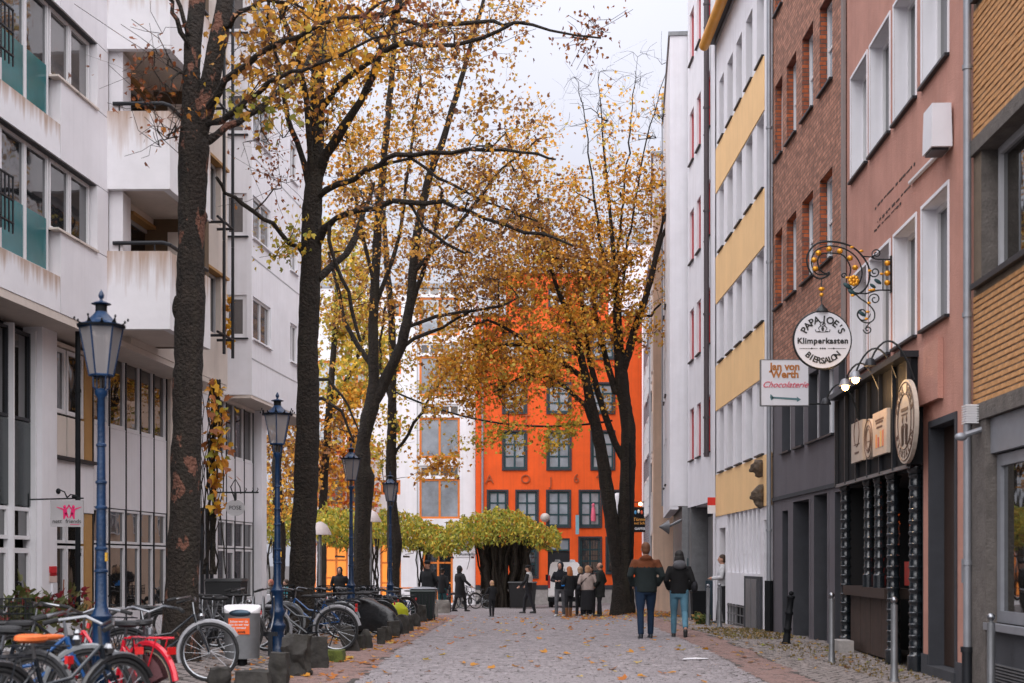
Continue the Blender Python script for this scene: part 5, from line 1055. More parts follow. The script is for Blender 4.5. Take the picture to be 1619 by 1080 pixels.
# ivy between the nearest tree and the shop fronts
t = thing('climbing_vine', 'yellow leaved climbing vine hanging in front of the shop fronts behind the nearest tree', 'vine', V(335, 960, 24)); o = np.array(t.location); q = MB(); rg = np.random.default_rng(5); LP = []
for k in range(16):
    u = 318 + rg.uniform(0, 34); pts = []; r0 = rg.uniform(.006, .018)
    for v in range(600, 930, 22): u += rg.normal(-.6, 3.2); pts.append(tuple(np.array(V(u, v, 24 + rg.normal(0, .06))) - o))
    q.tube(pts, r0, 4)
    for _ in range(9):
        v = rg.uniform(612, 815) if k > 4 else rg.uniform(600, 760); LP.append(np.array(V(334 + rg.normal(0, 10) + (10 if v < 800 else 0), v, 23.9 + rg.normal(0, .1))) - o)
q.build('stem', M_bark, t); leaves(np.array(LP), .17, [(.62, .34, .03, 4), (.55, .22, .02, 2), (.3, .1, .03, 2), (.36, .34, .05, 1)], 'foliage', t)
t = thing('climbing_vine', 'small tuft of yellow leaves hanging at the cream wing above the shop fronts', 'vine', V(358, 540, 31.5)); leaves(np.array([np.array(V(356 + rg.normal(0, 5), rg.uniform(468, 545), 31.4)) - np.array(t.location) for _ in range(46)]), .17, [(.62, .34, .03, 4), (.5, .2, .02, 2)], 'foliage', t)

# ---- leafy pergolas
def pergola(name, label, prof, Y, trunk_u, trunk_w, vbase, n, seed, depth=1.6):
    rg = np.random.default_rng(seed); bl = gz(Y); t = thing(name, label, 'plant', ((trunk_u - 809.5) * Y / FP, Y, bl), group='vines trained into leafy roofs'); o = np.array(t.location)
    LP = []
    us = [p[0] for p in prof]
    for _ in range(n):
        u = rg.uniform(us[0], us[-1]); top = np.interp(u, us, [p[1] for p in prof]); bot = np.interp(u, us, [p[2] for p in prof])
        w = rg.uniform(0, 1); dy = rg.uniform(-depth, depth); sag = abs(dy / depth) ** 2 * (bot - top) * .55
        v = top + sag + (bot - top - sag) * w ** 1.7 + 3 * math.sin(u * .35 + dy) + rg.normal(0, 1.5); LP.append(np.array(V(u, v, Y + dy)) - o)
    leaves(np.array(LP), .23, YELG, 'foliage', t, hang=.9, narrow=.42)
    q = MB()
    for k in range(44 if trunk_w > 20 else 7):
        u = trunk_u + rg.uniform(-.5, .5) * trunk_w; pts = []; dy = rg.uniform(-.5, .5)
        v1 = np.interp(u, us, [p[2] for p in prof]) - 8
        for j in range(9):
            a = j / 8; pts.append(tuple(np.array(V(u + rg.normal(0, 1.6) + (u - trunk_u) * .35 * a * a, 0, Y)) - o)[:1] + (dy + rg.normal(0, .05), a * (V(0, v1, Y).z - bl)))
        q.tube(pts, rg.uniform(.04, .14) if trunk_w > 20 else .035, 5)
    for k in range(70 if trunk_w > 20 else 30):
        u = rg.uniform(us[0] + 8, us[-1] - 8); v = np.interp(u, us, [p[2] for p in prof]); a = np.array(V(u, v - 6, Y + rg.uniform(-depth, depth))) - o
        p2 = a + rg.normal(0, .35, 3); q.tube([tuple(a), tuple((a + p2) / 2 + rg.normal(0, .1, 3)), tuple(p2)], .018, 3)
    q.build('stems', M_bark, t)
    q = MB()
    for sx in (-1, 1): q.box(sx * 1.4 - .02, sx * 1.4 + .02, -depth, depth, V(0, 858, Y).z, V(0, 855, Y).z)
    q.build('trellis', M_dmetal, t); return t
pergola('vine_canopy', 'umbrella shaped yellow green vine on a thick tangle of dark stems beside the orange building', [(683, 858, 862), (690, 842, 880), (710, 826, 876), (735, 816, 868), (760, 808, 862), (785, 804, 858), (812, 805, 856), (830, 812, 858), (850, 825, 866), (870, 832, 866), (885, 840, 860)], 66, 795, 66, 948, 6500, 3)
pergola('vine_canopy', 'yellow green vine roof left of the umbrella shaped one, before the white wall', [(586, 832, 858), (600, 806, 862), (630, 806, 866), (655, 814, 868), (680, 826, 870), (700, 832, 876)], 67, 668, 14, 948, 3800, 4)
pergola('vine_canopy', 'orange and yellow vine roof between the second and third blue lamps', [(498, 806, 850), (515, 800, 858), (540, 803, 864), (560, 806, 864), (590, 820, 860)], 60, 590, 10, 955, 2400, 8)
pergola('vine_canopy', 'yellow vine roof left of the dark maple trunk, beyond the second lamp', [(408, 790, 856), (430, 790, 860), (470, 798, 858)], 56, 428, 16, 958, 1200, 9)
t = thing('wall_vine', 'orange autumn creeper growing up the white courtyard wall', 'vine', V(545, 880, 74.6)); leaves(np.array([np.array(V(rg.uniform(500, 600), min(860, 700 + abs(rg.normal(0, 1)) * 90), 74.7 + rg.uniform(-.2, .1))) - np.array(t.location) for _ in range(1300)]), .27, GOLD + [(.5, .1, .03, 3)], 'foliage', t)
def rebuild():
    CH.clear()
    for x in bpy.data.objects:
        if x.parent: CH.setdefault(x.parent.name, []).append(x)
def copy_tree(o, parent=None):
    c = o.copy(); COL.objects.link(c); c.parent = parent
    for ch in CH.get(o.name, []): copy_tree(ch, c)
    return c
# ================================================================ STREET LAMPS
def make_lamp(label, loc):
    t = thing('street_lamp', label, 'street lamp', loc, group='blue gas lantern style street lamps')
    pr = [(.16, -.1), (.16, .12), (.15, .14), (.12, .20), (.112, .40), (.125, .44), (.15, .48), (.155, .52), (.12, .56), (.105, .60), (.11, .66), (.135, .71), (.14, .76), (.118, .79), (.102, .83), (.10, 1.05), (.118, 1.08), (.122, 1.11), (.10, 1.135), (.085, 1.17), (.066, 1.22)]
    pr += [(.063, 1.55), (.078, 1.56), (.078, 1.58), (.061, 1.59), (.059, 1.78), (.074, 1.79), (.074, 1.81), (.057, 1.82), (.054, 2.20), (.068, 2.21), (.068, 2.23), (.053, 2.24), (.052, 2.46), (.066, 2.47), (.066, 2.49), (.050, 2.50), (.046, 2.84), (.058, 2.85), (.058, 2.87), (.045, 2.88), (.042, 3.34), (.072, 3.38), (.075, 3.42), (.04, 3.44)]
    MB().lathe(pr, n=20).build('post', M_blue, t)
    zb0, zb1 = 3.575, 4.07; rb0, rb1 = .135, .245
    q = MB()
    for k in range(4):
        a = k * math.pi / 2 + .785; q.tube([(.05 * math.cos(a), .05 * math.sin(a), 3.42), (.10 * math.cos(a), .10 * math.sin(a), 3.45), (.105 * math.cos(a), .105 * math.sin(a), 3.575)], .010, 6)
    n = 6; C_ = lambda r, z, k: (r * math.cos(k * math.pi / 3 + .3), r * math.sin(k * math.pi / 3 + .3), z)
    for k in range(n):
        q.tube([C_(rb0, zb0, k), C_(rb1, zb1, k)], .010, 5); q.tube([C_(rb0, zb0, k), C_(rb0, zb0, k + 1)], .013, 5); q.tube([C_(rb1, zb1, k), C_(rb1, zb1, k + 1)], .016, 5)
    q.build('lantern_frame', M_blue, t)
    for k in range(n): MB().add([C_(rb0, zb0 + .01, k), C_(rb0, zb0 + .01, k + 1), C_(rb1 - .003, zb1, k + 1), C_(rb1 - .003, zb1, k)], [(0, 1, 2, 3)]).build('lantern_pane', M_lampg, t)
    q = MB(); q.lathe([(.27, 4.075), (.275, 4.09), (.20, 4.105), (.165, 4.13), (.115, 4.175), (.075, 4.215), (.062, 4.235)], n=24); q.build('roof', M_blue, t)
    q = MB(); q.lathe([(.066, 4.225), (.066, 4.30)], n=16); q.build('neck', M_black, t)
    q = MB(); q.lathe([(.105, 4.302), (.115, 4.31), (.06, 4.33), (.02, 4.34), (.015, 4.36), (.030, 4.375), (.033, 4.40), (.02, 4.43), (.003, 4.455)], n=14); q.build('finial', M_blue, t)
    q = MB()
    for k in range(12):
        a = k * math.pi / 6 + .3; r = .27; h = .075 if k % 2 == 0 else .03
        q.add([(r * math.cos(a - .13), r * math.sin(a - .13), 4.08), (r * math.cos(a + .13), r * math.sin(a + .13), 4.08), ((r + .03) * math.cos(a), (r + .03) * math.sin(a), 4.08 + h)], [(0, 1, 2), (2, 1, 0)])
        q.ell(((r + .03) * math.cos(a), (r + .03) * math.sin(a), 4.08 + h), (.013, .013, .018), 6, 4)
    q.tube([C_(.262, 4.078, k / 4) for k in range(24)], .014, 5, closed=True)
    q.build('crest', M_black, t)
    q = MB(); q.ell((0, 0, 3.68), (.055, .055, .065), 10, 7); q.tube([(0, 0, 3.43), (0, 0, 3.65)], .018, 6)
    for k in range(4):
        a = k * math.pi / 2; q.tube([(.04 * math.cos(a), .04 * math.sin(a), 4.0), (.04 * math.cos(a), .04 * math.sin(a), 3.78)], .010, 5)
    q.lathe([(.07, 4.0), (.07, 4.05)], n=10); q.build('burner', M_dmetal, t)
    MB().box(.050, .07, -.03, .03, 1.67, 1.76).build('number_plate', mat('plate_yellow', (.6, .33, .02), .5), t)
    return t
def lamp_loc(u, Y, z=None): return ((u - 809.5) * Y / FP, Y, gz(Y) - .03 if z is None else z)
# lantern tops: v = 458, 620, 700, 745
LS = [(160, 12.3), (438.5, 21.3), (555, 31.6), (617, 40)]
lamps = []
lt = ['nearest blue street lamp, standing among the bicycles left of the knotted tree', 'second blue street lamp, behind the grey litter bin and a square stone', 'third blue street lamp, before the forked maple above the parked bicycles', 'farthest blue street lamp, directly in front of the slim maple trunk']
l0 = make_lamp(lt[0], (0, 0, 0)); rebuild()
for i, ((u, Y), lab, vt) in enumerate(zip(LS, lt, (458, 620, 700, 745))):
    o = l0 if i == 0 else dup(l0, (0, 0, 0), .3 * i, lab)
    zt_ = CZ + (889 - vt) * Y / FP; s = (zt_ - (gz(Y) - .02)) / 4.455; o.location = ((u - 809.5) * Y / FP, Y, gz(Y) - .02); o.scale = (.84 if i else .745, .84 if i else .745, s); lamps.append(s)

# ================================================================ PEOPLE
def bake(o, vox, smooth=2):
    m = o.modifiers.new('r', 'REMESH'); m.mode = 'VOXEL'; m.voxel_size = vox; m.use_smooth_shade = True
    s = o.modifiers.new('s', 'SMOOTH'); s.iterations = smooth; s.factor = .5
    bpy.context.view_layer.update(); e = o.evaluated_get(bpy.context.evaluated_depsgraph_get()); me = bpy.data.meshes.new_from_object(e)
    o.modifiers.clear(); old = o.data; mats = list(old.materials); o.data = me; me.materials.clear()
    for x in mats: me.materials.append(x)
    return o
for o_ in LATE: bake(o_, .028, 3)
def cloth(name, col, rough=.9): return mat('cloth_' + name, col, rough, var=.22, vs=5, bump=.7, bs=9)
def person(label, u, Y, face, h=1.75, coat=(.02, .02, .025), cname='black', hem=.86, legs=(.02, .02, .03), lname='blackt', stride=.04, lift=None, hair=(.05, .03, .02), hname='dark', hstyle='short', arms='down', hat=None, skirt=False, bulk=1.0, shoe=(.02, .02, .02), shname='black', boots=False, extra=None, hood=False, yoke=None, x=None, feetdy=0, vest=None, child=False, sleeve=True, group=None, sit=False):
    """facing angle: 0 looks away from the camera (+Y), 180 toward it"""
    X = (u - 809.5) * Y / FP if x is None else x
    t = thing('person', label, 'person', (X, Y, gz(Y, X)), R(face), group=group); k = h / 1.75
    if child: k *= 1.0
    hs = 1.0 if not child else 1.35
    hip = .92; sw = .19; a = stride
    def leg(sx):
        fwd = a * sx; hp = Vector((sx * .095, 0, hip)); kn = hp + Vector((sx * .01, .43 * math.sin(fwd * .9) + .03, -.43 * math.cos(fwd * .9)))
        bend = .08 if fwd > 0 else fwd * .9
        if lift and sx == lift[0]: bend = -lift[1]
        an = kn + Vector((0, .42 * math.sin(bend) , -.42 * math.cos(bend)))
        if sit: kn = hp + Vector((0, .42, -.0)); an = kn + Vector((0, .02, -.42))
        return hp, kn, an
    Ls = {s: leg(s) for s in (-1, 1)}; lowest = min(Ls[s][2].z for s in (-1, 1)); dz = .075 - lowest
    if sit: dz = .0
    for s in Ls: Ls[s] = tuple(p + Vector((0, 0, dz)) for p in Ls[s])
    b = bulk; D = dz; sw = .172
    if arms == 'down': A = {s: [Vector((s * sw * b, 0, 1.39)), Vector((s * (.25 * b + .01), -.02 - a * s * .12, 1.14)), Vector((s * .25 * b, .06 - a * s * .25, .90))] for s in (-1, 1)}
    elif arms == 'pockets': A = {s: [Vector((s * sw * b, 0, 1.39)), Vector((s * (.262 * b), -.06, 1.14)), Vector((s * .20 * b, .10, .97))] for s in (-1, 1)}
    elif arms == 'behind': A = {s: [Vector((s * sw * b, 0, 1.39)), Vector((s * .26 * b, -.07, 1.15)), Vector((s * .05, -.17, .98))] for s in (-1, 1)}
    elif arms == 'front': A = {s: [Vector((s * sw * b, 0, 1.39)), Vector((s * .27 * b, .04, 1.16)), Vector((s * .08, .26, 1.14))] for s in (-1, 1)}
    elif arms == 'out': A = {s: [Vector((s * sw * b, 0, 1.39)), Vector((s * .30 * b, .03, 1.18)), Vector((s * .36 * b, .22, 1.0))] for s in (-1, 1)}
    for s in A: A[s] = [p + Vector((0, 0, D)) for p in A[s]]
    hd = Vector((0, .015, 1.625 + D)); q = MB()
    q.ell(hd, (.076 * hs, .094 * hs, .112 * hs), 16, 12); q.ell(hd + Vector((0, .025, -.06 * hs)), (.055 * hs, .065 * hs, .06 * hs), 12, 8)
    q.ell(hd + Vector((0, .098 * hs, -.018)), (.014, .022, .026), 8, 6)
    for s in (-1, 1): q.ell(hd + Vector((s * .077 * hs, .0, -.01)), (.012, .02, .032), 8, 6)
    q.tube([(0, -.005, 1.38 + D), (0, 0, 1.58 + D)], [.062, .052], 10)
    q.loft([(0, 0, .86 + D, .14 * b, .10 * b), (0, 0, 1.05 + D, .125 * b, .09 * b), (0, 0, 1.25 + D, .155 * b, .10 * b), (0, 0, 1.40 + D, .15, .085), (0, 0, 1.45 + D, .07, .06)], 14)
    for s in (-1, 1):
        sh, el, wr = A[s]; q.tube([sh, el, wr], [.048, .038, .027], 8); d = (wr - el).normalized(); pc = wr + d * .045
        q.ell(pc, (.022, .038, .045), 10, 7)
        for f_ in range(4): q.tube([pc + d * .03 + Vector((0, -.026 + f_ * .017, 0)), pc + d * (.065 + .008 * (f_ in (1, 2))) + Vector((-s * .004, -.026 + f_ * .017, 0)), pc + d * (.095 + .01 * (f_ in (1, 2))) + Vector((-s * .018, -.024 + f_ * .016, 0))], [.009, .0085, .007], 6)
        q.tube([wr + d * .02 + Vector((0, .028, 0)), pc + Vector((-s * .01, .055, 0)), pc + d * .035 + Vector((-s * .02, .06, 0))], [.011, .01, .008], 6)
        hp, kn, an = Ls[s]; q.tube([hp, kn, an, an + Vector((0, 0, -.05))], [.075 * b, .05, .036, .035], 8); q.ell(an + Vector((0, .06, -.045)), (.038, .11, .03), 10, 6)
    bd = q.build('body', M_skin, t); bake(bd, .0125 if Y < 30 else .016, 1)
    # eyes, mouth
    for s in (-1, 1): MB().ell(hd + Vector((s * .030 * hs, .088 * hs, .006)), (.011, .008, .007), 8, 5).build('eye', M_black, t)
    MB().ell(hd + Vector((0, .088 * hs, -.062 * hs)), (.022, .008, .006), 8, 5).build('mouth', mat('lips', (.3, .1, .09), .5), t)
    # trousers / skirt
    mt = cloth(lname, legs); q = MB()
    if skirt: q.loft([(0, 0, skirt + D, .20 * b, .16 * b), (0, 0, .7 + D, .19 * b, .15 * b), (0, 0, .95 + D, .17 * b, .13 * b), (0, 0, 1.05 + D, .15 * b, .11 * b)], 18)
    else:
        q.loft([(0, 0, .80 + D, .145 * b, .11 * b), (0, -.01, .92 + D, .17 * b, .125 * b), (0, 0, 1.03 + D, .15 * b, .11 * b)], 16)
    cut = .28 if boots else .0
    for s in (-1, 1):
        hp, kn, an = Ls[s]; e = kn + (an - kn) * (1 - cut); q.tube([hp + Vector((0, 0, .03)), (hp + kn) / 2, kn, (kn + e) / 2, e], [.10 * b, .085 * b, .066, .062, .055 if not child else .05], 12)
    q = q.build('trousers' if not skirt else 'skirt', mt, t); bake(q, .018)
    ms = cloth('shoe' + shname, shoe, .5)
    for s in (-1, 1):
        hp, kn, an = Ls[s]; q = MB(); tilt = 0 if not (lift and s == lift[0]) else -1
        c_ = Vector(an); 
        if tilt: q.ell(c_ + Vector((0, .0, -.06)), (.048, .05, .06)); q.ell(c_ + Vector((0, -.0, -.12)), (.045, .045, .1), 10, 8)
        else: q.ell(c_ + Vector((0, .065, -.045)), (.047, .135, .04), 12, 8); q.ell(c_ + Vector((0, .0, -.02)), (.045, .055, .06), 10, 8); q.box(c_.x - .042, c_.x + .042, c_.y - .06, c_.y + .19, c_.z - .085, c_.z - .07)
        if boots: q.tube([an + Vector((0, 0, -.02)), an + (kn - an) * .35, an + (kn - an) * .62], [.052, .058, .066], 10)
        bake(q.build('shoe' if not boots else 'boot', ms, t), .012)
    # jacket
    mc = cloth(cname, coat); q = MB(); hz = hem
    rg = [(0, 0, hz + D, .185 * b, .135 * b), (0, 0, hz + .1 + D, .18 * b, .135 * b), (0, 0, 1.10 + D, .172 * b, .13 * b), (0, .0, 1.28 + D, .185 * b, .135 * b), (0, -.005, 1.37 + D, .178 * b, .12 * b), (0, -.01, 1.435 + D, .125 * b, .095), (0, -.01, 1.50 + D, .075, .075)]
    if hz < .7: rg[0:1] = [(0, 0, hz + D, .20 * b, .155 * b), (0, 0, .85 + D, .19 * b, .145 * b)]; rg = sorted(rg, key=lambda r_: r_[2])
    q.loft(rg, 20)
    for s in (-1, 1): sh, el, wr = A[s]; q.tube([sh + Vector((-s * .05, 0, -.02)), sh, (sh + el) / 2, el, (el + wr) / 2, wr], [.062, .070 * b, .066 * b, .060, .054, .048], 12)
    if hood: q.ell((0, -.075, 1.46 + D), (.115, .075, .06), 12, 8)
    elif hood is False: q.tube([(.085 * math.cos(j / 10 * 6.283), .08 * math.sin(j / 10 * 6.283) - .005, 1.47 + D) for j in range(10)], .024, 6, closed=True)
    jk = bake(q.build('jacket' if hz > .7 else 'coat', mc, t), .018)
    if yoke:
        jk.data.materials.append(cloth('yoke', yoke)); 
        for p in jk.data.polygons:
            if p.center.z > 1.30 + D: p.material_index = 1
    if vest:
        jk.data.materials.append(cloth('vest' + cname, vest))
        for p in jk.data.polygons:
            if abs(p.center.x) < .17 and 1.12 + D < p.center.z < 1.5 + D: p.material_index = 1
    # head covering
    mh = cloth('hair' + hname, hair, .7); q = MB()
    if hstyle == 'short': q.ell(hd + Vector((0, -.016, .028)), (.083 * hs, .098 * hs, .10 * hs), 14, 10); q.ell(hd + Vector((0, -.035, -.02)), (.078 * hs, .075 * hs, .085 * hs), 12, 8)
    elif hstyle == 'long': q.ell(hd + Vector((0, -.02, .025)), (.092, .105, .105), 14, 10); q.loft([(0, -.05, 1.38 + D, .10, .05), (0, -.055, 1.48 + D, .115, .065), (0, -.04, 1.62 + D, .10, .075)], 12)
    elif hstyle == 'bob': q.ell(hd + Vector((0, -.02, .025)), (.095, .108, .105), 14, 10); q.ell(hd + Vector((0, -.04, -.06)), (.1, .08, .09), 12, 8)
    elif hstyle == 'balding': q.ell(hd + Vector((0, -.035, -.01)), (.082, .075, .07), 12, 8)
    elif hstyle == 'hood': q.ell(hd + Vector((0, -.03, .01)), (.105, .11, .135), 14, 10); q.ell(hd + Vector((0, -.04, -.1)), (.1, .09, .08), 12, 8)
    if q.v: bake(q.build('hair' if hstyle != 'hood' else 'hood', mh, t), .013, 1)
    if hat:
        q = MB(); q.ell(hd + Vector((0, 0, .055)), (.092, .105, .075), 14, 8); q.box(-.06, .06, .07, .155, hd.z + .04, hd.z + .052)
        if hat == 'brim': q.lathe([(.15, hd.z + .045), (.15, hd.z + .055)], n=16)
        q.build('cap', M_black, t)
    if hstyle == 'beard': pass
    if extra: extra(t, A, D)
    t.scale = (k, k, k); return t
def bag(col, side=1, z=1.0, strap=True, name='bag', w=.15, hgt=.13):
    def f(t, A, D):
        q = MB(); q.ell((side * .30, -.02, z + D), (.07, w, hgt), 10, 8)
        b = q.build('shoulder_bag', cloth(name, col), t)
        if strap: MB().tube([(side * .27, -.02, z + .08 + D), (side * .1, -.145, 1.28 + D), (-side * .1, -.12, 1.44 + D), (-side * .13, 0, 1.47 + D), (-side * .05, .13, 1.35 + D), (side * .22, .12, z + .12 + D)], .014, 5).build('strap', M_black, b)
    return f
def backhood(t, A, D):
    q = MB(); q.ell((0, -.13, 1.45 + D), (.14, .075, .085), 12, 8); q.ell((0, -.07, 1.50 + D), (.12, .10, .06), 12, 8); bake(q.build('fur_hood', cloth('furhood', (.09, .09, .10)), t), .015)
def blueitem(t, A, D): MB().box(-.26, -.12, .2, .27, .98 + D, 1.14 + D).build('blue_folder', mat('blue_item', (.02, .22, .65), .5), t)
YW = 2287 / (1010 - 926.1)
person('man walking away in a dark green jacket with rust brown shoulders and blue jeans', 1021, YW, 2, 1.86, (.010, .017, .018), 'darkgreen', .84, (.006, .022, .055), 'denim', .22, None, (.14, .055, .025), 'ginger', 'short', 'pockets', bulk=1.12, yoke=(.13, .035, .010), hood=True, shoe=(.02, .025, .035), shname='navy')
person('woman walking away in a black jacket and light blue jeans, one heel lifted', 1074, 2287 / (1008 - 926.1), -4, 1.72, (.004, .004, .005), 'blackpuffer', .88, (.09, .21, .29), 'lightdenim', -.22, (-1, .75) if False else (1, .8), (.015, .013, .013), 'blackhair', 'long', 'pockets', boots=False, bulk=1.02, extra=lambda t, A, D: (backhood(t, A, D), bag((.015, .015, .02), 1, 1.02, False, 'bagblack')(t, A, D)))
YGp = 2287 / (975 - 926.1)
person('man in a black hooded jacket and grey trousers holding something blue beside the van', 886, YGp, 160, 1.80, (.006, .007, .012), 'navyjacket', .88, (.11, .11, .12), 'greyt', .1, hair=(.01, .012, .02), hname='navyhood', hstyle='hood', arms='front', extra=blueitem, shoe=(.5, .5, .5), shname='white')
person('woman with orange hair in a black coat and brown boots near the van', 900, 2287 / (976 - 926.1), 35, 1.64, (.010, .010, .012), 'blackcoat', .72, (.012, .012, .015), 'black2', .05, hair=(.42, .13, .035), hname='orange', hstyle='long', arms='front', boots=True, shoe=(.17, .07, .025), shname='tan')
person('person in black partly hidden behind the woman in the pale jacket', 917, YGp + .9, 30, 1.66, (.010, .010, .012), 'blackcoat', .75, (.012, .012, .015), 'black2', .0, hair=(.4, .25, .15), hname='blonde2', hstyle='bob', arms='down')
person('fair haired woman in a pale pinkish jacket and long black skirt, back turned', 929, YGp, 5, 1.68, (.40, .32, .29), 'palejacket', .90, (.010, .010, .012), 'black2', .0, hair=(.45, .24, .13), hname='blonde', hstyle='bob', arms='pockets', bulk=1.18, skirt=.22, extra=bag((.03, .03, .03), -1, 1.0, True, 'bagblack'), shoe=(.5, .45, .42), shname='cream')
person('dark haired person looking towards the street between the pale jacket and the tall man', 934, YGp + 1.5, 170, 1.70, (.012, .012, .014), 'blackcoat', .8, (.012, .012, .015), 'black2', .0, arms='down', hstyle='bob')
person('tall balding man in a long dark coat at the right end of the group', 949, YGp + .1, 62, 1.79, (.014, .016, .014), 'darkcoat', .62, (.012, .012, .015), 'black2', .12, hair=(.10, .07, .05), hname='greybrown', hstyle='balding', arms='pockets', bulk=1.02)
person('man with a cap and a white vest over black clothes walking left past the vine', 836, 2287 / (970 - 926.1), 72, 1.80, (.012, .012, .014), 'blackvest', .86, (.014, .014, .018), 'black3', .38, hat='cap', arms='out', vest=(.5, .5, .5))
person('small blond child in black standing alone in the middle of the square', 778, 2287 / (975.5 - 926.1), 28, 1.18, (.010, .010, .012), 'blackcoat', .8, (.010, .010, .012), 'black2', .1, hair=(.55, .33, .17), hname='blond', hstyle='bob', arms='front', child=True)
person('man in a dark jacket and cap, hands behind his back, by the boulders', 676, 2287 / (981 - 926.1), 150, 1.76, (.011, .012, .014), 'charcoal', .88, (.010, .014, .020), 'black3', .06, hat='brim', arms='behind', bulk=1.05)
person('person in a black coat and teal trousers behind the man in the flat cap', 699, 55, -20, 1.70, (.008, .008, .010), 'blackcoat', .75, (.02, .075, .085), 'tealt', .1, arms='down', hat='brim')
person('broad person in a long black coat walking off beside the pale bollards', 727, 56, -60, 1.82, (.008, .008, .010), 'blackcoat', .55, (.008, .008, .010), 'black2', .35, arms='out', bulk=1.25, hstyle='hood', hair=(.01, .01, .01), hname='blackhood')
person('person in a dark hooded winter coat among the bicycles before the lit doorway', 537, 46, 175, 1.62, (.010, .010, .012), 'blackcoat', .55, (.008, .03, .035), 'tealt2', .0, arms='pockets', bulk=1.15, hstyle='hood', hair=(.01, .01, .012), hname='blackhood')
person('person in a white top and black trousers leaning in the doorway of the yellow building', 1143, 35.4, 85, 1.72, (.5, .5, .52), 'whitetop', .92, (.01, .01, .012), 'black2', .12, arms='front', x=5.24)
for (u, lab, c, n) in ((428, 'person in a grey patterned jumper sitting at a table beyond the white column', (.2, .2, .2), 'greyj'), (452, 'person in a turquoise jacket sitting beyond the second blue lamp', (.05, .35, .42), 'turq')):
    p = person(lab, u, 46, 150, 1.7, c, n, .86, (.02, .02, .03), 'black2', 0, arms='front', sit=True, hair=(.35, .12, .08) if u < 440 else (.05, .03, .02), hname='auburn' if u < 440 else 'dark', hstyle='bob'); p.location.z = gz(46) - .47

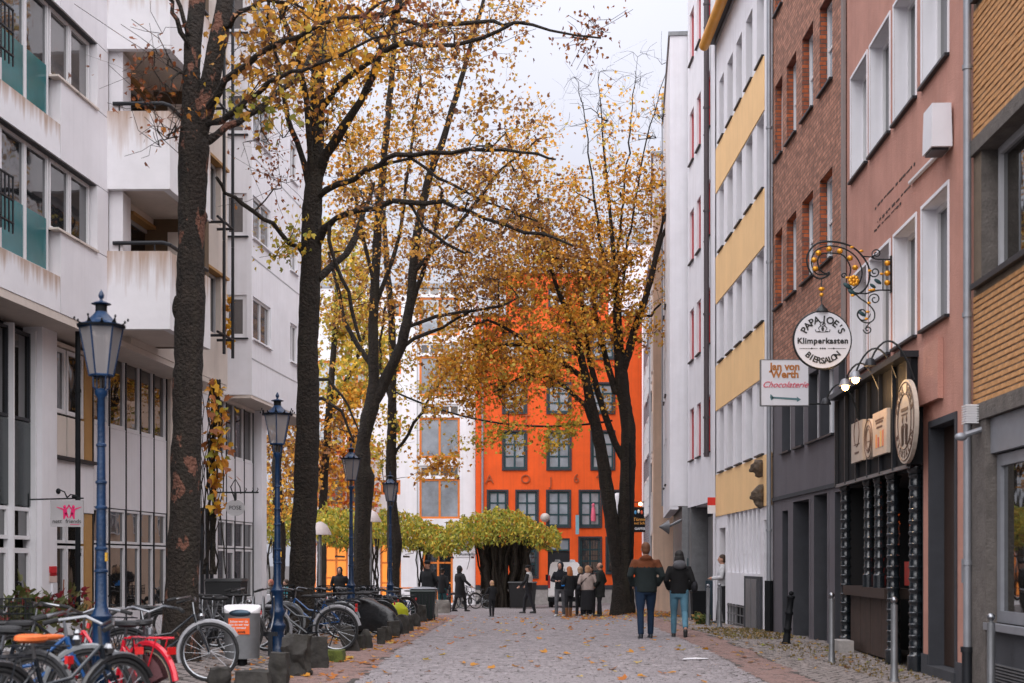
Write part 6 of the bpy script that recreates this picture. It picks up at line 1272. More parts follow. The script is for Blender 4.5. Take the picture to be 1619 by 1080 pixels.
# ================================================================ BICYCLES
def make_bike(label, fcol, fname, saddle=(.015, .015, .017), sname='blk', basket=False, guard=None, gname='blackg', tyre=None, skirt=False, r=.34, front=None):
    fm = mat('bike_' + fname, fcol, .25, var=.1, vs=8, bump=0, coat=.5); gm_ = mat('guard_' + gname, guard or (.02, .02, .022), .3, var=.1, vs=8, bump=0, coat=.4); sm = mat('saddle_' + sname, saddle, .55, var=.2, vs=10)
    t = thing('bicycle', label, 'bicycle', (0, 0, 0), group='bicycles parked along the left row')
    def circ(cx, rr, n=28, a0=0, a1=2 * math.pi, cl=True): return [(cx + rr * math.cos(a0 + (a1 - a0) * i / (n if cl else n - 1)), 0, r + rr * math.sin(a0 + (a1 - a0) * i / (n if cl else n - 1))) for i in range(n)]
    for cx, nm in ((-.54, 'wheel'), (.54, 'wheel')):
        w = MB().tube(circ(cx, r - .018), .019, 7, closed=True).build(nm, M_rubber, t)
        MB().tube(circ(cx, r - .042), .011, 5, closed=True).build('rim', M_chrome if tyre is None else mat('rim_tan', tyre, .5), w)
        q = MB()
        for k in range(18):
            a = k * math.pi / 9; q.tube([(cx + .02 * math.cos(a + .8), .02 * (-1) ** k, r + .02 * math.sin(a + .8)), (cx + (r - .045) * math.cos(a), 0, r + (r - .045) * math.sin(a))], .0018, 3)
        q.tube([(cx, -.05, r), (cx, .05, r)], .02, 8); q.build('spokes', M_chrome, w)
        q = MB(); pp = circ(cx, r + .022, 16, R(-10) if cx < 0 else R(30), R(170) if cx < 0 else R(200), False)
        pp = [p for p in pp]; q.tube(pp, .026, 6, flat=.35 if False else 1); q.build('mudguard', M_black if (front and cx > 0) else gm_, t)
    bb = (-.08, 0, .28); ra = (-.54, 0, r); seat = (-.22, 0, .72); head = (.36, 0, .78); hl = (.40, 0, .64); fa = (.54, 0, r)
    q = MB(); q.tube([bb, seat], .018, 8); q.tube([hl, bb], .02, 8); q.tube([head, (.1, 0, .56), (-.16, 0, .52)], .015, 8)
    for s in (-1, 1): q.tube([(bb[0], s * .02, bb[2]), (ra[0], s * .055, ra[2])], .010, 6); q.tube([(seat[0], s * .015, .66), (ra[0], s * .055, ra[2])], .009, 6)
    q.tube([hl, head], .022, 8); q.build('frame', fm, t)
    q = MB()
    for s in (-1, 1): q.tube([(.415, s * .04, .62), (.46, s * .05, .55), (fa[0], s * .05, fa[2])], .012, 6)
    q.box(.40, .43, -.05, .05, .60, .64); q.build('fork', fm, t)
    q = MB(); q.tube([head, (.34, 0, .92)], .013, 7); q.tube([(.14, -.30, .93), (.22, -.27, .95), (.34, -.14, .98), (.37, 0, .93), (.34, .14, .98), (.22, .27, .95), (.14, .30, .93)], .012, 7)
    hb_ = q.build('handlebar', M_chrome, t)
    for s in (-1, 1): MB().tube([(.10, s * .315, .925), (.2, s * .28, .95)], .018, 7).build('grip', M_rubber, hb_)
    q = MB(); q.tube([(-.22, 0, .70), (-.25, 0, .84)], .013, 7); q.build('seat_post', M_chrome, t)
    q = MB(); q.loft([(-.25, 0, .83, .10, .05), (-.26, 0, .85, .13, .08), (-.265, 0, .875, .12, .08), (-.27, 0, .885, .09, .06)], 14); q.ell((-.10, 0, .86), (.13, .028, .022), 10, 7); q.build('saddle', sm, t)
    q = MB()
    for s in (-1, 1): q.tube([(-.30, s * .06, .74), (-.80, s * .06, .755)], .007, 5); q.tube([(-.54, s * .065, r), (-.42, s * .06, .74)], .006, 5); q.tube([(-.54, s * .065, r), (-.72, s * .06, .75)], .006, 5)
    for x in (-.35, -.5, -.65, -.8): q.tube([(x, -.06, .75), (x, .06, .75)], .006, 5)
    q.build('rear_rack', fm if skirt else M_dmetal, t)
    q = MB(); q.lathe([(.09, -.004), (.09, .004)], n=16); 
    for v_ in range(len(q.v)): p = q.v[v_]; q.v[v_] = Vector((p[0] + bb[0], p[2] - .045, p[1] + bb[2]))
    q.tube([(bb[0], -.05, bb[2]), (bb[0] + .1, -.06, bb[2] - .13)], .009, 5); q.tube([(bb[0], .05, bb[2]), (bb[0] - .1, .06, bb[2] + .13)], .009, 5); q.box(bb[0] + .05, bb[0] + .14, -.14, -.06, bb[2] - .145, bb[2] - .12); q.box(bb[0] - .15, bb[0] - .05, .06, .14, bb[2] + .12, bb[2] + .145)
    q.build('crankset', M_dmetal, t)
    q = MB(); q.box(-.585, -.555, .01, .05, .5, .56); MB().box(-.86, -.83, -.035, .035, .62, .68).build('rear_light', mat('rear_red', (.55, .01, .01), .3), t)
    MB().lathe([(.03, 0), (.045, .04), (.03, .07)], (.44, 0, .72), 10).build('headlight', M_chrome, t)
    if basket:
        q = MB()
        for i in range(9):
            a = .45 + .33 * 0; x = .42 + .3 * i / 8; q.tube([(x, -.16, .80), (x, -.16, 1.02)], .004, 3); q.tube([(x, .16, .80), (x, .16, 1.02)], .004, 3)
            y = -.16 + .32 * i / 8; q.tube([(.42, y, .80), (.42, y, 1.02)], .004, 3); q.tube([(.72, y, .80), (.72, y, 1.02)], .004, 3)
        for z in (.80, .87, .94, 1.02): q.tube([(.42, -.16, z), (.72, -.16, z), (.72, .16, z), (.42, .16, z)], .005, 4, closed=True)
        q.build('basket', M_black, t)
    if skirt:
        q = MB()
        for s in (-1, 1): q.add([(-.54, s * .05, r)] + [(-.54 + .27 * math.cos(a), s * .045, r + .27 * math.sin(a)) for a in [R(-40 + 22 * j) for j in range(10)]], [tuple([0, j, j + 1]) for j in range(1, 10)])
        q.build('skirt_guard', mat('skirt_guard', (.12, .05, .055), .6), t)
    q = MB(); q.tube([(-.5, -.05, r - .02), (-.36, -.22, -.0 + .01)], .009, 5); q.build('kickstand', M_dmetal, t)
    return t
B_red = make_bike('red Dutch bicycle with a red rear rack and skirt guard, nearest of the row', (.62, .012, .03), 'red', guard=(.62, .015, .035), gname='red', front=(.01, .01, .012), tyre=(.32, .25, .18), skirt=True)
B_tan = make_bike('black bicycle with an orange brown saddle left of the nearest lamp', (.008, .012, .018), 'black', saddle=(.62, .13, .025), sname='tan')
B_blk = make_bike('black basket bicycle parked crosswise in the lower left corner', (.008, .012, .018), 'black', basket=True)
B_wht = make_bike('x', (.012, .014, .018), 'black', guard=(.30, .30, .32), gname='white')
B_blu = make_bike('blue bicycle right of the second dark maple trunk', (.01, .07, .22), 'blue', guard=(.20, .21, .22), gname='silver')
B_sil = make_bike('silver bicycle whose handlebars rise between the nearest lamp and the knotted tree', (.13, .135, .15), 'silver')
rebuild()
def place(o, u, Y, deg, z=None): X = (u - 809.5) * Y / FP; o.location = (X, Y, gz(Y, X) if z is None else z); o.rotation_euler = (R(random.uniform(-4, 4)), 0, R(deg))
place(B_red, 172, 12.23, 142, .0); place(B_tan, 90, 10.0, 58); place(B_blu, 496, 27.2, 172); place(B_sil, 238, 12.6, 100); place(B_blk, -40, 10.9, 160)
BL = [(B_blk, -10, 12.2, 170, 'black bicycle at the left edge with its wheel cut by the frame'), (B_blu, 30, 11.3, 20, 'dark blue bicycle lowest in the left corner under the orange saddle'), (B_blk, 112, 14.4, 215, 'black basket bicycle directly behind the nearest lamp post'), 
       (B_wht, 256, 16.4, 3, 'black bicycle with a bright front mudguard between the knotted tree and the grey bin'), (B_sil, 350, 22.6, 20, 'grey bicycle standing behind the litter bin'), (B_wht, 478, 22.0, 176, 'black bicycle with pale mudguards right of the litter bin behind the second lamp'),
      (B_sil, 318, 20.5, 190, 'silver bicycle locked at the rack behind the knotted tree'), (B_blk, 395, 23.5, 15, 'dark bicycle behind the litter bin near the shop column'), (B_blk, 520, 29, 165, 'black bicycle parked next to the blue one'), (B_sil, 530, 30.5, 190, 'silver bicycle in the thick of the row before the third lamp'), (B_blu, 548, 31.8, 160, 'dark blue bicycle half hidden by the third lamp post'),
      (B_blk, 560, 29.6, 178, 'black bicycle with a large front wheel at the foot of the third lamp'), (B_sil, 500, 33, 20, 'grey bicycle behind the blue bicycle'), (B_blk, 575, 35, 185, 'black bicycle behind the covered motorcycle'), (B_sil, 590, 38, 15, 'silver bicycle near the forked maple'), (B_blk, 610, 39, 200, 'black bicycle below the farthest lamp'), (B_blk, 470, 36, 160, 'black bicycle in the shade behind the maple trunk'),
      (B_sil, 540, 40, 100, 'silver bicycle parked nose on before the lit doorway'), (B_blk, 560, 43, 20, 'dark bicycle at the back of the row'), (B_blk, 600, 45, 170, 'black bicycle against the pergola posts'), (B_sil, 575, 47, 30, 'pale bicycle farthest back in the row'), (B_blu, 640, 43, 190, 'blue bicycle right of the farthest lamp'),
      (B_sil, 735, 62, 30, 'pale bicycle beside the broad walker in black'), (B_blk, 752, 63, 170, 'dark bicycle leaning at the foot of the umbrella shaped vine')]
for ob in [B_wht]: ob['label'] = 'black bicycle with pale mudguards behind the spiral bicycle rack, mostly hidden'; place(ob, 322, 25, 20)   # copy_prune
for src, u, Y, d_, lab in BL: o = dup(src, (0, 0, 0), 0, lab); place(o, u, Y, d_)

# ---- covered motorcycle, scooter with yellow cover, bins
M_cover = mat('black_cover', (.012, .013, .015), .3, var=.2, vs=5, bump=.8, bs=7)
t = thing('covered_motorcycle', 'motorcycle under a black cover between the third lamp and the boulders', 'motorcycle', G(592, 1008)); q = MB()
q.loft([(0, 0, .18, .85, .26), (0, 0, .5, .82, .28), (.02, 0, .75, .75, .24), (0, 0, .92, .5, .2), (.1, 0, 1.05, .28, .16), (.25, 0, 1.17, .16, .3), (.28, 0, 1.2, .08, .2)], 20); bake(q.build('cover', M_cover, t), .04)
for x in (-.62, .66): q = MB(); q.tube([(x + .3 * math.cos(i / 24 * 6.283), 0, .31 + .3 * math.sin(i / 24 * 6.283)) for i in range(24)], .07, 8, closed=True); q.build('wheel', M_rubber, t)
t.rotation_euler = (0, 0, R(150)); t.location = ((590 - 809.5) * 28.5 / FP, 28.5, gz(28.5)); t.scale = (.72, .8, .64)
t = thing('scooter', 'scooter with a bright yellow green cover over its rear by the boulders', 'scooter', ((628 - 809.5) * 32 / FP, 32, gz(32)), R(35)); t.scale = (.72, .72, .8); q = MB()
q.loft([(0, 0, .35, .42, .2), (0, 0, .62, .38, .2), (-.02, 0, .78, .2, .13), (-.02, 0, .8, .1, .08)], 16); bake(q.build('yellow_cover', mat('yellow_cover', (.40, .42, .015), .5, var=.15, vs=5, bump=.6, bs=8), t), .03)
q = MB(); q.loft([(-.55, 0, .3, .14, .18), (-.6, 0, .7, .10, .2), (-.68, 0, .98, .06, .16)], 12); q.tube([(-.75, -.3, 1.03), (-.68, 0, 1.0), (-.75, .3, 1.03)], .02, 7); q.box(-.5, -.1, -.16, .16, .28, .34); q.build('body', M_black, t)
q = MB(); q.tube([(-.5, -.03, .98), (-.2, 0, .80), (.0, 0, .80)], .05, 8); q.build('seat', M_rubber, t)
for x in (-.62, .35): q = MB(); q.tube([(x + .19 * math.cos(i / 20 * 6.283), 0, .24 + .19 * math.sin(i / 20 * 6.283)) for i in range(20)], .05, 8, closed=True); q.build('wheel', M_rubber, t)
def wheelie(name, label, loc, col, w, h, rz=0, open_=0):
    t = thing(name, label, 'bin', loc, rz); m = mat('bin_' + name + str(round(col[0], 3)), col, .5, var=.15, bump=.1); q = MB()
    q.add([(-w * .42, -w * .4, .08), (w * .42, -w * .4, .08), (w * .42, w * .4, .08), (-w * .42, w * .4, .08), (-w * .5, -w * .5, h), (w * .5, -w * .5, h), (w * .5, w * .5, h), (-w * .5, w * .5, h)], [(0, 3, 2, 1), (4, 5, 6, 7), (0, 1, 5, 4), (1, 2, 6, 5), (2, 3, 7, 6), (3, 0, 4, 7)]); q.build('tub', m, t)
    q = MB(); q.box(-w * .53, w * .53, -w * .53, w * .56, h + .005, h + .05, tap=.03); q.build('lid', m, t)
    for s in (-1, 1): q = MB(); q.tube([(s * w * .42, w * .42, .1), (s * w * .46, w * .42, .1)], .1, 12); q.build('wheel', M_rubber, t)
    return t
t = wheelie('waste_bin', 'dark green slatted bin with a wet plastic sheet on its lid', ((669 - 809.5) * 41 / FP, 41, gz(41)), (.010, .022, .02), .72, .85)
q = MB(); q.ell((0, 0, .93), (.42, .35, .06), 14, 6); q.build('plastic_sheet', M_zinc, t)
for i in range(7): MB().box(-.33 + i * .1, -.29 + i * .1, -.372, -.35, .15, .8).build('slat', M_dmetal, t)
wheelie('wheelie_bin', 'large black wheelie bin beside the umbrella shaped vine', ((826 - 809.5) * 64 / FP, 63.5, gz(63.5)), (.012, .013, .015), 1.25, 1.15)
wheelie('wheelie_bin', 'dark blue grey box bin standing behind the litter bin near the shop', ((358 - 809.5) * 24.5 / FP, 24.5, 0), (.012, .03, .045), .62, 1.05)
tl = G(383, 1052); t = thing('litter_bin', 'rounded grey metal litter bin with a white hood and orange sticker', 'litter bin', tl); t.location = (tl.x, tl.y, 0)
q = MB(); n = 20; rgp = []
for (z, s) in ((.09, .96), (.5, 1), (.66, 1.0)): rgp.append((0, 0, z, .215 * s, .17 * s))
q.loft(rgp, 24); q.build('body', M_gmetal, t)
q = MB(); vs = []; fs = []; n = 24
for lv, (rx, ry, f) in enumerate(((.216, .171, 0), (.222, .176, 1), (.216, .17, 1))):
    for j in range(n):
        a = 2 * math.pi * j / n; zz = .662 + f * (.045 + .09 * (1 - math.cos(0)) + .05 * math.sin(a) + .03 * abs(math.cos(a)) ** 3) + (.012 if lv == 2 else 0); vs.append((rx * math.cos(a), ry * math.sin(a), zz))
fs = [(l * n + j, l * n + (j + 1) % n, (l + 1) * n + (j + 1) % n, (l + 1) * n + j) for l in range(2) for j in range(n)] + [tuple(2 * n + j for j in range(n))]
q.add(vs, fs, 0, True).build('hood', M_wframe, t)
q = MB(); q.ell((0, -.165, .665), (.13, .03, .045), 14, 8); q.build('opening', mat('bin_opening', (.04, .07, .1), .2, metal=.5), t)
q = MB(); q.box(-.135, .115, -.178, -.165, .40, .60); s_ = q.build('sticker', mat('sticker_orange', (.85, .12, .01), .5, var=.05), t)
for i, tx in enumerate(('Schon wer du', 'bist du wir wer', 'ist gemein?')): text_mesh('lettering', tx, .038, M_sign, s_, face_to(-.01, -.1795, .56 - .04 * i), ext=.0008, bold=.0008)
text_mesh('lettering', 'AWB', .04, M_black, s_, face_to(.02, -.1795, .425), ext=.0008, bold=.001)
q = MB(); q.tube([(0, 0, -.02), (0, 0, .09)], .06, 10); q.build('leg', M_black, t); t.scale = (1.12, 1, 1.06)
# bike rack coils
t = thing('bicycle_rack', 'spiral metal bicycle rack behind the knotted tree', 'bicycle rack', ((330 - 809.5) * 20.8 / FP, 20.8, 0)); q = MB(); n = 170
q.tube([(-.55 + 1.5 * i / n, .24 * math.cos(i * .38), .62 + .26 * math.sin(i * .38)) for i in range(n)], .012, 5); q.build('spiral', M_gmetal, t); MB().box(-.6, 1.0, -.03, .03, .3, .36).build('bar', M_dmetal, t)
for x in (-.5, .9): MB().box(x - .03, x + .03, -.03, .03, -.02, .3).build('leg', M_dmetal, t)

# ================================================================ BOULDERS AND POSTS
import bmesh
def stone(label, u, v, wp, hp, seed, rough=.05, lean=0, m=None, name='boulder', cat='stone', rnd_top=False, mossy=False):
    g = G(u, v); s = FP / g.y; w, h = wp / s, hp / s; rg = np.random.default_rng(seed); n = 9; q = MB()
    vs = []; idx = {}; fs = []
    def pt(i, j, k):
        if (i, j, k) not in idx:
            p = np.array([(i / n - .5) * w, (j / n - .5) * w * .9, k / n * h]); c = np.array([(i / n - .5) * 2, (j / n - .5) * 2, (k / n - .5) * 2])
            rd = .10 if not rnd_top else .28; p[0] *= 1 - rd * max(0, abs(c[1])) ** 4 * .8 - (.18 if rnd_top else .05) * max(0, c[2]) ** 3; p[1] *= 1 - rd * abs(c[0]) ** 4 * .8 - (.18 if rnd_top else .05) * max(0, c[2]) ** 3
            if rnd_top: p[2] -= h * .16 * max(0, c[2]) * (c[0] ** 2)
            nv = noise.noise_vector(Vector(p * (2.2 / max(w, .2)) + seed * 7.3)); p += np.array(nv) * rough * min(w, h) * 2.6 * np.array([1, 1, .7 if k else 0]) + rg.normal(0, rough * min(w, h) * .10, 3) * np.array([1, 1, .6 if k else 0]); p[0] += lean * p[2]; idx[(i, j, k)] = len(vs); vs.append(tuple(p))
        return idx[(i, j, k)]
    for a in range(n):
        for b_ in range(n):
            for (f0, f1) in ((0, n),):
                fs += [(pt(a, b_, n), pt(a + 1, b_, n), pt(a + 1, b_ + 1, n), pt(a, b_ + 1, n)), (pt(a, 0, b_), pt(a + 1, 0, b_), pt(a + 1, 0, b_ + 1), pt(a, 0, b_ + 1)), (pt(a, n, b_), pt(a, n, b_ + 1), pt(a + 1, n, b_ + 1), pt(a + 1, n, b_)), (pt(0, a, b_), pt(0, a, b_ + 1), pt(0, a + 1, b_ + 1), pt(0, a + 1, b_)), (pt(n, a, b_), pt(n, a + 1, b_), pt(n, a + 1, b_ + 1), pt(n, a, b_ + 1))]
    for a in range(n):
        for b_ in range(n): fs.append((pt(a, b_, 0), pt(a, b_ + 1, 0), pt(a + 1, b_ + 1, 0), pt(a + 1, b_, 0)))
    q.add(vs, fs, 0, True); o = q.build(name, m or M_rock); bm_ = bmesh.new(); bm_.from_mesh(o.data); bmesh.ops.recalc_face_normals(bm_, faces=bm_.faces); bm_.to_mesh(o.data); bm_.free(); o.data.set_sharp_from_angle(angle=.6); o.location = (g.x, g.y + w * .45, gz(g.y) - .02); o.rotation_euler = (0, 0, rg.uniform(-.3, .3)); tag(o, label, cat, 'stones edging the left side of the street'); return o
M_rock = mat('rock', (.034, .031, .028), .9, var=.4, vs=6, bump=.9, bs=14, streak=.3, dirt=(.055, .05, .03))
M_rockp = mat('rock_pale', (.24, .22, .2), .9, var=.25, vs=6, bump=.8, bs=18)
ST = [('smooth square dark stone post directly before the second blue lamp', 439, 1084, 30, 54, 0, 0, 0), ('tall ragged boulder right of the square post, largest of the near stones', 466, 1070, 42, 68, 1, 0, 0), ('dark block narrowing upwards, third stone of the row', 502, 1057, 29, 52, 2, 0, 0), ('slab leaning left with a slanted top at the foot of the third lamp', 557, 1030, 24, 42, 3, -.35, 0), ('low narrow stone tucked right of the leaning slab', 569, 1028, 13, 26, 4, 0, 0),
      ('round topped dark stone right of the leaning slab', 580, 1026, 17, 33, 5, -.1, 1), ('small upright black block before the motorcycle wheel', 602, 1019, 13, 27, 6, 0, 0), ('small wedge stone touching the upright black block', 613, 1015, 14, 26, 7, -.15, 0), ('wide dark block in the middle of the row', 621, 1009, 20, 28, 8, 0, 0), ('large round topped boulder below the yellow cover', 634, 1003, 24, 33, 9, 0, 1), ('dark stone right of the large round topped boulder', 646, 998, 14, 26, 10, 0, 0),
      ('squat stone before the slatted bin', 655, 991, 18, 22, 11, 0, 1), ('brown stone left of the man in the flat cap', 665, 984, 17, 28, 12, 0, 0), ('pale grey stone right behind the man in the flat cap', 684, 976, 16, 22, 13, 0, 0), ('pale cube stone, farthest of the row', 700, 970, 20, 22, 14, 0, 0), ('pale stone trough next to the striped bollard', 727, 962, 16, 20, 15, 0, 0), ('rough stone filling the gap behind the tall ragged boulder', 486, 1052, 36, 44, 16, 0, 0)]
for i, (lab, u, v, w, h, sd_, ln, rt) in enumerate(ST): stone(lab, u, v, w, h, sd_ + 40, .09 if i in (1, 16) else .045, ln, M_rockp if 'pale' in lab else None, rnd_top=bool(rt))
g = G(532, 1046); q = MB(); q.box(-.28, .1, -.2, .2, -.02, .16, tap=.02); o = q.build('mossy_log', mat('moss', (.09, .11, .02), .95, var=.5, vs=9, bump=.9)); o.location = (g.x + .02, g.y, 0); tag(o, 'low mossy green timber block between the third stone and the leaning slab', 'timber block')
for i, (u, v) in enumerate(((345, 1086), (395, 1090))): stone(['low dark stone at the bottom edge under the white rimmed wheel', 'wide low rock at the bottom edge under the litter bin'][i], u, v, (34, 56)[i], (32, 30)[i], 90 + i, .08)
def bollard(label, u, vb, hp, m, r=.04, lean=0, ball=True, rings=0, grp='steel bollards with ball tops'):
    g = G(u, vb); h = hp * g.y / FP; t = thing('bollard', label, 'bollard', (g.x, g.y, g.z), group=grp); q = MB()
    pr = [(r * 1.5, 0), (r * 1.5, .02), (r * 1.15, .05), (r * 1.15, .14), (r, .16)]
    for k in range(rings): z = .25 + k * (h - .35) / max(1, rings - 1); pr += [(r, z - .03), (r * 1.25, z - .015), (r * 1.25, z + .015), (r, z + .03)]
    pr += [(r, h - .09), (r * .5, h - .085), (r * .5, h - .06)]; q.lathe(pr, n=14); q.build('post', m, t)
    if ball: MB().ell((0, 0, h - .035), (.042, .042, .04), 12, 8).build('ball', m if rings else M_chrome, t)
    t.rotation_euler = (0, lean, 0); return t
bollard('steel bollard right of the bar counter, second from the right', 1414, 1079, 135, M_gmetal); bollard('steel bollard in front of the dark grey doorways', 1315, 1049, 112, M_gmetal)
bollard('steel bollard at the bottom right corner before the shop window', 1567, 1110, 140, M_gmetal); bollard('leaning black ringed bollard before the dark grey building', 1243, 1023, 84, M_black, .055, .10, True, 3, 'black bollards')
bollard('steel bollard right of the blue grey panel', 1137.5, 998, 70, M_gmetal, .05); bollard('steel bollard left of the blue grey panel', 1119.5, 995, 66, M_gmetal, .045); bollard('steel bollard closest to the garage recess', 1107, 976, 50, M_gmetal, .045)
bollard('white and dark striped bollard beside the pale stones', 728, 962, 34, M_gmetal, .06, 0, True, 3, 'striped bollards'); bollard('dark striped bollard left of the pale stone trough', 711, 968, 42, M_dmetal, .05, 0, True, 3, 'striped bollards')
g = G(1127, 985); t = thing('panel_stand', 'blue grey upright panel standing between two steel bollards', 'panel', g); MB().box(-.21, .21, -.04, .04, .04, 1.08, tap=.01).build('panel', mat('panel_bluegrey', (.025, .05, .07), .5), t); MB().box(-.16, .16, -.12, .12, -.01, .05).build('foot', M_dmetal, t)
g = G(1106, 985); t = thing('waste_bin', 'small black bin beside the garage recess', 'bin', g); MB().box(-.2, .2, -.2, .2, 0, .75, tap=-.03).build('tub', M_black, t); MB().box(-.24, .24, -.24, .24, .752, .8).build('lid', M_black, t)
g = G(1089.5, 976); t = thing('traffic_cone', 'orange and white traffic cone beyond the walking woman', 'traffic cone', g)
MB().lathe([(.15, .02), (.11, .15)], n=16).build('cone', mat('cone_orange', (.85, .12, .01), .5), t); MB().lathe([(.109, .151), (.08, .27)], n=16).build('white_band', M_sign, t); MB().lathe([(.079, .271), (.03, .46)], n=16).build('cone', MATS['cone_orange'], t); MB().box(-.18, .18, -.18, .18, 0, .02).build('base', M_black, t)
for u, v, sc_ in ((1108, 993, .5), (1270, 1000, .4), (1058, 968, .8)):
    g = G(u, v); t = thing('weed', ['green weed tuft left of the steel bollards', 'dry weed by the grey doorway', 'leafy green plant at the foot of the peach house pipe'][[.5, .4, .8].index(sc_)], 'plant', g); leaves(RNG.normal(0, 1, (90, 3)) * np.array([.12, .1, .12]) * sc_ * 1.6 + np.array([0, 0, .22 * sc_]), .12, [(.08, .12, .03, 3), (.2, .2, .04, 1), (.35, .2, .05, .5)], 'foliage', t)

# ================================================================ VAN
g = G(893, 956); YV = 73.0; YV = 66
t = thing('white_van', 'white delivery van seen from behind, parked before the orange house', 'van', ((893 - 809.5) * YV / FP, YV, gz(YV)), R(-3))
Mv = mat('van_white', (.92, .92, .94), .25, var=.03, vs=2, bump=0, coat=.5); s = YV / FP; hw_, hh = 26.5 * s, 72 * s; q = MB(); pr = [(.28, .97), (.6, 1.0), (1.2, .985), (hh * .80, .93), (hh * .95, .86), (hh, .74)]
vs = []; fs = []; ys = [(0, 1), (3.2, 1), (4.1, .99)]
for (y, k) in ys:
    for z, w in pr: vs.append((-hw_ * w * k, y, z)); 
    for z, w in pr[::-1]: vs.append((hw_ * w * k, y, z))
m_ = len(pr) * 2
for l in range(2):
    for j in range(m_): fs.append((l * m_ + j, l * m_ + (j + 1) % m_, (l + 1) * m_ + (j + 1) % m_, (l + 1) * m_ + j))
fs += [tuple(range(m_)), tuple(2 * m_ + j for j in range(m_))[::-1]]
q.add(vs, fs).build('body', Mv, t)
q = MB(); q.add([(-hw_ * .96, 4.1, .28), (hw_ * .96, 4.1, .28), (hw_ * .95, 5.2, .3), (-hw_ * .95, 5.2, .3), (-hw_ * .96, 4.1, 1.3), (hw_ * .96, 4.1, 1.3), (hw_ * .9, 5.2, .95), (-hw_ * .9, 5.2, .95)], [(0, 3, 2, 1), (4, 5, 6, 7), (0, 1, 5, 4), (1, 2, 6, 5), (2, 3, 7, 6), (3, 0, 4, 7)]); q.build('bonnet', Mv, t)
for sx in (-1, 1): MB().box(min(sx * .02, sx * hw_ * .90), max(sx * .02, sx * hw_ * .90), -.03, -.004, .55, hh * .86).build('rear_door', Mv, t)
MB().box(-.012, .012, -.034, -.005, .55, hh * .86).build('door_gap', M_dmetal, t); MB().box(-hw_ * .98, hw_ * .98, -.12, -.002, .28, .50).build('bumper', M_black, t)
MB().box(-.30, .30, -.04, -.031, .62, .74).build('licence_plate', M_sign, t); MB().box(.05, .12, -.06, -.031, 1.0, 1.25).build('door_handle', M_black, t)
for sx in (-1, 1):
    MB().box(sx * hw_ * .93 - .05, sx * hw_ * .93 + .05, -.035, .02, .9, 1.5).build('tail_light', mat('tail_red', (.45, .01, .01), .3), t)
    w = MB().lathe([(.2, -.1), (.33, -.1), (.34, 0), (.33, .1), (.2, .1)], n=20); w.v = [Vector((p.z + sx * (hw_ - .12), p.x + .6, p.y + .33)) for p in w.v]; wo_ = w.build('wheel', M_rubber, t)
    w = MB().lathe([(.2, -.1), (.33, -.1), (.34, 0), (.33, .1), (.2, .1)], n=20); w.v = [Vector((p.z + sx * (hw_ - .12), p.x + 4.0, p.y + .33)) for p in w.v]; w.build('wheel', M_rubber, t)
    MB().box(sx * hw_ * 1.0 - .02 if sx > 0 else -hw_ * 1.0 - .22, sx * hw_ + .22 if sx > 0 else -hw_ + .02, 3.6, 3.7, 1.2, 1.5).build('wing_mirror', M_black, t)
q = MB(); q.box(-.5, -.2, .3, .7, hh, hh + .12, tap=.05); q.box(.2, .5, .3, .7, hh, hh + .12, tap=.05); q.build('roof_vent', M_zinc, t)

# ================================================================ SIGNS
YS = 19.4; c = V(1300, 538, YS); t = thing('round_pub_sign', 'round white pub sign with black lettering hanging from a scrolled iron bracket', 'sign', c); rad = 46 * YS / FP; px = YS / FP
def disc(rx, y0, y1, n=48): q = MB(); return q.add([(rx * math.cos(2 * math.pi * i / n), y, rx * math.sin(2 * math.pi * i / n)) for y in (y0, y1) for i in range(n)], [tuple(range(n))[::-1] if False else tuple(range(n)), tuple(range(n, 2 * n))[::-1]] + [(i, n + i, n + (i + 1) % n, (i + 1) % n) for i in range(n)])
disc(rad * .965, -.03, .03).build('disc', M_sign, t); q = MB(); q.tube([(rad * .98 * math.cos(2 * math.pi * i / 48), 0, rad * .98 * math.sin(2 * math.pi * i / 48)) for i in range(48)], .018, 6, closed=True); q.build('rim', M_iron, t)
Mk = mat('sign_black', (.015, .015, .015), .5, var=0, bump=0)
for i, (ch, a) in enumerate(zip('PAPAJOE\'S', (152, 137, 122, 107, 86, 69, 52, 38, 26))): text_mesh('letter', ch, .135, Mk, t, face_to(rad * .70 * math.cos(R(a)), -.034, rad * .70 * math.sin(R(a)), 0, R(a - 90)), ext=.003, bold=.003)
text_mesh('lettering', 'Klimperkasten', .108, Mk, t, face_to(0, -.034, -.015), ext=.003, bold=.0035, spacing=1.1)
arc_text(t, 'BIERSALON', rad * .72, .115, Mk, R(226), R(314), .034, bottom=True, bold=.003)
q = MB(); q.box(-rad * .8, -.07, -.036, -.031, -.118, -.114); q.box(.07, rad * .8, -.036, -.031, -.118, -.114)
for x in (-.15, .15, -.03, .03, 0): q.ell((x, -.033, -.116), (.012, .004, .012), 8, 5)
for s in (-1, 1):
    q.tube([(s * .02, -.033, .20), (s * .06, -.033, .16), (s * .035, -.033, .12), (s * .09, -.033, .11), (s * .1, -.033, .14)], .006, 4)
q.tube([(.035 * math.cos(i / 12 * 6.283), -.033, .215 + .03 * math.sin(i / 12 * 6.283)) for i in range(12)], .005, 4, closed=True); q.box(-.07, .07, -.036, -.031, .105, .112); q.ell((0, -.033, .15), (.02, .005, .03), 8, 5); q.build('ornament', Mk, t)
q = MB(); q.lathe([(.09, 0), (.07, .04), (.03, .07), (.015, .1)], (0, 0, rad * .98), 12); q.build('cap', M_iron, t)
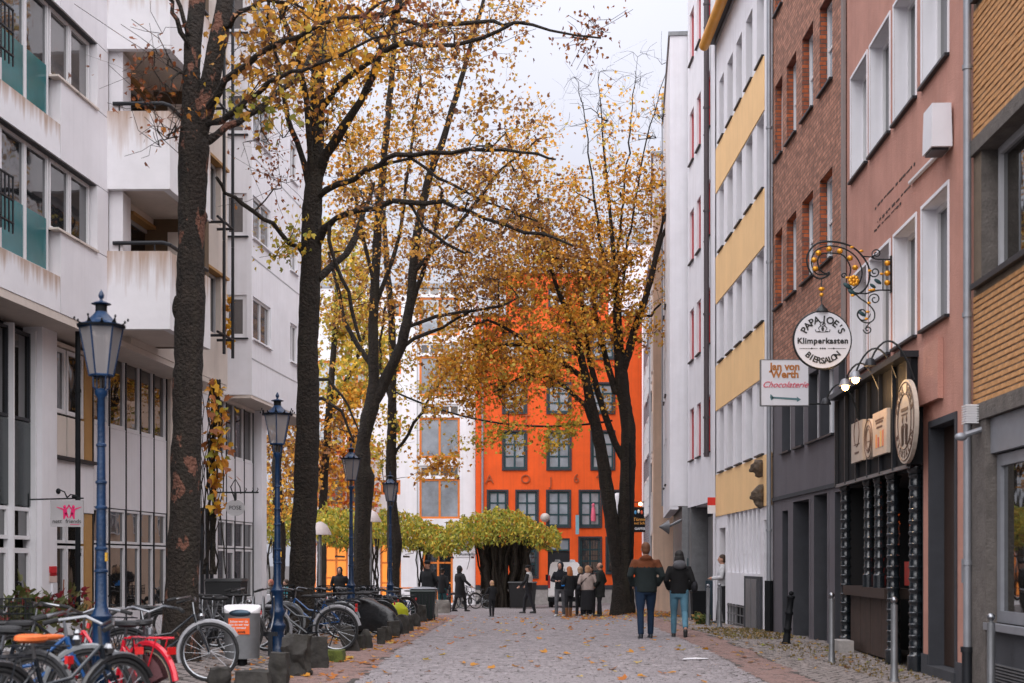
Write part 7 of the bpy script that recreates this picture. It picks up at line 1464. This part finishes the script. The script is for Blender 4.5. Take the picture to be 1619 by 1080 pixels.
# iron bracket, traced in its own plane
t = thing('iron_bracket', 'scrolled wrought iron bracket with gilded balls and rosette above the round pub sign', 'sign bracket', V(1410, 430, YS)); o = t.location.copy()
def bp(u, v, dy=0): return tuple(V(u, v, YS) + Vector((0, dy, 0)) - o)
def sp_(pts, r, n=6): # Catmull-Rom through pixels
    P_ = [Vector(bp(*p)) for p in pts]; P_ = [P_[0]] + P_ + [P_[-1]]; out = []
    for i in range(1, len(P_) - 2):
        for k in range(5):
            a = k / 5; p0, p1, p2, p3 = P_[i - 1], P_[i], P_[i + 1], P_[i + 2]
            out.append(.5 * ((2 * p1) + (-p0 + p2) * a + (2 * p0 - 5 * p1 + 4 * p2 - p3) * a * a + (-p0 + 3 * p1 - 3 * p2 + p3) * a ** 3))
    out.append(P_[-2]); return out
def spiral(cx, cy, r0, r1, a0, turns, rr, q): pts = [(cx + (r0 + (r1 - r0) * k / 30) * math.cos(R(a0) + turns * 6.283 * k / 30), cy + (r0 + (r1 - r0) * k / 30) * math.sin(R(a0) + turns * 6.283 * k / 30)) for k in range(31)]; q.tube([bp(*p) for p in pts], rr, 5)
q = MB()
q.tube(sp_([(1312, 432), (1305, 438), (1294, 440), (1282, 431), (1276, 415), (1278, 400), (1290, 386), (1308, 382), (1330, 384), (1350, 392), (1366, 408), (1375, 428), (1372, 450), (1360, 463), (1346, 464)], 1), .013, 6)
q.tube(sp_([(1312, 430), (1304, 432), (1296, 425), (1293, 412), (1298, 402), (1310, 400), (1330, 402), (1340, 412), (1345, 425), (1343, 436)], 1), .010, 6)
q.tube(sp_([(1308, 434), (1290, 432), (1283, 414), (1290, 396), (1310, 389), (1335, 393), (1355, 408), (1363, 430), (1358, 448), (1345, 458), (1338, 452)], 1), .010, 6)
spiral(1334, 436, 5, 1, 30, -1.2, .009, q); q.tube(sp_([(1362, 405), (1378, 406), (1384, 402)], 1), .010, 5); spiral(1386, 401, 8, 2, 120, 1.4, .009, q); q.tube(sp_([(1378, 407), (1388, 410), (1410, 410)], 1), .010, 5)
q.tube([bp(1396, 409), bp(1396, 459)], .010, 5); q.tube([bp(1410, 407), bp(1410, 461)], .014, 6); q.tube(sp_([(1410, 459), (1388, 459), (1370, 464), (1352, 463)], 1), .011, 5)
spiral(1383, 430, 9, 2, 200, -1.4, .009, q); q.tube(sp_([(1344, 455), (1358, 470), (1372, 480), (1382, 492), (1382, 504), (1374, 510), (1363, 508), (1356, 498), (1362, 490)], 1), .010, 5); spiral(1383, 473, 10, 2, 150, 1.4, .009, q); spiral(1364, 496, 12, 4, 0, 1.1, .009, q); q.tube(sp_([(1378, 508), (1372, 514), (1368, 520)], 1), .009, 5); spiral(1372, 521, 7, 1.5, 180, -1.3, .009, q)
q.build('scrollwork', M_iron, t)
for i, (u, v) in enumerate(((1289, 425), (1287, 411), (1294, 400), (1311, 394), (1328, 397), (1344, 408), (1352, 423), (1403, 416), (1403, 432), (1403, 447))): MB().ell(bp(u, v), (.042, .042, .038), 12, 8).build('gilded_ball', M_gold, t)
q = MB()
for k in range(8): a = k * math.pi / 4; q.ell(tuple(Vector(bp(1349.5, 444)) + Vector((.05 * math.cos(a), -.02, .05 * math.sin(a)))), (.03, .02, .03), 8, 6)
q.ell(bp(1349.5, 444, -.03), (.025, .02, .025), 8, 6); q.build('rosette', M_gold, t)
q = MB()
for (u, v) in ((1340, 439), (1375, 428), (1394, 433), (1376, 459), (1348, 467), (1374, 479), (1381, 458), (1362, 397), (1347, 391), (1372, 493), (1370, 504)): q.ell(bp(u, v, -.005), (.03, .015, .018), 7, 5)
q.build('gilded_leaves', M_gold, t)
q = MB(); 
for (u, v, w_) in ((1340, 452, .07), (1347, 462, .07), (1388, 445, .06), (1380, 452, .05), (1363, 496, .06)): q.ell(bp(u, v), (w_, .02, w_ * .45), 8, 6, rot=Matrix.Rotation(.6, 3, 'Y'))
q.build('leafwork', mat('leaf_iron', (.01, .05, .055), .5), t); MB().tube([bp(1299, 441), bp(1299, 490)], .008, 5).build('hanger', M_iron, t)
q = MB(); q.ell(bp(1299, 457), (.045, .03, .03), 8, 6); q.ell(bp(1299, 466), (.03, .03, .03), 8, 6); q.build('hanger_knot', M_gold, t); MB().box(-.02, .02, -.03, .03, -.28, .22).build('wall_plate', M_iron, t); 
t = thing('shop_sign', 'square white sign with brown and red lettering and a grey blue arrow', 'sign', V(1240, 605.5, 23.9)); px = 23.9 / FP; w_, h_ = 37 * px, 35.5 * px
MB().box(-w_, w_, -.05, .05, -h_, h_).build('panel', M_sign, t); q = MB()
for a, b_, c_, d_ in ((-w_ - .012, w_ + .012, -h_ - .012, -h_ - .001), (-w_ - .012, w_ + .012, h_ + .001, h_ + .012), (-w_ - .012, -w_ - .001, -h_, h_), (w_ + .001, w_ + .012, -h_, h_)): q.box(a, b_, -.055, .055, c_, d_)
q.build('rim', M_gmetal, t); Mo = mat('sign_brown', (.45, .17, .04), .5, var=0, bump=0); Mr = mat('sign_red', (.65, .03, .08), .5, var=0, bump=0)
text_mesh('lettering', 'Jan von', .17, Mo, t, face_to(0, -.055, h_ * .70), bold=.006, shear=0); text_mesh('lettering', 'Werth', .17, Mo, t, face_to(0, -.055, h_ * .36), bold=.006)
text_mesh('lettering', 'Chocolaterie', .145, Mr, t, face_to(0, -.055, -h_ * .1), shear=.45, bold=.0)
MB().add([(-.22, -.056, -.235), (-.22, -.056, -.265), (.20, -.056, -.295), (.20, -.056, -.325), (.27, -.056, -.285), (.20, -.056, -.235), (.2, -.056, -.26), (-.24, -.056, -.19), (-.2, -.056, -.23), (-.25, -.056, -.245), (-.23, -.056, -.3), (-.18, -.056, -.26)], [(0, 1, 2, 6), (5, 3, 4), (7, 9, 8), (9, 10, 11), (8, 9, 11)]).build('arrow', mat('arrow_teal', (.10, .2, .22), .5, var=0), t)
MB().tube([(w_ + .01, 0, -h_ * .93), (w_ + .30, 0, -h_ * .93)], .016, 6).build('arm', M_iron, t)
# left signs
t = thing('shop_sign', 'hanging white shop sign with two pink dancing figures and small writing', 'sign', V(106, 812, 21.0)); px = 21.0 / FP; w_, h_ = 26 * px, 21 * px
MB().box(-w_, w_, -.02, .02, -h_, h_).build('panel', mat('sign_grey', (.42, .40, .41), .5), t); Mpk = mat('sign_pink', (.75, .01, .14), .5, var=0, bump=0); q = MB()
for (x, s) in ((-.03, 1), (.10, -1)):
    F_ = lambda pts: q.add([(x + s * a, -.024, b_ * .8 + .03) for a, b_ in pts], [tuple(range(len(pts)))])
    F_([(-.03, .05), (.03, .06), (.04, -.02), (.0, -.14), (-.02, -.14), (-.02, -.03)]); F_([(.0, -.03), (.04, -.02), (.06, -.11), (.05, -.13)]); F_([(-.03, .06), (-.12, .09), (-.12, .08), (-.03, .03)]); F_([(.02, .06), (.07, .13), (.08, .12), (.04, .04)]); q.ell((x, -.024, .10), (.022, .004, .026), 8, 5)
q.build('figures', Mpk, t); text_mesh('lettering', 'nett', .085, Mk, t, face_to(-.14, -.025, -.115), ext=.002); text_mesh('lettering', 'friends', .085, Mk, t, face_to(.10, -.025, -.115), ext=.002)
MB().box(.05, .19, -.025, -.021, -.165, -.158).build('underline', Mpk, t); q = MB(); q.tube([(-w_ - .33, 0, h_ + .01), (w_, 0, h_ + .03)], .012, 5); q.tube([(-w_ - .33, 0, h_ - .1), (-w_ - .33, 0, h_ + .1)], .012, 5); q.build('arm', M_iron, t)
q = MB(); q.tube([(0, 0, h_ + .04), (-.04, 0, .32), (-.13, 0, .36)], .01, 5); q.tube([(0, 0, h_ + .04), (.05, 0, .28), (.12, 0, .27)], .01, 5); q.ell((-.13, 0, .33), (.035, .035, .045)); q.ell((.11, 0, .25), (.045, .035, .03)); q.build('spotlights', M_black, t)
t = thing('shop_sign', 'small white oval sign reading POSE on a decorated iron arm', 'sign', V(372, 803, 30.5)); px = 30.5 / FP
q = disc(15 * px, -.02, .02, 28); q.v = [Vector((p[0], p[1], p[2] * .85)) for p in q.v]; q.build('disc', mat('sign_grey2', (.5, .49, .5), .5), t); text_mesh('lettering', 'POSE', .12, Mk, t, face_to(0, -.025, 0), ext=.002)
q = MB(); q.tube([(-.42, 0, .33), (.5, 0, .33)], .018, 5); q.tube([(0, 0, .33), (0, 0, .15)], .03, 6); q.tube([(-.02, 0, .2), (-.1, 0, .45), (0, 0, .62), (.1, 0, .45), (.12, 0, .3)], .014, 5)
for x in (.2, .35, .45): q.tube([(x, 0, .33), (x + .04, 0, .4), (x + .02, 0, .43)], .01, 4)
q.build('arm', M_iron, t)
t = thing('red_flag', 'small red and white flag fixed at the corner of the white building', 'flag', V(1125, 802, 35.9)); MB().box(-.1, .1, -.01, .01, .05, .25).build('red_cloth', mat('flag_red', (.65, .03, .02), .7), t); MB().box(-.1, .1, -.01, .01, -.16, .048).build('white_cloth', M_sign, t)
t = thing('wall_lamp', 'round grey dish lamp on the wall of the white house', 'wall lamp', V(1056, 833, 41)); q = MB(); q.lathe([(.02, 0), (.08, .1), (.22, .28)], (0, 0, 0), 14); q.v = [Vector((p.z - .25, p.y, p.x)) for p in q.v]; q.build('dish', M_gmetal, t); MB().tube([(0, 0, 0), (.4, .1, .2)], .04, 6).build('arm', M_gmetal, t)
for i, (u, v, Y) in enumerate(((586, 822, 56), (506, 842, 52))):
    t = thing('globe_lamp', ['pale mushroom topped lamp behind the forked maple', 'pale mushroom topped lamp partly behind the dark maple trunk'][i], 'street lamp', ((u - 809.5) * Y / FP, Y, gz(Y)), group='mushroom topped lamps'); z = V(u, v, Y).z - gz(Y); MB().tube([(0, 0, 0), (0, 0, z)], .06, 8).build('post', M_gmetal, t); MB().lathe([(.42, -.08), (.40, 0), (.25, .28), (.05, .4)], (0, 0, z), 16).build('cap', mat('lamp_cap', (.5, .43, .42), .4), t)
# cable between trees
a, b_ = V(621, 618, 51.6), V(968, 665, 47.8); q = MB(); q.tube([tuple(a.lerp(b_, k / 30) - a - Vector((0, 0, 4 * .62 * (k / 30) * (1 - k / 30)))) for k in range(31)], .035, 6); o = q.build('cable', M_black); o.location = a; tag(o, 'thick black cable sagging between the slim maple and the golden maple', 'cable')
a = V(996, 700, 47.5); b_ = G(1004, 972); q = MB(); q.tube([(0, 0, 0), (.02, 0, -2.4), (.02, 0, b_.z - a.z + .25), (.12, 0, b_.z - a.z + .04), (.3, .1, b_.z - a.z + .02)], .03, 6); o = q.build('cable', M_black); o.location = a; tag(o, 'black cable running down the trunk of the golden maple', 'cable')
# planters and small tables
def planter(label, u, v, Y, w, h, m, cols, ts, spread, tall=0):
    p = V(u, v, Y); t = thing('planter', label, 'planter', (p.x, p.y, 0)); MB().lathe([(w * .8, 0), (w, h), (w * .95, h), (w * .9, h - .03)], n=14).build('pot', m, t)
    leaves(RNG.normal(0, 1, (260, 3)) * np.array([w * spread, w * spread, h * .4]) + np.array([0, 0, h + .15]), ts, cols, 'foliage', t, hang=-.3, narrow=.4)
    if tall: MB().tube([(0, 0, h), (.03, 0, h + tall)], .012, 5).build('stick', M_barkpatch, t)
planter('white pot with a spiky green grass plant by the shop door', 42, 985, 20.2, .17, .42, M_sign, [(.07, .09, .02, 3), (.12, .12, .04, 2), (.3, .06, .05, .6)], .26, .9)
planter('box planter with red and green plants and a pink stick under the shop window', 98, 990, 23.2, .3, .40, M_sign, [(.10, .10, .03, 2), (.22, .02, .03, 2), (.14, .12, .04, 1)], .2, .8, .7)
for i, (u, Y) in enumerate(((470, 50), (568, 52), (650, 58))):
    t = thing('bistro_table', ['orange topped table behind the dark maple trunk', 'orange topped table left of the forked maple', 'orange topped table before the lit doorway'][i], 'table', ((u - 809.5) * Y / FP, Y, gz(Y)), group='orange topped tables'); MB().box(-.55, .55, -.35, .35, .9, .95).build('table_top', M_oframe, t)
    for x in (-.45, .45):
        for y in (-.28, .28): MB().box(x - .02, x + .02, y - .02, y + .02, 0, .9).build('leg', M_dmetal, t)
t = thing('cafe_table', 'table with a white cloth beyond the white column', 'table', ((428 - 809.5) * 44.5 / FP, 44.5, gz(44.5))); MB().box(-.6, .5, -.4, .4, .70, .74).build('table_top', M_sign, t); MB().box(-.6, .5, -.41, -.405, .35, .70).build('cloth_front', M_sign, t); MB().box(-.5, .4, -.3, .3, 0, .69).build('base', M_brown, t)
g = G(1157 - 20, 1045); me = MB(); me.add([(-.2, -.1, 0), (.15, -.12, .01), (.2, .1, .0), (0, .03, .02), (-.15, .1, .005)], [(0, 1, 3), (1, 2, 3), (0, 3, 4)]); g = G(1100, 1044); o = me.build('paper_scrap', M_sign); o.location = g + Vector((0, 0, .02)); tag(o, 'white paper scrap lying on the setts before the red brick strip', 'litter')
g = G(1502, 1070); me = MB(); me.box(-.07, .07, -.05, .05, 0, .05, tap=.01); o = me.build('litter', mat('litter_green', (.05, .45, .35), .5)); o.location = g; tag(o, 'small green wrapper on the pavement by the brown door', 'litter')
# ================================================================ FALLEN LEAVES
def fallen(name, n, xs, ys, size, label, dens=1, pal=None, f=None):
    x = RNG.uniform(xs[0], xs[1], n); y = RNG.uniform(ys[0], ys[1], n)
    if f is not None: k = f(x, y); x = x[k]; y = y[k]
    n = len(x); P = np.stack([x, y, [gz(b_, a) + .022 for a, b_ in zip(x, y)]], 1); s = size * RNG.uniform(.6, 1.25, n); th = RNG.uniform(0, 6.28, n)
    d = np.stack([np.cos(th), np.sin(th), RNG.uniform(-.1, .3, n)], 1); r = np.stack([-np.sin(th), np.cos(th), RNG.uniform(-.3, .3, n)], 1); vs = np.zeros((n, 8, 3))
    for i, (a, b_) in enumerate(LEAFT): vs[:, i] = P + (r * a + d * (b_ - .5)) * s[:, None]; vs[:, i, 2] += abs(a) * s * RNG.uniform(0, .5, n)
    F = np.array([(0, 4, 3, 2, 1), (0, 5, 6, 7, 4)]); fl = (F[None] + (np.arange(n) * 8)[:, None, None]).ravel(); pal = pal or [(.62, .27, .03, 4), (.5, .16, .02, 3), (.3, .12, .04, 2), (.6, .42, .08, 1)]
    ci = RNG.choice(len(pal), n, p=np.array([c[3] for c in pal]) / sum(c[3] for c in pal)); base = np.array([c[:3] for c in pal])[ci]; base = np.concatenate([base, np.ones((n, 1))], 1)
    o = raw_mesh(name, vs.reshape(-1, 3), fl, 5, M_leaf, None, np.repeat(base, 2, 0), 'stuff'); tag(o, label, 'leaves'); return o
fallen('fallen_leaves', 210, (-2.4, 3.4), (15, 46), .12, 'scattered orange leaves lying on the setts of the street')
fallen('fallen_leaves', 600, (2.6, 5.3), (17, 45), .085, 'brown and yellow leaves gathered on the right hand pavement', pal=[(.35, .2, .05, 3), (.5, .27, .04, 3), (.25, .12, .05, 3), (.25, .25, .04, 1)], f=lambda x, y: (x > xr(y) + .2) & (RNG.uniform(0, 1, len(x)) < .35 + .65 * (np.sin(y * 1.7) > .2)))
fallen('fallen_leaves', 1200, (-3.6, -1.9), (15, 44), .10, 'orange leaves gathered along the stones on the left', f=lambda x, y: RNG.uniform(0, 1, len(x)) < .5 + .4 * np.sin(y * 2.3))
fallen('fallen_leaves', 900, (1.5, 6.0), (42, 56), .13, 'yellow leaves under the golden maple'); fallen('fallen_leaves', 500, (-8, -3), (16, 40), .1, 'brown leaves between the parked bicycles', pal=[(.35, .15, .04, 3), (.2, .1, .04, 3), (.5, .22, .03, 1)])
# moss in the joints of the right pavement
def mossy(n, xs, ys, label, sz=.035):
    x = RNG.uniform(*xs, n); y = RNG.uniform(*ys, n); P = np.stack([x, y, [gz(b_, a) + .012 for a, b_ in zip(x, y)]], 1); o = leaves(P, sz, [(.20, .145, .05, 3), (.13, .11, .04, 2), (.30, .2, .07, 1.5)], 'moss', None, hang=-.4); o['label'] = label; o['category'] = 'moss'
mossy(380, (4.3, 5.25), (16.5, 20), 'moss and leaf dust on the pavement before the bar'); mossy(380, (4.0, 5.3), (20.2, 23.5), 'moss and leaf dust by the dark grey doorways'); mossy(900, (3.9, 5.2), (25, 31), 'moss by the yellow building', .05)
